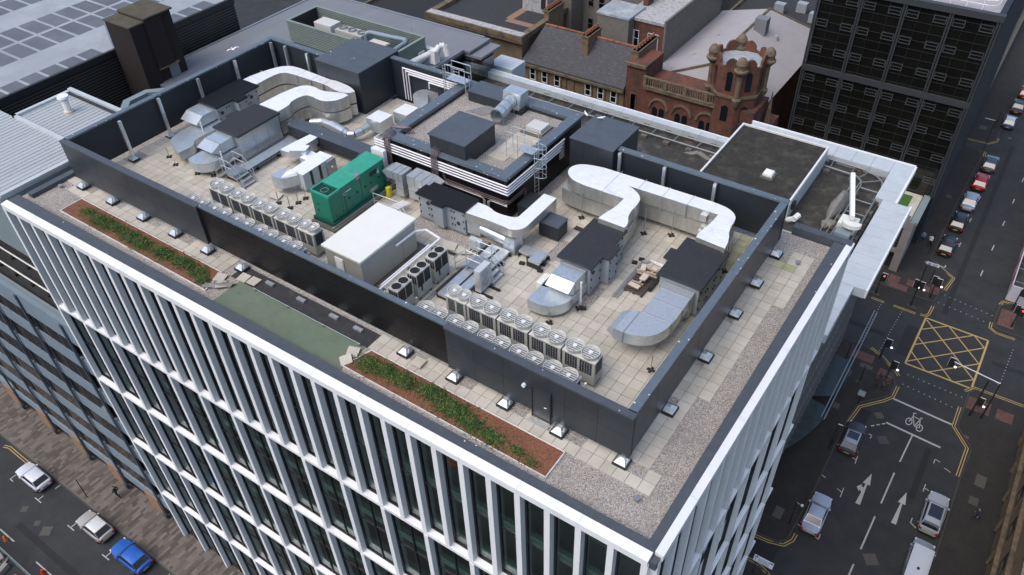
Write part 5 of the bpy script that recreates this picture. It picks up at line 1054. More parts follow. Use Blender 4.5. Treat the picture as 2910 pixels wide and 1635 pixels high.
# --- brown roofed building with window-cleaning tracks
t = thing('felt_roofed_building', 'building with mossy brown felt roof rimmed by white capping panels', 'building', (-27, 57, 0))
g = MB(); g.box(-49.5, -6.55, 44.6, 64.5, 0, 25.2); g.box(-20.3, -6.55, 64.5, 68.9, 0, 25.2); g.build('wall', 'darksteel', t)
g = MB(); g.box(-49.5, -6.6, 44.8, 64.2, 25.2, 25.35); g.box(-20.2, -7, 64.2, 67.2, 25.2, 25.348); g.build('roof', 'brownfelt', t)
g = MB()
def panels(x0, x1, y0, y1, n, ax, z=26.0):
    for i in range(n):
        if ax == 'x': a = x0+(x1-x0)*i/n; b = x0+(x1-x0)*(i+1)/n; g.box(a+.012, b-.012, y0, y1, 25.2, z)
        else: a = y0+(y1-y0)*i/n; b = y0+(y1-y0)*(i+1)/n; g.box(x0, x1, a+.012, b-.012, 25.2, z)
panels(-49, -20.4, 64.25, 65.0, 17, 'x'); panels(-20.4, -5.4, 67.25, 69.25, 9, 'x'); panels(-6.35, -4.2, 50.45, 62.8, 9, 'y'); panels(-7.0, -5.4, 62.8, 67.24, 3, 'y'); panels(-7.0, -5.05, 44.3, 50.44, 4, 'y'); g.build('capping', 'whitepanel', t)
g = MB(); g.box(-20.5, -5.3, 69.26, 69.45, 25.3, 26.06); g.box(-5.39, -5.2, 62.81, 69.25, 25.3, 26.06); g.box(-4.19, -4.05, 50.4, 62.9, 25.3, 26.05); g.box(-49, -20.5, 65.01, 65.15, 25.3, 26.05); g.build('rim', 'white', t)
g = MB(); g.box(-6.54, -6.4, 44.65, 68.9, 0, 25.19); g.build('glazed_wall', 'towerglass', t); g = MB()
for k in range(28): y = 44.9+k*.88; g.box(-6.39, -6.25, y, y+.1, 4, 25.19)
for z in (8, 12, 16, 20, 24): g.box(-6.39, -6.28, 44.7, 68.9, z, z+.12)
g.build('rib', 'steel', t)
g = MB(); g.tube([(-4.6, 56, 5.5), (-4.6, 73.6, 5.5)], .06, 5); g.tube([(-4.3, 56, 5.3), (-4.3, 73.6, 5.3)], .06, 5); g.build('rail', 'steel', t)
g = MB(); g.prism([(-6.35, 59.5), (-4.6, 60.6), (-4.1, 63.5), (-4.5, 66.3), (-6.35, 66.5)], 3.9, 4.0); g.prism([(-6.3, 51.5), (-5.2, 54.2), (-4.2, 57.8), (-5.0, 59.0), (-6.3, 59.1)], 3.9, 4.0); g.build('glass_canopy', 'canopyglass', t)
t = thing('roof_block', 'raised mossy flat roof block with white trim and a domed skylight', 'roof block', (-16.3, 61.5, 25.3))
bx(-20.4, -12.35, 56.4, 66.2, 25.35, 27.1).build('wall', 'whitepanel', t); bx(-20.25, -12.5, 56.55, 66.05, 27.1, 27.25).build('roof', 'mossfelt', t)
g = MB(); g.box(-20.42, -20.26, 56.38, 66.22, 27.0, 27.4); g.box(-12.49, -12.33, 56.38, 66.22, 27.0, 27.4); g.box(-20.25, -12.5, 56.38, 56.54, 27.0, 27.4); g.box(-20.25, -12.5, 66.06, 66.22, 27.0, 27.4); g.build('trim', 'whitetrim', t)
t = thing('skylight', 'small white domed skylight on the mossy roof block', 'skylight', (-15.2, 59.2, 27.25)); bx(-15.8, -14.7, 58.5, 59.7, 27.25, 27.4).build('kerb', 'concretedark', t); g = MB(); rr = []
for z, s in ((27.41, .42), (27.6, .42), (27.75, .36), (27.8, .2)): rr.append([(-15.25+s*a, 59.1+s*b, z) for a, b in ((-1, -1), (1, -1), (1, 1), (-1, 1))])
g.loft(rr); g.build('dome', 'gullwhite', t, bevel=.04)
tag(MB().cyl((-20.1, 66.5, 26), (-20.1, 66.5, 26.5), .35, 16).build('roof_vent', 'whitetrim'), 'round capped vent at the far left corner of the mossy roof block', 'vent')
tag(bx(-12.3, -12.1, 57.0, 57.6, 26.2, 26.8).build('wall_light', 'darksteel'), 'small black lamp on the white wall of the roof block', 'lamp')
tag(MB().tube([(-12.2, 56.5, 25.5), (-11.7, 56.3, 25.9), (-11.5, 56.8, 26.1)], .25, 8).build('bent_vent', 'whitetrim'), 'bent white vent at the foot of the roof block wall', 'vent')
# tracks
t = thing('cleaning_track', 'steel window-cleaning rail curving round the right part of the brown roof', 'rail', (-9, 62, 25.35))
outer = [(-12.3, 67.0), (-10.5, 67.0), (-9.0, 66.9), (-7.9, 66.5), (-7.2, 65.8), (-6.95, 64.8), (-6.95, 58), (-6.9, 52)]; inner = [(-12.3, 65.7), (-10.2, 65.6), (-9.3, 65.5), (-8.8, 65.0), (-8.6, 64.3), (-8.55, 58), (-8.5, 52)]
g = MB()
for p in (outer, inner): g.tube([(x, y, 25.75) for x, y in p], .08, 6)
g.build('rail', 'railgrey', t); g = MB()
for a, b in (((-11.8, 67), (-11.7, 65.7)), ((-9.9, 67), (-9.8, 65.6)), ((-8.6, 66.8), (-9.1, 65.4)), ((-7.3, 66), (-8.7, 64.8)), ((-6.95, 64.0), (-8.6, 64.0)), ((-6.95, 62), (-8.6, 62)), ((-6.95, 60), (-8.6, 60)), ((-6.95, 55), (-8.5, 55)), ((-6.95, 53), (-8.5, 53))): g.tube([(*a, 25.72), (*b, 25.72)], .06, 6)
g.build('tie', 'railgrey', t); g = MB()
for x, y in ((-6.9, 63), (-6.9, 61), (-8.7, 63), (-8.7, 61), (-8.7, 59), (-6.9, 57), (-11.9, 65.4), (-11.9, 67.3), (-9.5, 67.2), (-7.1, 66.6), (-8.7, 56), (-6.9, 55)): g.box(x-.3, x+.3, y-.25, y+.25, 25.36, 25.62)
g.build('block', 'concretedark', t)
t = thing('cleaning_track', 'steel window-cleaning rail running straight along the far edge of the brown roof', 'rail', (-34, 62, 25.35))
g = MB(); g.tube([(-45.2, 60.5, 25.75), (-45.6, 61.8, 25.75), (-45.0, 62.9, 25.75), (-44.0, 63.5, 25.75), (-42.5, 63.65, 25.75), (-20.6, 63.65, 25.75)], .08, 6); g.tube([(-44.0, 60.5, 25.75), (-43.6, 62.0, 25.75), (-42.5, 62.4, 25.75), (-20.6, 62.4, 25.75)], .08, 6); g.build('rail', 'railgrey', t); g = MB()
for k in range(10): x = -42.0+k*2.35; g.tube([(x, 63.65, 25.72), (x-.05, 62.4, 25.72)], .06, 5)
g.tube([(-44.9, 63.0, 25.72), (-43.4, 62.1, 25.72)], .06, 5); g.tube([(-45.6, 61.8, 25.72), (-43.7, 61.7, 25.72)], .06, 5); g.build('tie', 'railgrey', t); g = MB()
for k in range(10): x = -41.0+k*2.35; g.box(x-.28, x+.28, 63.8, 64.2, 25.36, 25.6)
for k in range(4): x = -28.5+k*2.35; g.box(x-.3, x+.3, 61.9, 62.3, 25.36, 25.62)
g.build('block', 'concretedark', t)
t = thing('window_cleaning_crane', 'white window-cleaning crane with long jib and round counterweight', 'crane', (-7.6, 57, 25.4))
bx(-8.4, -7.0, 56.6, 58.0, 25.9, 26.7).build('chassis', 'cream', t); bx(-8.3, -7.1, 55.5, 56.4, 26.0, 26.5).build('cabinet', 'tealgrey', t)
g = MB(); g.prism([(-7.35+.75*cos(pi+pi*i/10), 56.6+.6*sin(pi+pi*i/10)) for i in range(11)], 26.8, 27.15); g.prism([(-8.1, 56.6), (-6.6, 56.6), (-6.6, 56.72), (-8.1, 56.72)], 26.8, 27.15); g.build('counterweight', 'cream', t)
g = MB(); d = Vector((-9.2+7.45, 62.3-56.6, 0)).normalized(); n_ = Vector((-d.y, d.x, 0))*.17; a = Vector((-7.45, 56.6, 27.32)); b = Vector((-9.2, 62.3, 27.6)); g.hexa([a-n_, a+n_, b+n_, b-n_], [p+Vector((0, 0, .38)) for p in (a-n_, a+n_, b+n_, b-n_)]); g.build('jib', 'gullwhite', t); MB().tube([(-9.2, 62.3, 27.6), (-9.4, 62.6, 27.1), (-8.8, 63.0, 26.2)], .12, 8).build('head', 'steel', t)
g = MB(); 
for k in range(2): g.tube([(-9.5+k*.5, 54, 25.7), (-9.3+k*.5, 65, 25.7)], .03, 5)
g.build('cable_rail', 'pipegrey', t)
g = MB(); rr = []
for i in range(9):
    u = i/8; cx = -9.35-.25*u+.1; cy = 62.5-4.4*u; s = .75*sin(pi*min(1, .15+u*.9))+.12; rr.append([(cx+s*cos(2*pi*j/10)*(.6+R.uniform(0, .25)), cy+R.uniform(-.1, .1), 25.45+max(0, sin(2*pi*j/10))*s*1.3*R.uniform(.75, 1.1)) for j in range(10)])
g.loft(rr); tag(g.build('covered_cradle', 'tarp', smooth='auto'), 'window-cleaning cradle wrapped in a grey tarpaulin beside the crane jib', 'cradle')
g = MB()
for i in range(16): g.cyl((-9.2+R.uniform(-.45, .45), 57.6+R.uniform(-.5, .5), 25.4), (-9.2+R.uniform(-.45, .45), 57.6+R.uniform(-.5, .5), 25.75), R.uniform(.12, .22), 7)
tag(g.build('sandbags', 'tarp', smooth=True), 'pile of grey sandbags at the foot of the wrapped cradle', 'sandbags')
tag(MB().tube([(-24, 60.6, 25.6), (-22.5, 61.3, 26), (-21, 61.2, 25.5)], .25, 6).build('tarpaulin_roll', 'tarp'), 'pale crumpled sheet on the brown roof near the roof block', 'sheet')
tag(bx(-31, -20.6, 56, 60.5, 25.36, 26.1).build('plinth_wall', 'brownfelt'), 'low dark felt-covered hump behind the rear screen', 'roof step')
# --- dark glass tower with podium
t = thing('dark_glass_tower', 'black glass office tower gridded with thin frames and grey bands', 'building', (-14, 105, 0))
bx(-23.2, -4.8, 95.4, 135, 0, 30.0).build('wall', 'darksteel', t)
g = MB().poly([(-23.2, 95.2, 7.6), (-4.8, 95.2, 7.6), (-4.8, 95.2, 30), (-23.2, 95.2, 30)]); g.build('glazing', 'towerglass', t)
g = MB(); zz = 8.3
while zz < 30: g.box(-23.2, -4.8, 95.14, 95.19, zz, zz+.04); zz += 1.05
x = -23.2
while x < -4.8: g.box(x, x+.03, 95.15, 95.185, 7.6, 30); x += 1.55
g.build('grid', 'towergrid', t)
bays = [-23.2, -18.5, -13.85, -9.1, -4.45]; g = MB()
for b in bays: g.box(b-.22, b-.05, 94.95, 95.3, 7.6, 30.2); g.box(b+.05, b+.22, 94.95, 95.3, 7.6, 30.2)
g.box(-23.4, -4.2, 94.9, 95.35, 19.9, 20.6); g.box(-23.5, -4.1, 94.85, 95.6, 30.0, 30.7); g.build('frame', 'towerframe', t)
bx(-4.8, -4.2, 95.61, 134, 0, 30.69).build('side_wall', 'screenin', t)
sp = []
for z in (28.6, 25.6, 22.4, 18.6, 15.6, 12.5, 9.4):
    for i in range(4): sp += [(bays[i]+.28, bays[i]+1.55, z, z+.85), (bays[i+1]-1.65, bays[i+1]-.3, z, z+.85)]
win_parts(t, sp, '-y', 95.12, 'towerwin', 'towerglass', .08, 1)
bx(-23.2, -4.2, 95.7, 134, 30.0, 30.3).build('roof', 'paleroof', t)
g = MB()
for z in (30.9, 31.4): g.tube([(-21, 96.6, z), (-6.2, 96.6, z), (-5.4, 97, z), (-5.2, 97.8, z), (-5.2, 120, z)], .04, 5)
for k in range(10): g.cyl((-21+k*1.6, 96.6, 30.3), (-21+k*1.6, 96.6, 31.4), .04, 5)
tag(g.build('roof_railing', 'white'), 'white safety railing along the top of the black glass tower', 'railing')
t = thing('podium_building', 'low limestone podium with roof terrace at the foot of the black tower', 'building', (-12, 92, 0))
bx(-22, -5.6, 89.2, 95.1, 0, 7.3).build('core', 'darksteel', t); g = MB(); g.box(-5.75, -4.8, 88.6, 89.1, 0, 6.6); g.box(-22, -4.8, 88.55, 89.15, 6.61, 7.6); g.box(-22, -5.76, 88.65, 89.1, 2.75, 3.3); g.box(-9.3, -8.7, 88.6, 89.1, 0, 2.74); g.box(-5.5, -4.85, 89.16, 95.1, 0, 7.3); g.build('frame', 'limestone', t)
g = MB(); g.box(-21, -5.4, 89.16, 95.1, 7.3, 7.55); g.build('terrace', 'slab', t); bx(-8.1, -6.4, 91.6, 94.3, 7.55, 7.6).build('lawn', 'grasslawn', t); g = MB(); g.box(-5.3, -4.5, 88.7, 95.4, 7.3, 7.7); g.box(-9, -5.4, 88.55, 88.6, 7.6, 8.5); g.build('balustrade', 'tealgrey', t)
g = MB()
for k in range(7): g.box(-8.6+k*.02, -5.8, 88.7, 88.75, 3.5+k*.42, 3.56+k*.42)
g.build('louvre', 'cladrib', t)
# --- sandstone tenement with slate roof
def chimney(x, y0, y1, z0, z1, lab, w=1.0, m='sandstone', n=6):
    t = thing('chimney_stack', lab, 'chimney', (x, (y0+y1)/2, z0)); bx(x-w/2, x+w/2, y0, y1, z0, z1).build('stack', m, t, bevel=.05); bx(x-w/2-.12, x+w/2+.12, y0-.12, y1+.12, z1-.25, z1).build('cornice', 'stonetrim', t)
    for i in range(n): MB().cyl((x, y0+(y1-y0)*(i+.5)/n, z1), (x, y0+(y1-y0)*(i+.5)/n, z1+.55), .17, 8, .13).build('chimney_pot', 'ridgeclay', t)
t = thing('sandstone_tenement', 'honey sandstone tenement with steep slate roof and terracotta ridge', 'building', (-52, 90, 0))
bx(-60.1, -43.85, 88.0, 96, 0, 14.5).build('wall', 'sandstone', t)
g = MB(); g.hexa([(-60.2, 87.7, 14.55), (-43.8, 87.7, 14.55), (-43.8, 92, 14.6), (-60.2, 92, 14.6)], [(-60.2, 87.7, 14.8), (-43.8, 87.7, 14.8), (-43.8, 92.2, 18.7), (-60.2+1.2, 92.2, 18.7)]); g.hexa([(-59, 92.21, 14.6), (-43.8, 92.21, 14.6), (-43.8, 96.5, 14.6), (-59, 96.5, 14.6)], [(-59, 92.21, 18.7), (-43.8, 92.21, 18.7), (-43.8, 96.5, 14.8), (-59, 96.5, 14.8)]); g.build('roof', 'slate', t)
g = MB(); x = -59
while x < -44: g.box(x, x+.42, 92.05, 92.4, 18.66, 18.85); x += .45
g.build('ridge_tiles', 'ridgeclay', t); g = MB(); g.box(-60.3, -43.8, 87.5, 87.95, 14.2, 14.54); g.box(-60.2, -43.8, 87.8, 87.99, 11.2, 11.5); g.build('cornice', 'stonetrim', t)
wx = [-58.5, -56.5, -54.4, -52.3, -49.4, -47.4, -45.4]
sp = []
for i, x in enumerate(wx):
    if i != 3: sp.append((x-.5, x+.5, 12.2, 14.0))
    sp.append((x-.5, x+.5, 8.2, 10.6))
win_parts(t, sp, '-y', 87.97, 'white', 'towerglass', .13, 1)
g = MB()
for x in wx: g.box(x-.75, x-.52, 87.85, 87.99, 12, 14.15); g.box(x+.52, x+.75, 87.85, 87.99, 12, 14.15); g.box(x-.75, x+.75, 87.8, 87.99, 11.85, 12.0)
g.build('window_surround', 'stonetrim', t)
chimney(-51.3, 90, 93.6, 15.5, 19.6, 'sandstone chimney stack in the middle of the slate roof', 1.0)
chimney(-43.4, 89.5, 95, 14, 19.6, 'sandstone chimney wall at the right end of the slate roof', 1.0, n=7)
# bank
t = thing('bank_building', 'yellow sandstone block with deep cornice and dark flat roof', 'building', (-69, 96, 0))
bx(-76.6, -60.6, 88.4, 106, 0, 17.2).build('wall', 'sandstone', t); g = MB(); g.box(-77.4, -60, 87.6, 88.39, 17.2, 17.6); g.box(-77.4, -60.0, 87.5, 89.1, 17.61, 18.3); g.box(-60.9, -60.0, 89.11, 106, 17.61, 18.3); g.box(-77.4, -76.4, 89.11, 106, 17.61, 18.3); g.build('cornice', 'stonetrim', t)
g = MB(); g.box(-77.2, -60.2, 87.7, 88.9, 18.31, 18.36); g.build('cornice_flashing', 'pebbleroof', t); bx(-76.3, -61, 89.2, 106, 17.21, 17.7).build('roof', 'darkfelt', t); bx(-66.5, -65.3, 93, 101, 17.7, 17.72).build('roof_patch', 'terra', t); bx(-66, -61.1, 92, 93.2, 17.71, 17.73).build('roof_patch', 'terra', t)
win_parts(t, [(-62.8, -61.7, 11, 13), (-66, -64.9, 11, 13), (-70, -68.9, 11, 13), (-74, -72.9, 11, 13)], '-y', 88.36, 'winframe', 'glassblue', .1, 1)
t = thing('roof_hut', 'pale rendered stair hut with a dark door on the flat roof of the sandstone block', 'hut', (-63, 99, 17.7)); bx(-66.2, -61.8, 97.0, 101, 17.7, 21.2).build('wall', 'pebbleroof', t); bx(-66.4, -61.6, 96.8, 101.2, 21.2, 21.4).build('roof', 'whitetrim', t); bx(-66.2, -61.8, 97.0, 101, 21.41, 21.45).build('felt', 'darkfelt', t); bx(-62.9, -62.1, 96.96, 97.0, 18.4, 20.6).build('door', 'darksteel', t)
chimney(-60.4, 94.5, 98.5, 14, 19.6, 'long chimney wall between the sandstone block and the tenement', .9, n=8)
t = thing('rubble_building', 'grey rubble-walled tenement with sash windows behind the slate roof', 'building', (-57, 108, 0)); bx(-63, -48.8, 103.5, 120, 0, 24).build('wall', 'greybrick', t); bx(-61.5, -59.5, 100, 103.4, 0, 22).build('wing', 'rubble', t)
win_parts(t, [(x, x+.95, z, z+1.7) for x in (-58.6, -56.8, -55.0, -53.2, -51.4) for z in (14, 17.5, 21)], '-y', 103.46, 'steel', 'glassblue', .07, 1)
t = thing('lift_tower', 'plain grey brick box tower with wet flat roof behind the slate roof', 'tower', (-50.5, 98.5, 0)); bx(-53.2, -48.2, 96.6, 101.4, 0, 20.0).build('wall', 'greybrick', t); bx(-53.3, -48.1, 96.5, 101.5, 20.0, 20.3).build('roof', 'wetroof', t)
chimney(-48.6, 102.3, 104, 18, 21.5, 'small red chimney stack beside the grey box tower', .8, 'redstone', 3)
t = thing('red_brick_building', 'red sandstone building with pebbled flat roof and paired sash windows', 'building', (-44, 105, 0)); bx(-49.5, -43.45, 98.2, 118, 0, 19.6).build('wall', 'redstone', t); bx(-49.7, -43.5, 98.0, 118, 19.6, 20.0).build('roof', 'pebbleroof', t); bx(-43.49, -43.2, 98, 118, 14, 20.4).build('parapet', 'greybrick', t)
win_parts(t, [(-48.9, -48.1, 15.8, 18.2), (-48.05, -47.25, 15.8, 18.2), (-45.9, -45.1, 15.8, 18.2), (-45.05, -44.25, 15.8, 18.2), (-48.8, -47.9, 11.5, 14), (-45.9, -45.0, 11.5, 14)], '-y', 98.16, 'signwhite', 'glassblue', .08, 1)
# red turreted building
t = thing('red_turreted_building', 'ornate red sandstone building with arched windows and balustraded parapet', 'building', (-37, 92, 0))
g = MB(); g.box(-43.7, -26.0, 88.0, 93, 0, 16.2); g.box(-43.7, -40.9, 88.01, 93, 16.2, 18.6); g.build('wall', 'redstone', t)
g = MB(); g.box(-40.9, -29.6, 87.6, 87.99, 15.7, 16.2); g.box(-43.9, -40.8, 87.7, 88.0, 18.3, 18.7); g.box(-40.9, -29.6, 87.75, 88.05, 17.2, 17.4); x = -40.8
while x < -29.7: g.box(x, x+.14, 87.82, 87.98, 16.2, 17.2); x += .33
for x in (-40.9, -38, -35.2, -32.4): g.box(x-.2, x+.25, 87.7, 88.08, 16.2, 17.45)
g.box(-43.7, -26, 87.8, 87.99, 11.2, 11.5); g.build('balustrade', 'stonetrim', t)
def archwin(cx, z, w=2.3):
    g = MB(); pts = [(cx+w/2*cos(pi*i/12), z+w/2*sin(pi*i/12)) for i in range(13)]; p2 = [(cx+(w/2+.3)*cos(pi*i/12), z+(w/2+.3)*sin(pi*i/12)) for i in range(13)]
    g.loft([[(x, 87.8, q) for x, q in pts], [(x, 87.8, q) for x, q in p2], [(x, 88.0, q) for x, q in p2]], cap=False, closed=False); f = g.build('arch', 'stonetrim', t)
    g = MB()
    for s in (-1, 1):
        q = [(cx+s*.5-.38, z-1.6), (cx+s*.5+.38, z-1.6)]+[(cx+s*.5+.38*cos(pi*i/8), z-.3+.38*sin(pi*i/8)) for i in range(9)]; g.poly([(x, 87.96, zz) for x, zz in q])
    g.build('window', 'carglass', f)
for cx in (-38.7, -35.4, -32.0): archwin(cx, 13.3)
win_parts(t, [(-42.9, -42.0, 12, 14.5), (-42.9, -42.0, 8, 10.5)], '-y', 87.95, 'stonetrim', 'glassblue', .1, 0)
t = thing('stone_turret', 'octagonal red sandstone turret with domed pinnacles and curved gables', 'turret', (-29.6, 90.4, 0))
C8 = [(-29.6+3.25*cos(pi/4*i+pi/8), 90.4+3.25*sin(pi/4*i+pi/8)) for i in range(8)]
MB().prism(C8, 0, 21.6).build('wall', 'redstone', t); MB().prism([(-29.6+(x+29.6)*.95, 90.4+(y-90.4)*.95) for x, y in C8], 21.61, 22.1).build('roof', 'wetroof', t)
MB().prism([(-29.6+(x+29.6)*1.06, 90.4+(y-90.4)*1.06) for x, y in C8], 18.4, 18.75).build('cornice', 'stonetrim', t)
g = MB()
for i in range(8):
    a = pi/4*i+pi/4; m_ = Vector((cos(a), sin(a), 0)); s_ = Vector((-sin(a), cos(a), 0)); c_ = Vector((-29.6, 90.4, 0))+m_*3.0
    pr = [(-1.2, 21.6), (1.2, 21.6), (1.2, 22.3), (.75, 22.45), (.7, 22.9), (.4, 23.3), (0, 23.45), (-.4, 23.3), (-.7, 22.9), (-.75, 22.45), (-1.2, 22.3)]
    g.loft([[tuple(c_+s_*u+Vector((0, 0, v))) for u, v in pr], [tuple(c_-m_*.3+s_*u+Vector((0, 0, v))) for u, v in pr]])
g.build('gable', 'redstone', t)
g = MB()
for i in (3, 4, 5, 6, 7):
    a = pi/4*i+pi/4; m_ = Vector((cos(a), sin(a), 0)); s_ = Vector((-sin(a), cos(a), 0)); c_ = Vector((-29.6, 90.4, 0))+m_*3.03
    for z0, z1, w_ in ((19.3, 21.9, .38), (15.2, 17.4, .45), (11, 13, .5)): g.loft([[tuple(c_+s_*u+Vector((0, 0, v))) for u, v in ((-w_, z0), (w_, z0), (w_, z1-.3), (0, z1), (-w_, z1-.3))], [tuple(c_-m_*.1+s_*u+Vector((0, 0, v))) for u, v in ((-w_, z0), (w_, z0), (w_, z1-.3), (0, z1), (-w_, z1-.3))]])
g.build('window', 'carglass', t)
for i in (0, 2, 4, 6):
    a = pi/4*i+pi/8+pi; cx, cy = -29.6+3.3*cos(a), 90.4+3.3*sin(a); g = MB(); rr = []
    for z, r in ((17.3, .15), (18.2, .5), (18.5, .55), (18.7, .32), (21.6, .34), (21.9, .62), (22.2, .85), (22.4, .85), (22.5, .66), (22.9, .62), (23.1, .72), (23.5, .6), (23.85, .35), (24.0, .08)): rr.append([(cx+r*cos(2*pi*j/14), cy+r*sin(2*pi*j/14), z) for j in range(14)])
    g.loft(rr); g.build('pinnacle', 'stonetrim', t, smooth='auto')
t = thing('hipped_roof_hall', 'hall with large pale hipped sheet roof behind the red turret', 'building', (-35, 105, 0))
bx(-43.2, -27, 93.2, 119, 0, 13.8).build('wall', 'redstone', t); g = MB(); A = [(-43.4, 93, 14.3), (-26.8, 93, 13.9), (-26.8, 119.5, 13.9), (-43.4, 119.5, 14.3)]; r0, r1 = (-35, 95, 17.6), (-35, 116, 17.6)
g.add(A+[r0, r1], [(0, 1, 4), (1, 2, 5, 4), (2, 3, 5), (3, 0, 4, 5), (3, 2, 1, 0)]); g.build('roof', 'paleroof', t)
g = MB(); g.tube([r0, r1], .2, 4); g.tube([A[1], r0], .2, 4); g.tube([A[2], r1], .2, 4); g.tube([A[0], r0], .2, 4); g.build('ridge', 'stonetrim', t)
for x, y, l in ((-39.5, 100, 'first'), (-39.0, 107, 'second'), (-30.8, 103, 'third'), (-40.5, 95.5, 'fourth'), (-31.5, 110, 'fifth')):
    zz = 13.9+3.9*(1-abs(x+35)/8.1); tag(MB().cyl((x, y, zz-.2), (x, y, zz+.45), .4, 10, .25).build('roof_cowl', 'paleroof'), f'{l} small grey cowl on the pale hipped roof', 'vent')
tag(bx(-34.5, -32.8, 108.5, 110, 16.8, 19).build('roof_box', 'greyroof'), 'square grey vent box near the ridge of the pale hipped roof', 'vent')
for x, y, h in ((-26.1, 93.6, 17.5), (-25.2, 92, 16.5)):
    pass
t = thing('stone_spirelet', 'dark pointed stone finial wall right of the red turret', 'finial', (-25.5, 92, 0)); bx(-25.95, -24.8, 88.6, 95, 0, 13).build('wall', 'redstone', t); g = MB().cyl((-25.4, 92, 13), (-25.4, 92, 17.6), .45, 6, .05); g.build('spire', 'stonetrim', t)
t = [o for o in bpy.data.objects if o.name.startswith('stone_turret')][0]
for ch in t.children: ch.location.z -= .7
# far background blocks
def block(lab, x0, x1, y0, y1, z, wm, rm, wins=None, name='background_building'):
    t = thing(name, lab, 'building', ((x0+x1)/2, (y0+y1)/2, 0)); bx(x0, x1, y0, y1, 0, z).build('wall', wm, t); g = MB(); g.box(x0+.3, x1-.3, y0+.3, y1-.3, z, z+.03); g.build('roof', rm, t); g = MB(); g.box(x0-.1, x1+.1, y0-.1, y0+.3, z-.3, z+.5); g.box(x1-.3, x1+.1, y0+.301, y1, z-.3, z+.5); g.box(x0-.1, x0+.3, y0+.301, y1, z-.3, z+.5); g.build('parapet', 'stonetrim', t)
    if wins: win_parts(t, wins, '-y', y0-.03, 'steel', 'glassteal', .08, 0)
    return t
block('dark glass and steel building beyond the end of the ribbed wall', -104, -77, 57, 92, 12, 'screenin', 'darkfelt', [(x, x+1.9, z, z+2.2) for x in range(-103, -79, 3) for z in (2, 5.5, 9)], 'glass_building')
block('low dark roofed building at the top edge left of the sandstone block', -100, -78.5, 92, 112, 11, 'brownbrick', 'asphaltdark')
block('grey office roof at the top edge behind the pale hipped roof', -44, -26, 122, 140, 12, 'greybrick', 'darkfelt', [(x, x+1.5, 8, 10) for x in range(-42, -27, 3)])
block('tan sandstone block with many sash windows at the top edge beside the bank', -76, -66, 112, 124, 20, 'sandstone', 'slate', [(x, x+1, z, z+1.8) for x in (-75, -72.6, -70.2, -67.8) for z in (12, 15, 18-.4)], 'sandstone_block')
block('brown warehouse roof at the top edge behind the rubble tenement', -75, -49, 124, 150, 16, 'rubble', 'darkfelt')
for i, (x, y) in enumerate(((-38, 128), (-35, 130), (-32, 127), (-29.5, 131))): tag(bx(x, x+1.6, y, y+1.2, 12.1, 13.6).build('rooftop_unit', 'ahu'), 'grey rooftop unit at the top edge behind the pale hipped roof', 'air handler', 'rooftop units behind the pale hipped roof')
# stone wall beside the far street, lane wall
t = thing('stone_wall', 'stone block wall with railing along the far right pavement', 'wall', (-4.6, 150, 0)); bx(-30, -5.3, 129, 200, 0, 5).build('mass', 'darksteel', t); g = MB()
for k in range(60): g.box(-5.3, -4.5, 128.8+k*1.15, 128.8+k*1.15+1.1, 0, 2.2)
g.build('wall', 'rubble', t)
tag(bx(-4.9, -4.5, 111.5, 127.4, 0, 1.1).build('boundary_wall', 'kerb'), 'low grey boundary wall beside the black tower lane', 'wall')
# right-hand sandstone building
t = thing('corner_sandstone_building', 'sandstone building with ledges at the lower right edge', 'building', (16, 50, 0))
bx(12.45, 24, 20, 70.4, 0, 13).build('wall', 'sandstone', t); g = MB()
for z in (3.6, 8.2, 12.6): g.box(12.1, 12.449, 20, 70.6, z, z+.4)
for k in range(13): y = 22+k*3.8; g.box(12.2, 12.44, y, y+.5, .4, 3.5)
g.build('ledge', 'stonetrim', t); win_parts(t, [(y, y+1.6, z, z+2.6) for y in range(24, 70, 4) for z in (.9, 4.8)], '-x', 12.45, 'winframe', 'glassblue', .1, 1)
# ================= streets =================
struct('ground', MB().box(-2000, 2000, -2000, 3000, -1, 0), 'asphalt', org=(0, 0, 0))
def pave(name, poly, m='pavement', z=.12, kerb=True):
    o = struct(name, MB().prism(poly, .002, z), m)
    if kerb:
        n = len(poly); a2 = sum(poly[i][0]*poly[(i+1) % n][1]-poly[(i+1) % n][0]*poly[i][1] for i in range(n)); p = poly if a2 > 0 else poly[::-1]; g = MB()
        for i in range(n):
            a = Vector((*p[i], 0)); b = Vector((*p[(i+1) % n], 0)); d = (b-a).normalized(); q = Vector((d.y, -d.x, 0))*.14
            g.hexa([(*a.xy, .003), (*(a+q).xy, .003), (*(b+q).xy, .003), (*b.xy, .003)], [(*a.xy, z+.012), (*(a+q).xy, z+.012), (*(b+q).xy, z+.012), (*b.xy, z+.012)])
        struct('kerb', g, 'kerb')
    return o
pave('pavement', [(-60, 44.6), (-5, 44.6), (-3.6, 44.7), (-3.0, 45.4), (-2.75, 52), (-2.75, 61.9), (-2.4, 65), (-.6, 67.0), (0, 67.9), (.05, 69.6), (-.6, 71.3), (-2.2, 72.8), (-4.2, 73.6), (-60, 73.7)])
pave('pavement', [(-49, 15.8), (-3.9, 15.8), (-3.0, 30), (-2.9, 40.4), (-3.9, 41.3), (-49, 41.4)])
pave('pavement', [(8.65, 30), (8.55, 60.2), (8.75, 65.1), (6.95, 67.3), (6.95, 72.6), (7.4, 73.4), (40, 73.6), (40, 30)])
pave('pavement', [(-60, 85.4), (.3, 85.4), (.65, 88), (1.0, 91), (-1.95, 93.7), (-1.9, 108), (-1.5, 122.4), (-2.2, 124.0), (-4.3, 124.2), (-60, 124.2)])
pave('pavement', [(-4.5, 126.8), (-1.4, 127), (-.6, 128), (-.4, 151), (0, 220), (-6, 220)])
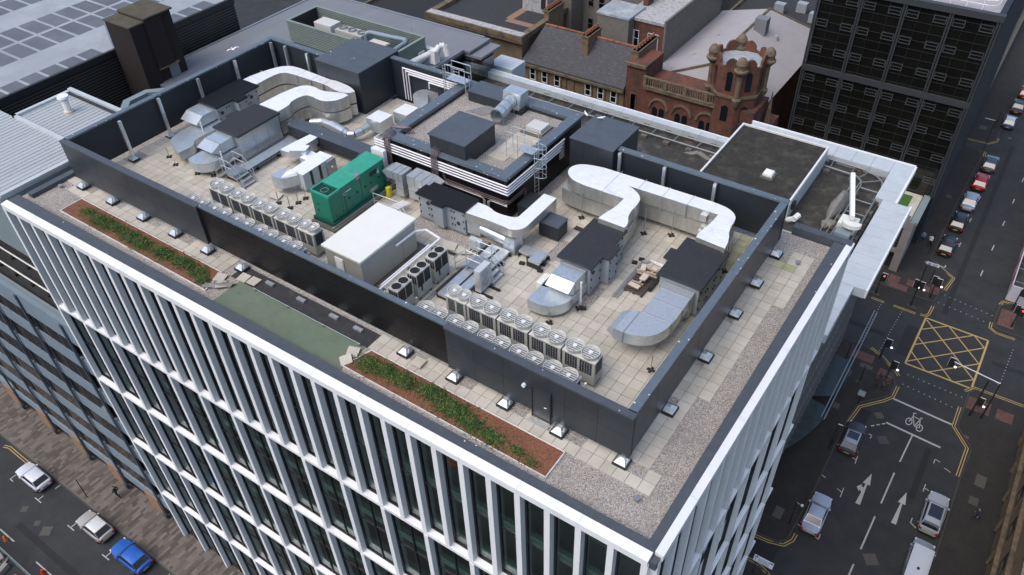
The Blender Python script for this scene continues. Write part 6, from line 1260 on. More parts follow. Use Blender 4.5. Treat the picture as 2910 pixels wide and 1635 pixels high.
pave('pavement', [(7.2, 84.6), (7.0, 86), (7.1, 88.9), (8, 89.8), (40, 89.8), (40, 84.4)])
pave('pavement', [(-120, 11.9), (-120, 15.9), (-3.9, 15.79), (-3.9, 12.4), (-5, 11.9)], 'pavstone', .10)
pave('traffic_island', [(-2.35, 83.45), (-2.1, 83.05), (-1.2, 82.85), (-1.05, 83.15), (-1.4, 83.5)], 'kerb', .12, False)
pave('traffic_island', [(-6.4, 83.1), (-5.4, 82.9), (-5.2, 83.3), (-6.2, 83.6)], 'kerb', .12, False)
g = MB(); x = -84
while x < -36:
    y = 12.06-R.uniform(0, .8)
    while y < 15.7:
        l = R.uniform(.45, 1.1); a, b = max(y, 12.05), min(y+l, 15.72)
        if b-a > .1: g.box(x+.006, x+.29, a+.006, b-.006, .1, .125)
        y += l
    x += .3
struct('paving', g, 'pavstone')
def tact(rects):
    g = MB()
    for x0, x1, y0, y1 in rects:
        x = x0
        while x < x1-.05:
            y = y0
            while y < y1-.05: g.box(x+.01, min(x+.39, x1), y+.01, min(y+.39, y1), .12, .126); y += .4
            x += .4
    struct('tactile_paving', g, 'tactile')
tact([(-5.3, -4.0, 86.5, 87.9), (-5.2, -2.8, 85.5, 86.5), (-3.2, -.4, 86.8, 88), (-.5, .5, 86.8, 89.0), (-5.2, -2.8, 71.3, 72.6), (-1.9, -.4, 69.3, 71.2), (6.9+.1, 9.2, 70.3, 72.2), (9.8, 11.4, 70.4, 71.9), (7.3, 9.0, 85.3, 88.5)])
g = MB()
for x, y, sx, sy in ((-4.6, 68.6, .6, .9), (-3.2, 70.6, 1.3, .6), (-4.2, 63.3, .6, .8), (10.2, 61.5, .9, 1.5), (10.1, 58.8, .8, 1.0), (7.9, 66.3, .5, .4), (-4.6, 47.6, .8, 1.3), (-3.1, 109, .7, .8), (-4.6, 96.5, .7, 1.1), (-2.9, 131, 1, 1.2), (-3.3, 67.9, .5, .4)): g.box(x-sx/2, x+sx/2, y-sy/2, y+sy/2, .12, .127)
struct('pavement_covers', g, 'patch')
g = MB()
for x, y, r in ((-65.0, 8.2, .4), (-62.5, 8.0, .35), (-61.0, 8.0, .6), (-.1, 64.5, .5), (1.1, 61.5, .6), (3.9, 47.6, .7)): g.obox((x, y), .6, r*1.6, r*1.6, .002, .006)
struct('road_patches', g, 'patch')
g = MB()
for x0, x1, y0, y1 in ((3.9, 5.6, 36, 43.5), (-2.0, -.9, 62, 64.5), (1.6, 2.2, 84, 128), (-1.2, .1, 74.5, 80), (8, 30, 78.4, 79.1), (-30, -3, 76.5, 77.2), (-64, -52, 6.6, 7.2), (4.9, 5.5, 56, 63)): g.box(x0, x1, y0, y1, .001, .0035)
struct('road_repair', g, 'asphaltdark')
struct('lane_surface', MB().box(-60, -3.2, 41.8, 44.3, .001, .004), 'asphaltdark'); struct('cycle_lane', MB().box(-60, .2, 82.5, 85.2, .001, .004), 'pavement')
# ---- road markings
W = MB()
def line(g, a, b, w, z=.008):
    a = Vector((*a, 0)); b = Vector((*b, 0)); d = (b-a).normalized(); q = Vector((-d.y, d.x, 0))*w/2
    g.hexa([(*(a-q).xy, .003), (*(b-q).xy, .003), (*(b+q).xy, .003), (*(a+q).xy, .003)], [(*(a-q).xy, z), (*(b-q).xy, z), (*(b+q).xy, z), (*(a+q).xy, z)])
def marking(name, fn, m='roadwhite'):
    g = MB(); fn(g); return struct(name, g, m)
marking('stop_line', lambda g: line(g, (.5, 67.6), (6.35, 67.3), .22))
def adv(g):
    line(g, (.75, 63.95), (6.1, 63.65), .22); line(g, (3.4, 63.7), (3.22, 59.7), .13)
    for k in range(3): line(g, (.7-.42*k, 63.75-.42*k), (.45-.42*k, 63.5-.42*k), .14)
marking('advanced_stop_line', adv)
def lanes(g):
    for a, b in (((3.13, 58.1), (3.03, 53.9)), ((2.96, 52.2), (2.86, 48.1)), ((2.78, 46.3), (2.68, 42)), ((2.6, 40), (2.5, 36))): line(g, a, b, .14)
    for y in (94.15, 100.2, 106.45, 112.6, 118.9, 125): line(g, (4.05+(y-94)*.027-.03, y-.65), (4.05+(y-94)*.027, y+.65), .12)
    for x in (-62.5, -56.4, -50.3): line(g, (x-2.4, 5.65), (x, 5.67), .12)
marking('lane_lines', lanes)
def arrow(cx, y0, y1, turn=False, lean=.03):
    g = MB(); pts = [(cx-.24, y0), (cx+.2, y0), (cx+.1, y1-1.5), (cx+.36, y1-1.5), (cx+.1, y1), (cx-.32, y1-1.5), (cx-.06, y1-1.5)]; g.add([(x, y, .008) for x, y in pts], [(0, 1, 2, 6), (3, 4, 5), (2, 3, 5, 6)][:2])
    if turn: g.add([(x, y, .0085) for x, y in ((cx-.12, y0+1.5), (cx-.06, y0+2.1), (cx-.3, y0+2.2), (cx-.3, y0+2.45), (cx-.68, y0+1.9), (cx-.35, y0+1.45), (cx-.32, y0+1.7))], [(0, 1, 2, 6), (3, 4, 5)])
    struct('lane_arrow', g, 'roadwhite')
arrow(1.25, 52.65, 56.8, True); arrow(4.6, 52.35, 56.45)
def bike(g):
    def circ(cx, cy, r, r2):
        for i in range(16):
            a, b = 2*pi*i/16, 2*pi*(i+1)/16; g.add([(cx+r*cos(a), cy+r2*sin(a), .008), (cx+r*cos(b), cy+r2*sin(b), .008), (cx+(r-.09)*cos(b), cy+(r2-.13)*sin(b), .008), (cx+(r-.09)*cos(a), cy+(r2-.13)*sin(a), .008)], [(0, 1, 2, 3)])
    circ(2.65, 65.35, .33, .55); circ(3.75, 65.05, .33, .55)
    for a, b in (((2.65, 65.35), (2.85, 66.3)), ((2.85, 66.3), (3.55, 66.2)), ((2.85, 66.25), (3.25, 65.0)), ((3.25, 65.0), (3.55, 66.2)), ((3.25, 65.0), (3.75, 65.05)), ((3.55, 66.2), (3.75, 65.05)), ((2.85, 66.3), (2.8, 66.75)), ((2.75, 66.75), (3.05, 66.85)), ((3.5, 66.5), (3.75, 66.5)), ((3.6, 66.5), (3.55, 66.2))): line(g, a, b, .09)
marking('bicycle_symbol', bike)
def tees(g):
    for x in (-64.85, -59.35, -53.87): line(g, (x-.5, 9.5), (x+.55, 9.5), .09); line(g, (x, 9.55), (x, 10.1), .09)
    line(g, (-69.5, 9.35), (-69.5, 9.95), .09); line(g, (-69.5, 9.35), (-69.0, 9.35), .09)
    for x in (-64.6, -58.4, -52.9, -47.5): line(g, (x, 11.2), (x, 11.75), .07)
    line(g, (-.35, 57.1), (-.4, 58.1), .08); line(g, (-.9, 57.7), (-.38, 57.6), .08); line(g, (-2.55, 58.5), (-2.0, 58.3), .08)
    line(g, (-.35, 52.5), (-.4, 53.7), .08); line(g, (-.9, 53.3), (-.4, 53.1), .08); line(g, (-2.6, 54.0), (-2.2, 53.9), .08); line(g, (-.6, 47.0), (-.62, 47.6), .08); line(g, (-1.1, 47.1), (-.6, 47.0), .08); line(g, (-2.7, 47.5), (-2.1, 47.3), .08)
    line(g, (.0, 61.0), (.0, 61.5), .08); line(g, (-.3, 61.5), (0, 61.5), .08)
    line(g, (5.95, 57.4), (5.95, 58.4), .08); line(g, (5.95, 57.9), (6.4, 57.8), .08); line(g, (5.85, 53.3), (5.85, 53.9), .08); line(g, (5.85, 53.3), (6.4, 53), .08)
    line(g, (6.0, 61.3), (6.0, 61.9), .08); line(g, (6.0, 61.9), (6.5, 61.8), .08); line(g, (7.0, 61.3), (7.6, 61.1), .08)
    for y in (98.7, 105, 111, 116.7): line(g, (.55, y-.6), (.58, y+.5), .09); line(g, (.1, y), (.55, y-.05), .09)
    line(g, (-1.4, 92.9), (-.9, 92.85), .12); line(g, (-.5, 92.9), (0, 92.8), .12); line(g, (0, 92.8), (0, 93.4), .12); line(g, (.9, 130), (1.3, 130), .1)
marking('parking_marks', tees)
def studs(g):
    def row(a, b, n):
        for i in range(n): t_ = i/(n-1); x = a[0]+(b[0]-a[0])*t_; y = a[1]+(b[1]-a[1])*t_; g.box(x-.05, x+.05, y-.05, y+.05, .003, .012)
    row((-4.9, 73.9), (-4.7, 82.2), 17); row((-2.7, 73.9), (-2.3, 82.2), 17); row((.9, 71.9), (6.4, 71.7), 11); row((.8, 70.2), (6.4, 69.7), 11); row((1.2, 87.5), (6.6, 86.7), 10); row((.9, 85.7), (6.6, 85.1), 10); row((9.3, 74), (9.6, 82), 16)
marking('crossing_studs', studs)
def ybox(g):
    c = [(.3, 82.2), (7.05, 82.1), (7.0, 73.5), (.2, 73.5)]
    for i in range(4): line(g, c[i], c[(i+1) % 4], .2)
    for a, b in (((.4, 80.0), (2.7, 82.1)), ((.3, 77.0), (5.5, 82.1)), ((.25, 73.9), (6.95, 80.7)), ((2.6, 73.5), (6.95, 77.8)), ((5.3, 73.5), (6.95, 75))): line(g, a, b, .13, .0085)
    for a, b in (((.45, 81.9), (6.95, 74.9)), ((.35, 78.5), (5.0, 73.5)), ((.3, 75.7), (2.3, 73.5)), ((2.9, 82.1), (6.95, 77.7)), ((5.6, 82.1), (6.95, 80.6))): line(g, a, b, .13, .009)
marking('yellow_box_junction', ybox, 'roadyellow')
def dbl(g, pts, off=.12, w=.08):
    for s in (-off, off):
        P_ = []
        for i, p in enumerate(pts):
            a = Vector(pts[max(i-1, 0)]); b = Vector(pts[min(i+1, len(pts)-1)]); d = (b-a).normalized(); P_.append((p[0]-d.y*s, p[1]+d.x*s))
        for a, b in zip(P_, P_[1:]): line(g, a, b, w)
def dyl(g):
    dbl(g, [(-2.45, 61.9), (-2.1, 64.6), (-.3, 66.7), (.4, 67.8), (.45, 69.6)]); dbl(g, [(6.55, 70.2), (6.55, 67.2), (8.3, 65.0), (8.25, 61.0)]); dbl(g, [(6.5, 72.8), (7.2, 73.8), (12, 73.9)])
    dbl(g, [(-7, 44.1), (-4.3, 44.3), (-3.0, 44.7), (-2.5, 45.6), (-2.45, 46.4)]); dbl(g, [(-8, 41.8), (-4.3, 41.7), (-3.2, 41.3), (-2.6, 40.6), (-2.4, 38)]); dbl(g, [(-1.2, 93.2), (1.4, 91.3), (1.0, 88.4)]); dbl(g, [(-6, 82.35), (-4.5, 82.3)]); dbl(g, [(-3.4, 82.35), (-.9, 82.3)]); dbl(g, [(-.4, 82.45), (.2, 82.5), (.45, 83.1), (.5, 84.7)])
    dbl(g, [(6.75, 85.5), (6.8, 84.4), (7.6, 83.9), (9.5, 83.9)]); dbl(g, [(7.0, 89.2), (7.2, 90.0), (8.5, 90.2)]); dbl(g, [(-3.6, 73.9), (-2.4, 73.3), (-.4, 71.8), (.1, 71.2)]); dbl(g, [(-74, 11.25), (-73.3, 11.5), (-70, 11.45)]); dbl(g, [(-4.2, 126.5), (-1.3, 126.6), (-.4, 127.8), (-.3, 129)]); dbl(g, [(-1.1, 122.5), (-1.2, 124)])
marking('double_yellow_lines', dyl, 'roadyellow')
# ---- cars
def car(lab, x, y, rz, L=4.4, Wd=1.8, H=1.46, kind='hatch', paint=(.5, .5, .5), roof=None, plate='plateyellow', met=.3, glassroof=False):
    key = 'paint_%d_%d_%d' % tuple(int(c*1000) for c in paint)
    if key not in MT: mat(key, paint, .35, met, var=.03, coat=.35 if max(paint) < .1 else .7)
    t = thing('parked_car', lab, 'car', (x, y, 0)); M = Matrix.Translation((x, y, 0)) @ Matrix.Rotation(rz, 4, 'Z')
    def b(g, n, m, par=t, **k): g.xf(M); return g.build(n, m, par, org=(x, y, 0), **k)
    hl = L/2; hb = .62*H if kind != 'van' else .55*H
    prof = {'hatch': (.50, .22, -.22, -.43, -.5), 'sedan': (.5, .22, -.12, -.33, -.5), 'suv': (.5, .24, -.25, -.45, -.5), 'van': (.5, .33, -.40, -.49, -.5)}[kind]
    zh = {'hatch': .52, 'sedan': .54, 'suv': .58, 'van': .52}[kind]*H
    st_ = []
    xs = [hl, hl-.05, hl-.25, hl-.7, prof[1]*L+.15, prof[1]*L-.35, 0, prof[3]*L+.2, -hl+.35, -hl+.1, -hl]
    for i, xx in enumerate(xs):
        e = abs(xx)/hl; w_ = Wd/2*(1-.34*max(0, e-.72)**1.3/.28**1.3*.75) if e > .72 else Wd/2
        zt = hb if xx < prof[1]*L-.2 else hb-(hb-zh*.97)*min(1, (xx-prof[1]*L+.2)/(hl-prof[1]*L)); 
        if i in (0, 10): zt -= .18
        if kind == 'sedan' and xx < -.38*L: zt -= .06
        zb = .22 if i not in (0, 10) else .34
        st_.append([(xx, -w_*.86, zb), (xx, -w_, zb+.18), (xx, -w_*1.0, zt-.2), (xx, -w_*.93, zt-.04), (xx, -w_*.6, zt+.02), (xx, 0, zt+.035), (xx, w_*.6, zt+.02), (xx, w_*.93, zt-.04), (xx, w_, zt-.2), (xx, w_, zb+.18), (xx, w_*.86, zb)])
    g = MB().loft(st_); body = b(g, 'body', key, smooth='auto')
    # greenhouse
    f0, f1, r1_, r0 = prof[1]*L, prof[1]*L-.75+(.25 if kind == 'van' else 0), prof[3]*L+.42 if kind != 'sedan' else prof[3]*L+.55, prof[3]*L-.1 if kind != 'van' else prof[3]*L-.0
    if kind == 'suv': r1_ = prof[3]*L+.3
    if kind == 'van': r1_ = prof[3]*L+.1
    wb, wt = Wd*.455, Wd*(.36 if kind != 'van' else .42); z0 = hb-.04; z1 = H
    ring = lambda fr: [(f0+(f1-f0)*fr, (wb+(wt-wb)*fr), z0+(z1-z0)*fr), (r0+(r1_-r0)*fr, (wb*.93+(wt-wb*.93)*fr), z0+(z1-z0)*fr), (r0+(r1_-r0)*fr, -(wb*.93+(wt-wb*.93)*fr), z0+(z1-z0)*fr), (f0+(f1-f0)*fr, -(wb+(wt-wb)*fr), z0+(z1-z0)*fr)]
    g = MB(); g.loft([ring(0), ring(.5), ring(.93)], cap=False); b(g, 'cabin', key)
    g = MB(); n = 6; rows = []
    for i in range(n+1):
        u = i/n; xx = f1+(r1_-f1)*u; rows.append([(xx+(.04 if i == 0 else -.04 if i == n else 0), wt*v*(1.02), z1-.04+.055*(1-v*v)*sin(pi*min(1, max(0, .15+u*.75)))+(-.03 if abs(v) == 1 or i in (0, n) else .0)) for v in (-1, -.8, -.4, 0, .4, .8, 1)])
    k = len(g.v); g.v += [p for r in rows for p in r]
    for i in range(n):
        for j in range(6): g.f.append((k+i*7+j, k+i*7+j+1, k+(i+1)*7+j+1, k+(i+1)*7+j)); g.mi.append(0)
    rk = key
    if roof: 
        rk = 'paint_roof_%d' % int(roof[0]*1000)
        if rk not in MT: mat(rk, roof, .3, .2, var=.03, coat=.6)
    b(g, 'roof', rk, smooth=True)
    def qd(g, A, B_, C_, D_, off):
        A, B_, C_, D_ = [Vector(p) for p in (A, B_, C_, D_)]; nn = (B_-A).cross(D_-A).normalized()*off; c = (A+B_+C_+D_)/4; P_ = [p+(c-p)*.06+nn for p in (A, B_, C_, D_)]; g.poly(P_)
    lo, hi = ring(.12), ring(.9); g = MB(); qd(g, lo[0], hi[0], hi[3], lo[3], -.012); qd(g, lo[0], hi[0], hi[3], lo[3], .012); b(g, 'windscreen', 'carglass')
    g = MB(); qd(g, lo[1], hi[1], hi[2], lo[2], .012); qd(g, lo[1], hi[1], hi[2], lo[2], -.012)
    b(g, 'rear_window', 'carglass')
    for s, (i0, i1) in ((1, (0, 1)), (-1, (3, 2))):
        if kind == 'van': L0 = Vector(lo[i0]); L1 = Vector(lo[i0]).lerp(Vector(lo[i1]), .3); H0 = Vector(hi[i0]); H1 = Vector(hi[i0]).lerp(Vector(hi[i1]), .26)
        else: L0, L1, H0, H1 = lo[i0], lo[i1], hi[i0], hi[i1]
        g = MB(); qd(g, L0, L1, H1, H0, .012); qd(g, L0, L1, H1, H0, -.012); b(g, 'side_window', 'carglass')
    if glassroof:
        g = MB(); g.box(r1_+.5, f1-.15, -wt*.8, wt*.8, z1+.0, z1+.025); b(g, 'glass_roof', 'carglass')
    if kind == 'van':
        g = MB()
        for k in range(5): g.box(r1_+.1, f1-.1, -wt*.8+k*wt*.4-.02, -wt*.8+k*wt*.4+.02, z1, z1+.035)
        b(g, 'roof_rib', rk); g = MB().cyl((r1_+1.3, 0, z1+.02), (r1_+1.3, 0, z1+.12), .12, 10); b(g, 'roof_vent', 'darksteel')
    for sx in (1, -1):
        for sy in (1, -1):
            cx = sx*L*.3; g = MB().cyl((cx, sy*(Wd/2-.2), .32), (cx, sy*(Wd/2+.005), .32), .32, 16); wl = b(g, 'wheel', 'tyre'); g = MB().cyl((cx, sy*(Wd/2+.006), .32), (cx, sy*(Wd/2+.02), .32), .2, 10); b(g, 'rim', 'alloy', wl)
    for sy in (1, -1):
        g = MB().box(hl-.3, hl-.06, sy*Wd*.36-.14, sy*Wd*.36+.14, zh-.2, zh-.06); b(g, 'headlight', 'headlight'); zt_ = hb-.12
        g = MB().box(-hl+.0, -hl+.16, sy*Wd*.37-.14, sy*Wd*.37+.14, zt_-.22, zt_-.02); b(g, 'tail_light', 'taillight')
        g = MB().box(f0-.35, f0-.2, sy*(Wd/2+.02)-.08, sy*(Wd/2+.02)+.08, hb-.02, hb+.12); b(g, 'mirror', key)
    g = MB().box(-hl-.012, -hl+.02, -.26, .26, .5, .61); b(g, 'number_plate', plate); g = MB().box(-hl-.02, -hl+.2, -Wd*.36, Wd*.36, .26, .42); b(g, 'bumper', 'darksteel')
    return t
H_ = pi/2
car('white hatchback parked first in the lower left street', -67.2, 10.75, pi, 4.1, 1.78, 1.45, 'hatch', (.72, .74, .78), plate='taillight')
car('beige silver hatchback parked in the middle of the lower left street', -57.0, 10.8, pi, 4.0, 1.75, 1.5, 'hatch', (.46, .43, .4), roof=(.68, .68, .66))
car('bright blue hatchback parked last in the lower left street', -51.5, 10.8, pi, 4.3, 1.82, 1.5, 'hatch', (.015, .12, .5))
car('pale silver saloon parked alone near the double yellow corner', -1.62, 49.1, H_+.02, 4.55, 1.8, 1.44, 'sedan', (.42, .47, .56))
car('black hatchback with silver roof parked before the bicycle symbol', -1.5, 59.6, H_+.02, 4.3, 1.8, 1.45, 'hatch', (.05, .055, .07), roof=(.34, .38, .44), glassroof=True)
car('silver four-wheel-drive car with a big black glass roof', 7.3, 54.9, H_, 4.6, 1.9, 1.68, 'suv', (.42, .44, .47), glassroof=True)
car('silver van with ribbed white roof at the bottom right', 7.35, 48.7, H_, 5.3, 1.95, 1.98, 'van', (.28, .3, .33), roof=(.6, .63, .66))
car('black hatchback nearest the junction in the upper right row', -.75, 96.8, H_, 4.2, 1.8, 1.48, 'hatch', (.012, .013, .015), roof=(.03, .03, .035))
car('black car second from the junction in the upper right row', -.65, 102.9, H_, 4.3, 1.8, 1.46, 'hatch', (.018, .018, .02))
car('silver saloon parked between a black and a red car', -.4, 108.5, H_, 4.4, 1.8, 1.44, 'sedan', (.36, .42, .5))
car('red hatchback in the upper right row', -.15, 114.3, H_, 4.2, 1.8, 1.46, 'hatch', (.42, .015, .02))
car('dark blue-grey hatchback ahead of the red one', .05, 119.9, H_, 4.3, 1.8, 1.5, 'hatch', (.08, .1, .13), glassroof=True)
car('small blue hatchback with a white roof', .2, 134.1, H_, 3.9, 1.72, 1.46, 'hatch', (.02, .06, .13), roof=(.65, .68, .7))
car('black saloon at the far right edge', .45, 140, H_, 4.4, 1.8, 1.44, 'sedan', (.04, .045, .05))
car('dark red car farthest up the right edge', .7, 145.6, H_, 4.3, 1.8, 1.46, 'hatch', (.22, .015, .02))
t = car('blue pick-up hidden beside the black tower', -5.3+.3, 118.6, H_, 4.6, 1.4, 1.5, 'hatch', (.02, .03, .16))
# ---- traffic lights and signs
def signal(lab, x, y, h, hz, red=True, rz=0, heads=1, arm=None):
    t = thing('traffic_light', lab, 'traffic light', (x, y, .12)); MB().cyl((x, y, .12), (x, y, h), .075, 8).build('pole', 'darksteel', t); MB().cyl((x, y, .12), (x, y, .9), .11, 8).build('base', 'darksteel', t)
    for k in range(heads):
        a = rz+k*2.2; cx, cy = x+.3*cos(a), y+.3*sin(a)
        if arm and k == 0: cx, cy = arm
        zz = hz if not (arm and k == 0) else h-.2
        hb_ = MB().obox((cx, cy), a, .26, .3, zz-.5, zz+.45).build('signal_head', 'darksteel', t); fr = MB(); n_ = Vector((cos(-pi/2+.1), sin(-pi/2+.1), 0))
        MB().box(cx-.3, cx+.3, cy-.03, cy+.03, zz-.62, zz+.6).build('backing_board', 'darksteel', hb_); q = MB(); q.box(cx-.32, cx-.3, cy-.035, cy+.035, zz-.62, zz+.6); q.box(cx+.3, cx+.32, cy-.035, cy+.035, zz-.62, zz+.6); q.box(cx-.32, cx+.32, cy-.035, cy+.035, zz+.6, zz+.62); q.build('board_edge', 'white', hb_)
        if red and k == 0: MB().cyl((cx, cy-.17, zz+.3), (cx, cy-.2, zz+.3), .1, 12).build('red_lamp', 'redlamp', hb_)
        if not red: MB().cyl((cx+.42, cy-.1, zz-.35), (cx+.42, cy-.14, zz-.35), .13, 12).build('turn_lamp', 'whitelamp', hb_); MB().box(cx+.25, cx+.58, cy-.09, cy-.0, zz-.52, zz-.18).build('turn_box', 'darksteel', hb_)
    if arm:
        g = MB(); g.tube([(x, y, h), (arm[0], arm[1], h)], .06, 6); g.tube([(x, y, h-.3), (x-(x-arm[0])*.1, y, h)], .04, 5); g.build('arm', 'steel', t)
    return t
signal('traffic light showing red beside the limestone podium', -5.8, 83.25, 3.2, 2.8, True)
signal('tall signal pole on the oval island with a side mounted head', -1.75, 83.25, 6.3, 3.3, None, .3, 2)
signal('short signal pole at the kerb corner by the red tactile paving', -.2, 85.9, 3.1, 2.6, None, 0, 2)
signal('traffic light showing red on the pavement in front of the hoarding', 8.75, 85.7, 3.1, 2.6, True, 0, 2)
signal('signal pole with white lamp near the hoarding corner', 8.3, 88.9, 3.2, 2.9, False)
signal('signal pole at the crossing opposite the oval island', -2.35, 72.6, 3.0, 2.6, None, .2, 1)
signal('signal pole with white bordered head beside the parked bicycles', -.95, 70.1, 2.9, 2.2, False, 0)
signal('signal pole with white bordered head left of the overhead gantry', 7.6, 69.45, 5.5, 2.4, False, 0)
signal('overhead gantry signal reaching over the yellow box junction', 8.65, 69.7, 5.4, 3.5, False, 0, 1, (4.1, 70.4))
def post(lab, x, y, h, name='signpost', cat='signpost', r=.05):
    t = thing(name, lab, cat, (x, y, .12)); MB().cyl((x, y, .12), (x, y, h), r, 6).build('pole', 'darksteel', t); return t
post('thin black bollard-like post on the stone paved footway lower left', -60.95, 12.4, 3.05, 'lamp_post', 'post')
t = post('black post near the second tactile strip beside the glass wall', -5.4, 70.0, 3.1); t = post('black post with small lamp by the covered bicycles', -3.15, 67.6, 3.0); t = post('dark ticket post beside the black hatchback', -3.05, 57.3, 4.1); bx(-3.2, -2.9, 57.2, 57.4, 1.2, 1.9).build('box', 'darksteel', t); g = MB(); g.tube([(-3.05, 57.3, 4.1), (-2.6, 57.3, 4.15)], .05); g.build('arm', 'white', t)
t = post('slim post with a pale lamp head near the double yellow corner', -3.35, 47.0, 3.6); MB().tube([(-3.35, 47, 3.6), (-2.9, 46.9, 3.6)], .03).build('arm', 'steel', t); bx(-2.95, -2.75, 46.8, 47.0, 3.55, 3.7).build('lamp', 'white', t)
post('slim dark post by the two pedestrians', -2.4, 94.2, 3.4); post('thin dark post far up the right pavement', -1.4, 131.5, 3); t = post('black lamp post at the lane corner beside the tower', -1.6, 124.3, 5.0); MB().tube([(-1.6, 124.3, 5), (-3, 124.3, 5.0)], .05).build('arm', 'steel', t)
t = thing('direction_sign', 'white arrow-ended direction sign on two posts pointing left', 'sign', (-1.3, 88.6, .12)); g = MB(); g.cyl((-1.9, 88.6, .12), (-1.9, 88.6, 3), .045, 6); g.cyl((-.9, 88.6, .12), (-.9, 88.6, 3), .045, 6); g.build('post', 'darksteel', t)
g = MB(); p = [(-.55, 2.75), (-.55, 3.15), (-1.95, 3.15), (-2.2, 2.95), (-1.95, 2.75)]; g.loft([[(x, 88.53, z) for x, z in p], [(x, 88.56, z) for x, z in p]]); g.build('panel', 'signwhite', t)
g = MB(); p = [(-1.9, 3.1), (-2.12, 2.95), (-1.9, 2.8), (-1.97, 2.95)]; g.loft([[(x, 88.522, z) for x, z in p], [(x, 88.529, z) for x, z in p]]); bxx = MB().box(-1.8, -1.5, 88.522, 88.529, 2.8, 3.1); g.add(bxx.v, bxx.f); g.build('symbol', 'signblue', t)
UP = Matrix.Rotation(pi/2, 4, 'X')
text('P', .3, 'lettering', 'signwhite', t, Matrix.Translation((-1.65, 88.518, 2.95)) @ UP); bx(-1.4, -.65, 88.52, 88.529, 2.98, 3.05).build('lettering', 'signblue', t); bx(-1.3, -.75, 88.52, 88.529, 2.83, 2.9).build('lettering', 'signblue', t)
t = thing('street_sign', 'wide white sign with blue symbols over the double yellow lines at the bottom', 'sign', (-3.75, 40.5, .12)); tilt = Matrix.Translation((-3.75, 40.55, 2.5)) @ Matrix.Rotation(-.25, 4, 'X')
g = MB().box(-.85, .85, -.02, .02, -.35, .35).xf(tilt); g.build('panel', 'signwhite', t); g = MB(); g.box(-.78, -.72, -.028, -.021, .12, .28); g.box(-.68, -.5, -.028, -.021, .12, .28); g.box(.5, .56, -.028, -.021, .12, .28); g.box(.6, .78, -.028, -.021, .12, .28); g.xf(tilt).build('symbol', 'signblue', t)
g = MB(); rr = random.Random(3)
for k in range(5):
    u = -.42
    while u < .45: l = rr.uniform(.05, .16); g.box(u, u+l, -.028, -.021, .13-.1*k, .165-.1*k); u += l+.05
g.box(-.72, -.66, -.028, -.021, -.2, .02); g.xf(tilt).build('lettering', 'darksteel', t); g = MB(); g.cyl((-4.3, 40.6, .12), (-4.3, 40.6, 2.3), .04, 6); g.cyl((-3.2, 40.6, .12), (-3.2, 40.6, 2.3), .04, 6); g.build('post', 'darksteel', t)
t = thing('notice_board', 'small pale notice board at the kerb near the double yellow bend', 'board', (-2.4, 64.6, .12)); MB().cyl((-2.4, 64.7, .12), (-2.4, 64.7, 1.8), .04, 6).build('post', 'darksteel', t); MB().hexa([(-2.75, 64.4, 1.7), (-2.05, 64.4, 1.7), (-2.05, 65, 1.9), (-2.75, 65, 1.9)], [(-2.75, 64.4, 1.74), (-2.05, 64.4, 1.74), (-2.05, 65, 1.94), (-2.75, 65, 1.94)]).build('panel', 'tealgrey', t)
# bicycles
def bicycle(lab, x, y, rz):
    t = thing('bicycle', lab, 'bicycle', (x, y, .12)); M = Matrix.Translation((x, y, .12)) @ Matrix.Rotation(rz, 4, 'Z')
    for wx_ in (-.5, .5):
        g = MB(); g.tube([(wx_+.33*cos(2*pi*i/14), 0, .34+.33*sin(2*pi*i/14)) for i in range(15)], .022, 5); g.xf(M).build('wheel', 'tyre', t)
    g = MB(); g.tube([(-.5, 0, .34), (-.15, 0, .34), (.35, 0, .8), (-.25, 0, .85), (-.5, 0, .34)], .02, 5); g.tube([(-.15, 0, .34), (-.28, 0, .95)], .02, 5); g.tube([(.5, 0, .34), (.35, 0, .95)], .02, 5); g.xf(M).build('frame', 'darksteel', t)
    g = MB(); g.tube([(.35, -.25, .98), (.33, 0, 1.0), (.35, .25, .98)], .015, 5); g.xf(M).build('handlebar', 'steel', t); MB().box(-.42, -.16, -.07, .07, .93, .98).xf(M).build('saddle', 'blackcloth', t)
bicycle('dark bicycle locked at the kerb nearest the white bordered signal', -1.1, 69.2, .45); bicycle('dark bicycle locked just behind the first on the corner', -1.2, 67.9, .3); bicycle('dark bicycle leaning across the other one by the signal pole', -1.3, 69.4, .2)
# hoarding / stall with banner at right edge
t = thing('street_hoarding', 'white hoarding with red printed patches around the corner plot at the right edge', 'hoarding', (9, 97, 0)); g = MB(); g.box(7.3, 7.4, 90.4, 125, .12, 2.4); g.box(7.41, 12, 90.35, 90.45, .12, 2.4); g.build('panel', 'banner', t); g = MB()
for k in range(8): y = 92.6+k*4; g.box(7.285, 7.299, y, y+1.5, .5, 2.1)
g.build('print', 'red', t); g = MB(); g.box(7.5, 12, 90.5, 125, .1, .3); g.build('yard', 'brownfelt', t); g = MB()
for k in range(12): g.box(7.41, 9.6, 91.5+k*2.8, 91.56+k*2.8, 2.2, 2.3)
g.build('brace', 'steel', t)
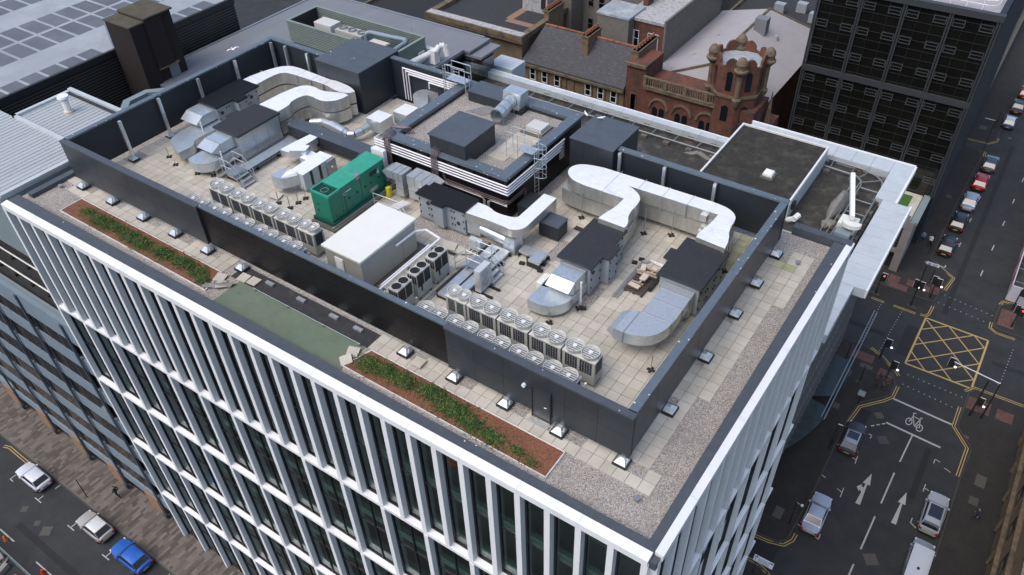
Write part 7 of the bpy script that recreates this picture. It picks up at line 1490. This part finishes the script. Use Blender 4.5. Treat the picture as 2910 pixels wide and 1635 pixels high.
# lower left corner scaffold fence and works
t = thing('fence', 'teal topped fence round rubble at the lower left corner', 'fence', (-60, 4, 0)); g = MB(); g.box(-75, -50, 4.45, 4.52, 1.6, 1.7); g.box(-75, -50, 4.45, 4.52, .1, .2); x = -74
while x < -50: g.box(x, x+.05, 4.46, 4.51, .2, 1.6); x += .5
g.build('rail', 'tealgrey', t)
g = MB()
for i in range(14): g.obox((-63+R.uniform(-3, 6), 3.2+R.uniform(-1, .8)), R.uniform(0, 3), R.uniform(.5, 1.4), R.uniform(.4, 1), .01, R.uniform(.2, .6))
tag(g.build('rubble', 'limestone'), 'pale concrete blocks piled behind the teal fence at the lower left', 'rubble')
tag(MB().cyl((-63.3, 5.35, 0), (-63.3, 5.35, .6), .22, 10, .08).build('traffic_cone', 'orange'), 'orange and yellow cone beside the white dashes at the lower left', 'cone'); tag(MB().cyl((-57.2, 5.4, 0), (-57.2, 5.4, .5), .25, 10, .12).build('traffic_cone', 'red'), 'red cone beside the white dashes at the bottom left', 'cone')
# ---- people
def person(lab, x, y, rz, top, legs, hair='hairdark', step=.28, bag=False, zb=.12):
    t = thing('person', lab, 'person', (x, y, zb)); M = Matrix.Rotation(rz, 4, 'Z'); V = []; E = []; Rd = []
    def nd(p, r, par=None):
        V.append(M @ Vector(p)); Rd.append(r); 
        if par is not None: E.append((par, len(V)-1))
        return len(V)-1
    pel = nd((0, 0, .95), .15); ch = nd((0, .02, 1.25), .15, pel); sh = nd((0, .0, 1.43), .12, ch); nk = nd((0, .02, 1.53), .055, sh); hd = nd((0, .04, 1.64), .085, nk); nd((0, .03, 1.73), .075, hd); nose = nd((0, .13, 1.64), .02, hd)
    for s in (-1, 1):
        hip = nd((s*.1, 0, .9), .1, pel); kn = nd((s*.11, s*step*.5+.05, .5), .062, hip); an = nd((s*.11, s*step, .1), .042, kn); nd((s*.11, s*step+.14, .04), .035, an)
        so = nd((s*.2, 0, 1.4), .06, sh); el = nd((s*.26, -s*step*.3-.02, 1.13), .045, so); wr = nd((s*.25, -s*step*.6+.08, .9), .03, el); hn = nd((s*.25, -s*step*.6+.1, .82), .032, wr)
        for k in range(4): a = nd((s*.25+(k-1.5)*.018, -s*step*.6+.11, .76), .009, hn); nd((s*.25+(k-1.5)*.018, -s*step*.6+.13, .72+.006*abs(k-1)), .007, a)
        nd((s*.22, -s*step*.6+.14, .79), .01, hn)
    me = bpy.data.meshes.new('person_body'); me.from_pydata(V, E, []); o = bpy.data.objects.new('body', me); COL.objects.link(o); o.parent = t; me.materials.append(MT['skin'])
    sk = o.modifiers.new('skin', 'SKIN')
    for i, r in enumerate(Rd): me.skin_vertices[0].data[i].radius = (r, r*(.75 if i in (0, 1, 2) else 1))
    me.skin_vertices[0].data[0].use_root = True; ss = o.modifiers.new('sub', 'SUBSURF'); ss.levels = 1; ss.render_levels = 1
    dg = bpy.context.evaluated_depsgraph_get(); ev = o.evaluated_get(dg); bm_ = bpy.data.meshes.new_from_object(ev)
    o.modifiers.clear(); o.data = bm_; ORG[o.name] = Vector((x, y, zb))
    bm_.materials.clear(); bm_.materials.append(MT['skin'])
    # clothing shells from the body surface
    def shell(name, test, m, off):
        vs = [v.co+v.normal*off for v in bm_.vertices]; fs = [tuple(p.vertices) for p in bm_.polygons if test(M.inverted() @ p.center)]
        used = sorted({i for f in fs for i in f}); mp = {k: i for i, k in enumerate(used)}; q = bpy.data.meshes.new(name); q.from_pydata([vs[k] for k in used], [], [tuple(mp[i] for i in f) for f in fs]); q.materials.append(MT[m]); q.polygons.foreach_set('use_smooth', [True]*len(q.polygons)); c = bpy.data.objects.new(name, q); COL.objects.link(c); c.parent = t; ORG[c.name] = ORG[o.name]
    shell('jacket', lambda c: c.z > .93 and c.z < 1.5 and not (abs(c.x) > .2 and c.z < .9), top, .018); shell('trousers', lambda c: c.z <= .95 and c.z > .1 and abs(c.x) < .21, legs, .014); shell('shoes', lambda c: c.z <= .1, 'blackcloth', .012); shell('hair', lambda c: c.z > 1.64 and (c.y < .07 or c.z > 1.71), hair, .02)
    if bag: MB().box(x-.3, x-.1, y-.1, y+.15, zb+.6, zb+.95).build('bag', 'navy', t)
    return t
person('person in dark green clothes walking on the stone footway lower left', -58.35, 14.15, 2.0, 'darkgreen', 'blackcloth', zb=.13)
person('person in a blue top walking beside the parked black car', -3.75, 96.4, .2, 'bluecloth', 'navy')
person('person in a white top and dark skirt walking by the kerb', -2.75, 96.1, -.2, 'whitecloth', 'blackcloth')
person('person in dark blue walking alone on the far right pavement', 10.55, 56.8, 2.6, 'navy', 'navy')
# ---- gulls
def gull(lab, x, y, z, rz, fly):
    t = thing('seagull', lab, 'bird', (x, y, z)); M = Matrix.Translation((x, y, z)) @ Matrix.Rotation(rz, 4, 'Z'); rr = []
    for u, r, h in ((-.22, .01, .1), (-.15, .04, .1), (0, .075, .1), (.12, .06, .12), (.18, .035, .16), (.23, .04, .2), (.27, .02, .19), (.32, .006, .18)): rr.append([(u, r*cos(2*pi*j/10), h+r*sin(2*pi*j/10)) for j in range(10)])
    MB().loft(rr).xf(M).build('body', 'gullwhite', t, org=(x, y, z), smooth=True)
    for s in (-1, 1):
        w_ = [(.1, s*.06, .13), (.14, s*.3, .22), (.02, s*.62, .16), (-.04, s*.6, .155), (-.02, s*.3, .2), (-.06, s*.06, .12)] if fly else [(.1, s*.06, .14), (.05, s*.09, .14), (-.2, s*.05, .12), (-.28, s*.02, .1), (-.1, s*.07, .09)]
        q = MB(); q.loft([w_, [(a, b_, c-.015) for a, b_, c in w_]]); q.xf(M).build('wing', 'gullgrey' if not fly else 'gullwhite', t, org=(x, y, z))
    if not fly:
        g = MB()
        for s in (-.025, .025): g.cyl((.02, s, 0), (.02, s, .06), .006, 5)
        g.xf(M).build('leg', 'orange', t, org=(x, y, z))
gull('white seagull flying in front of the ribbed brown wall', -60.5, 41.8, 34.6, 2.9, True)
gull('seagull standing on the grey coping behind the right riser box', -20.9, 39.0, 40.8, .5, False)
gull('seagull standing at the rear corner of the plant room coping', -22.0, 39.1, 40.68, 2.5, False)
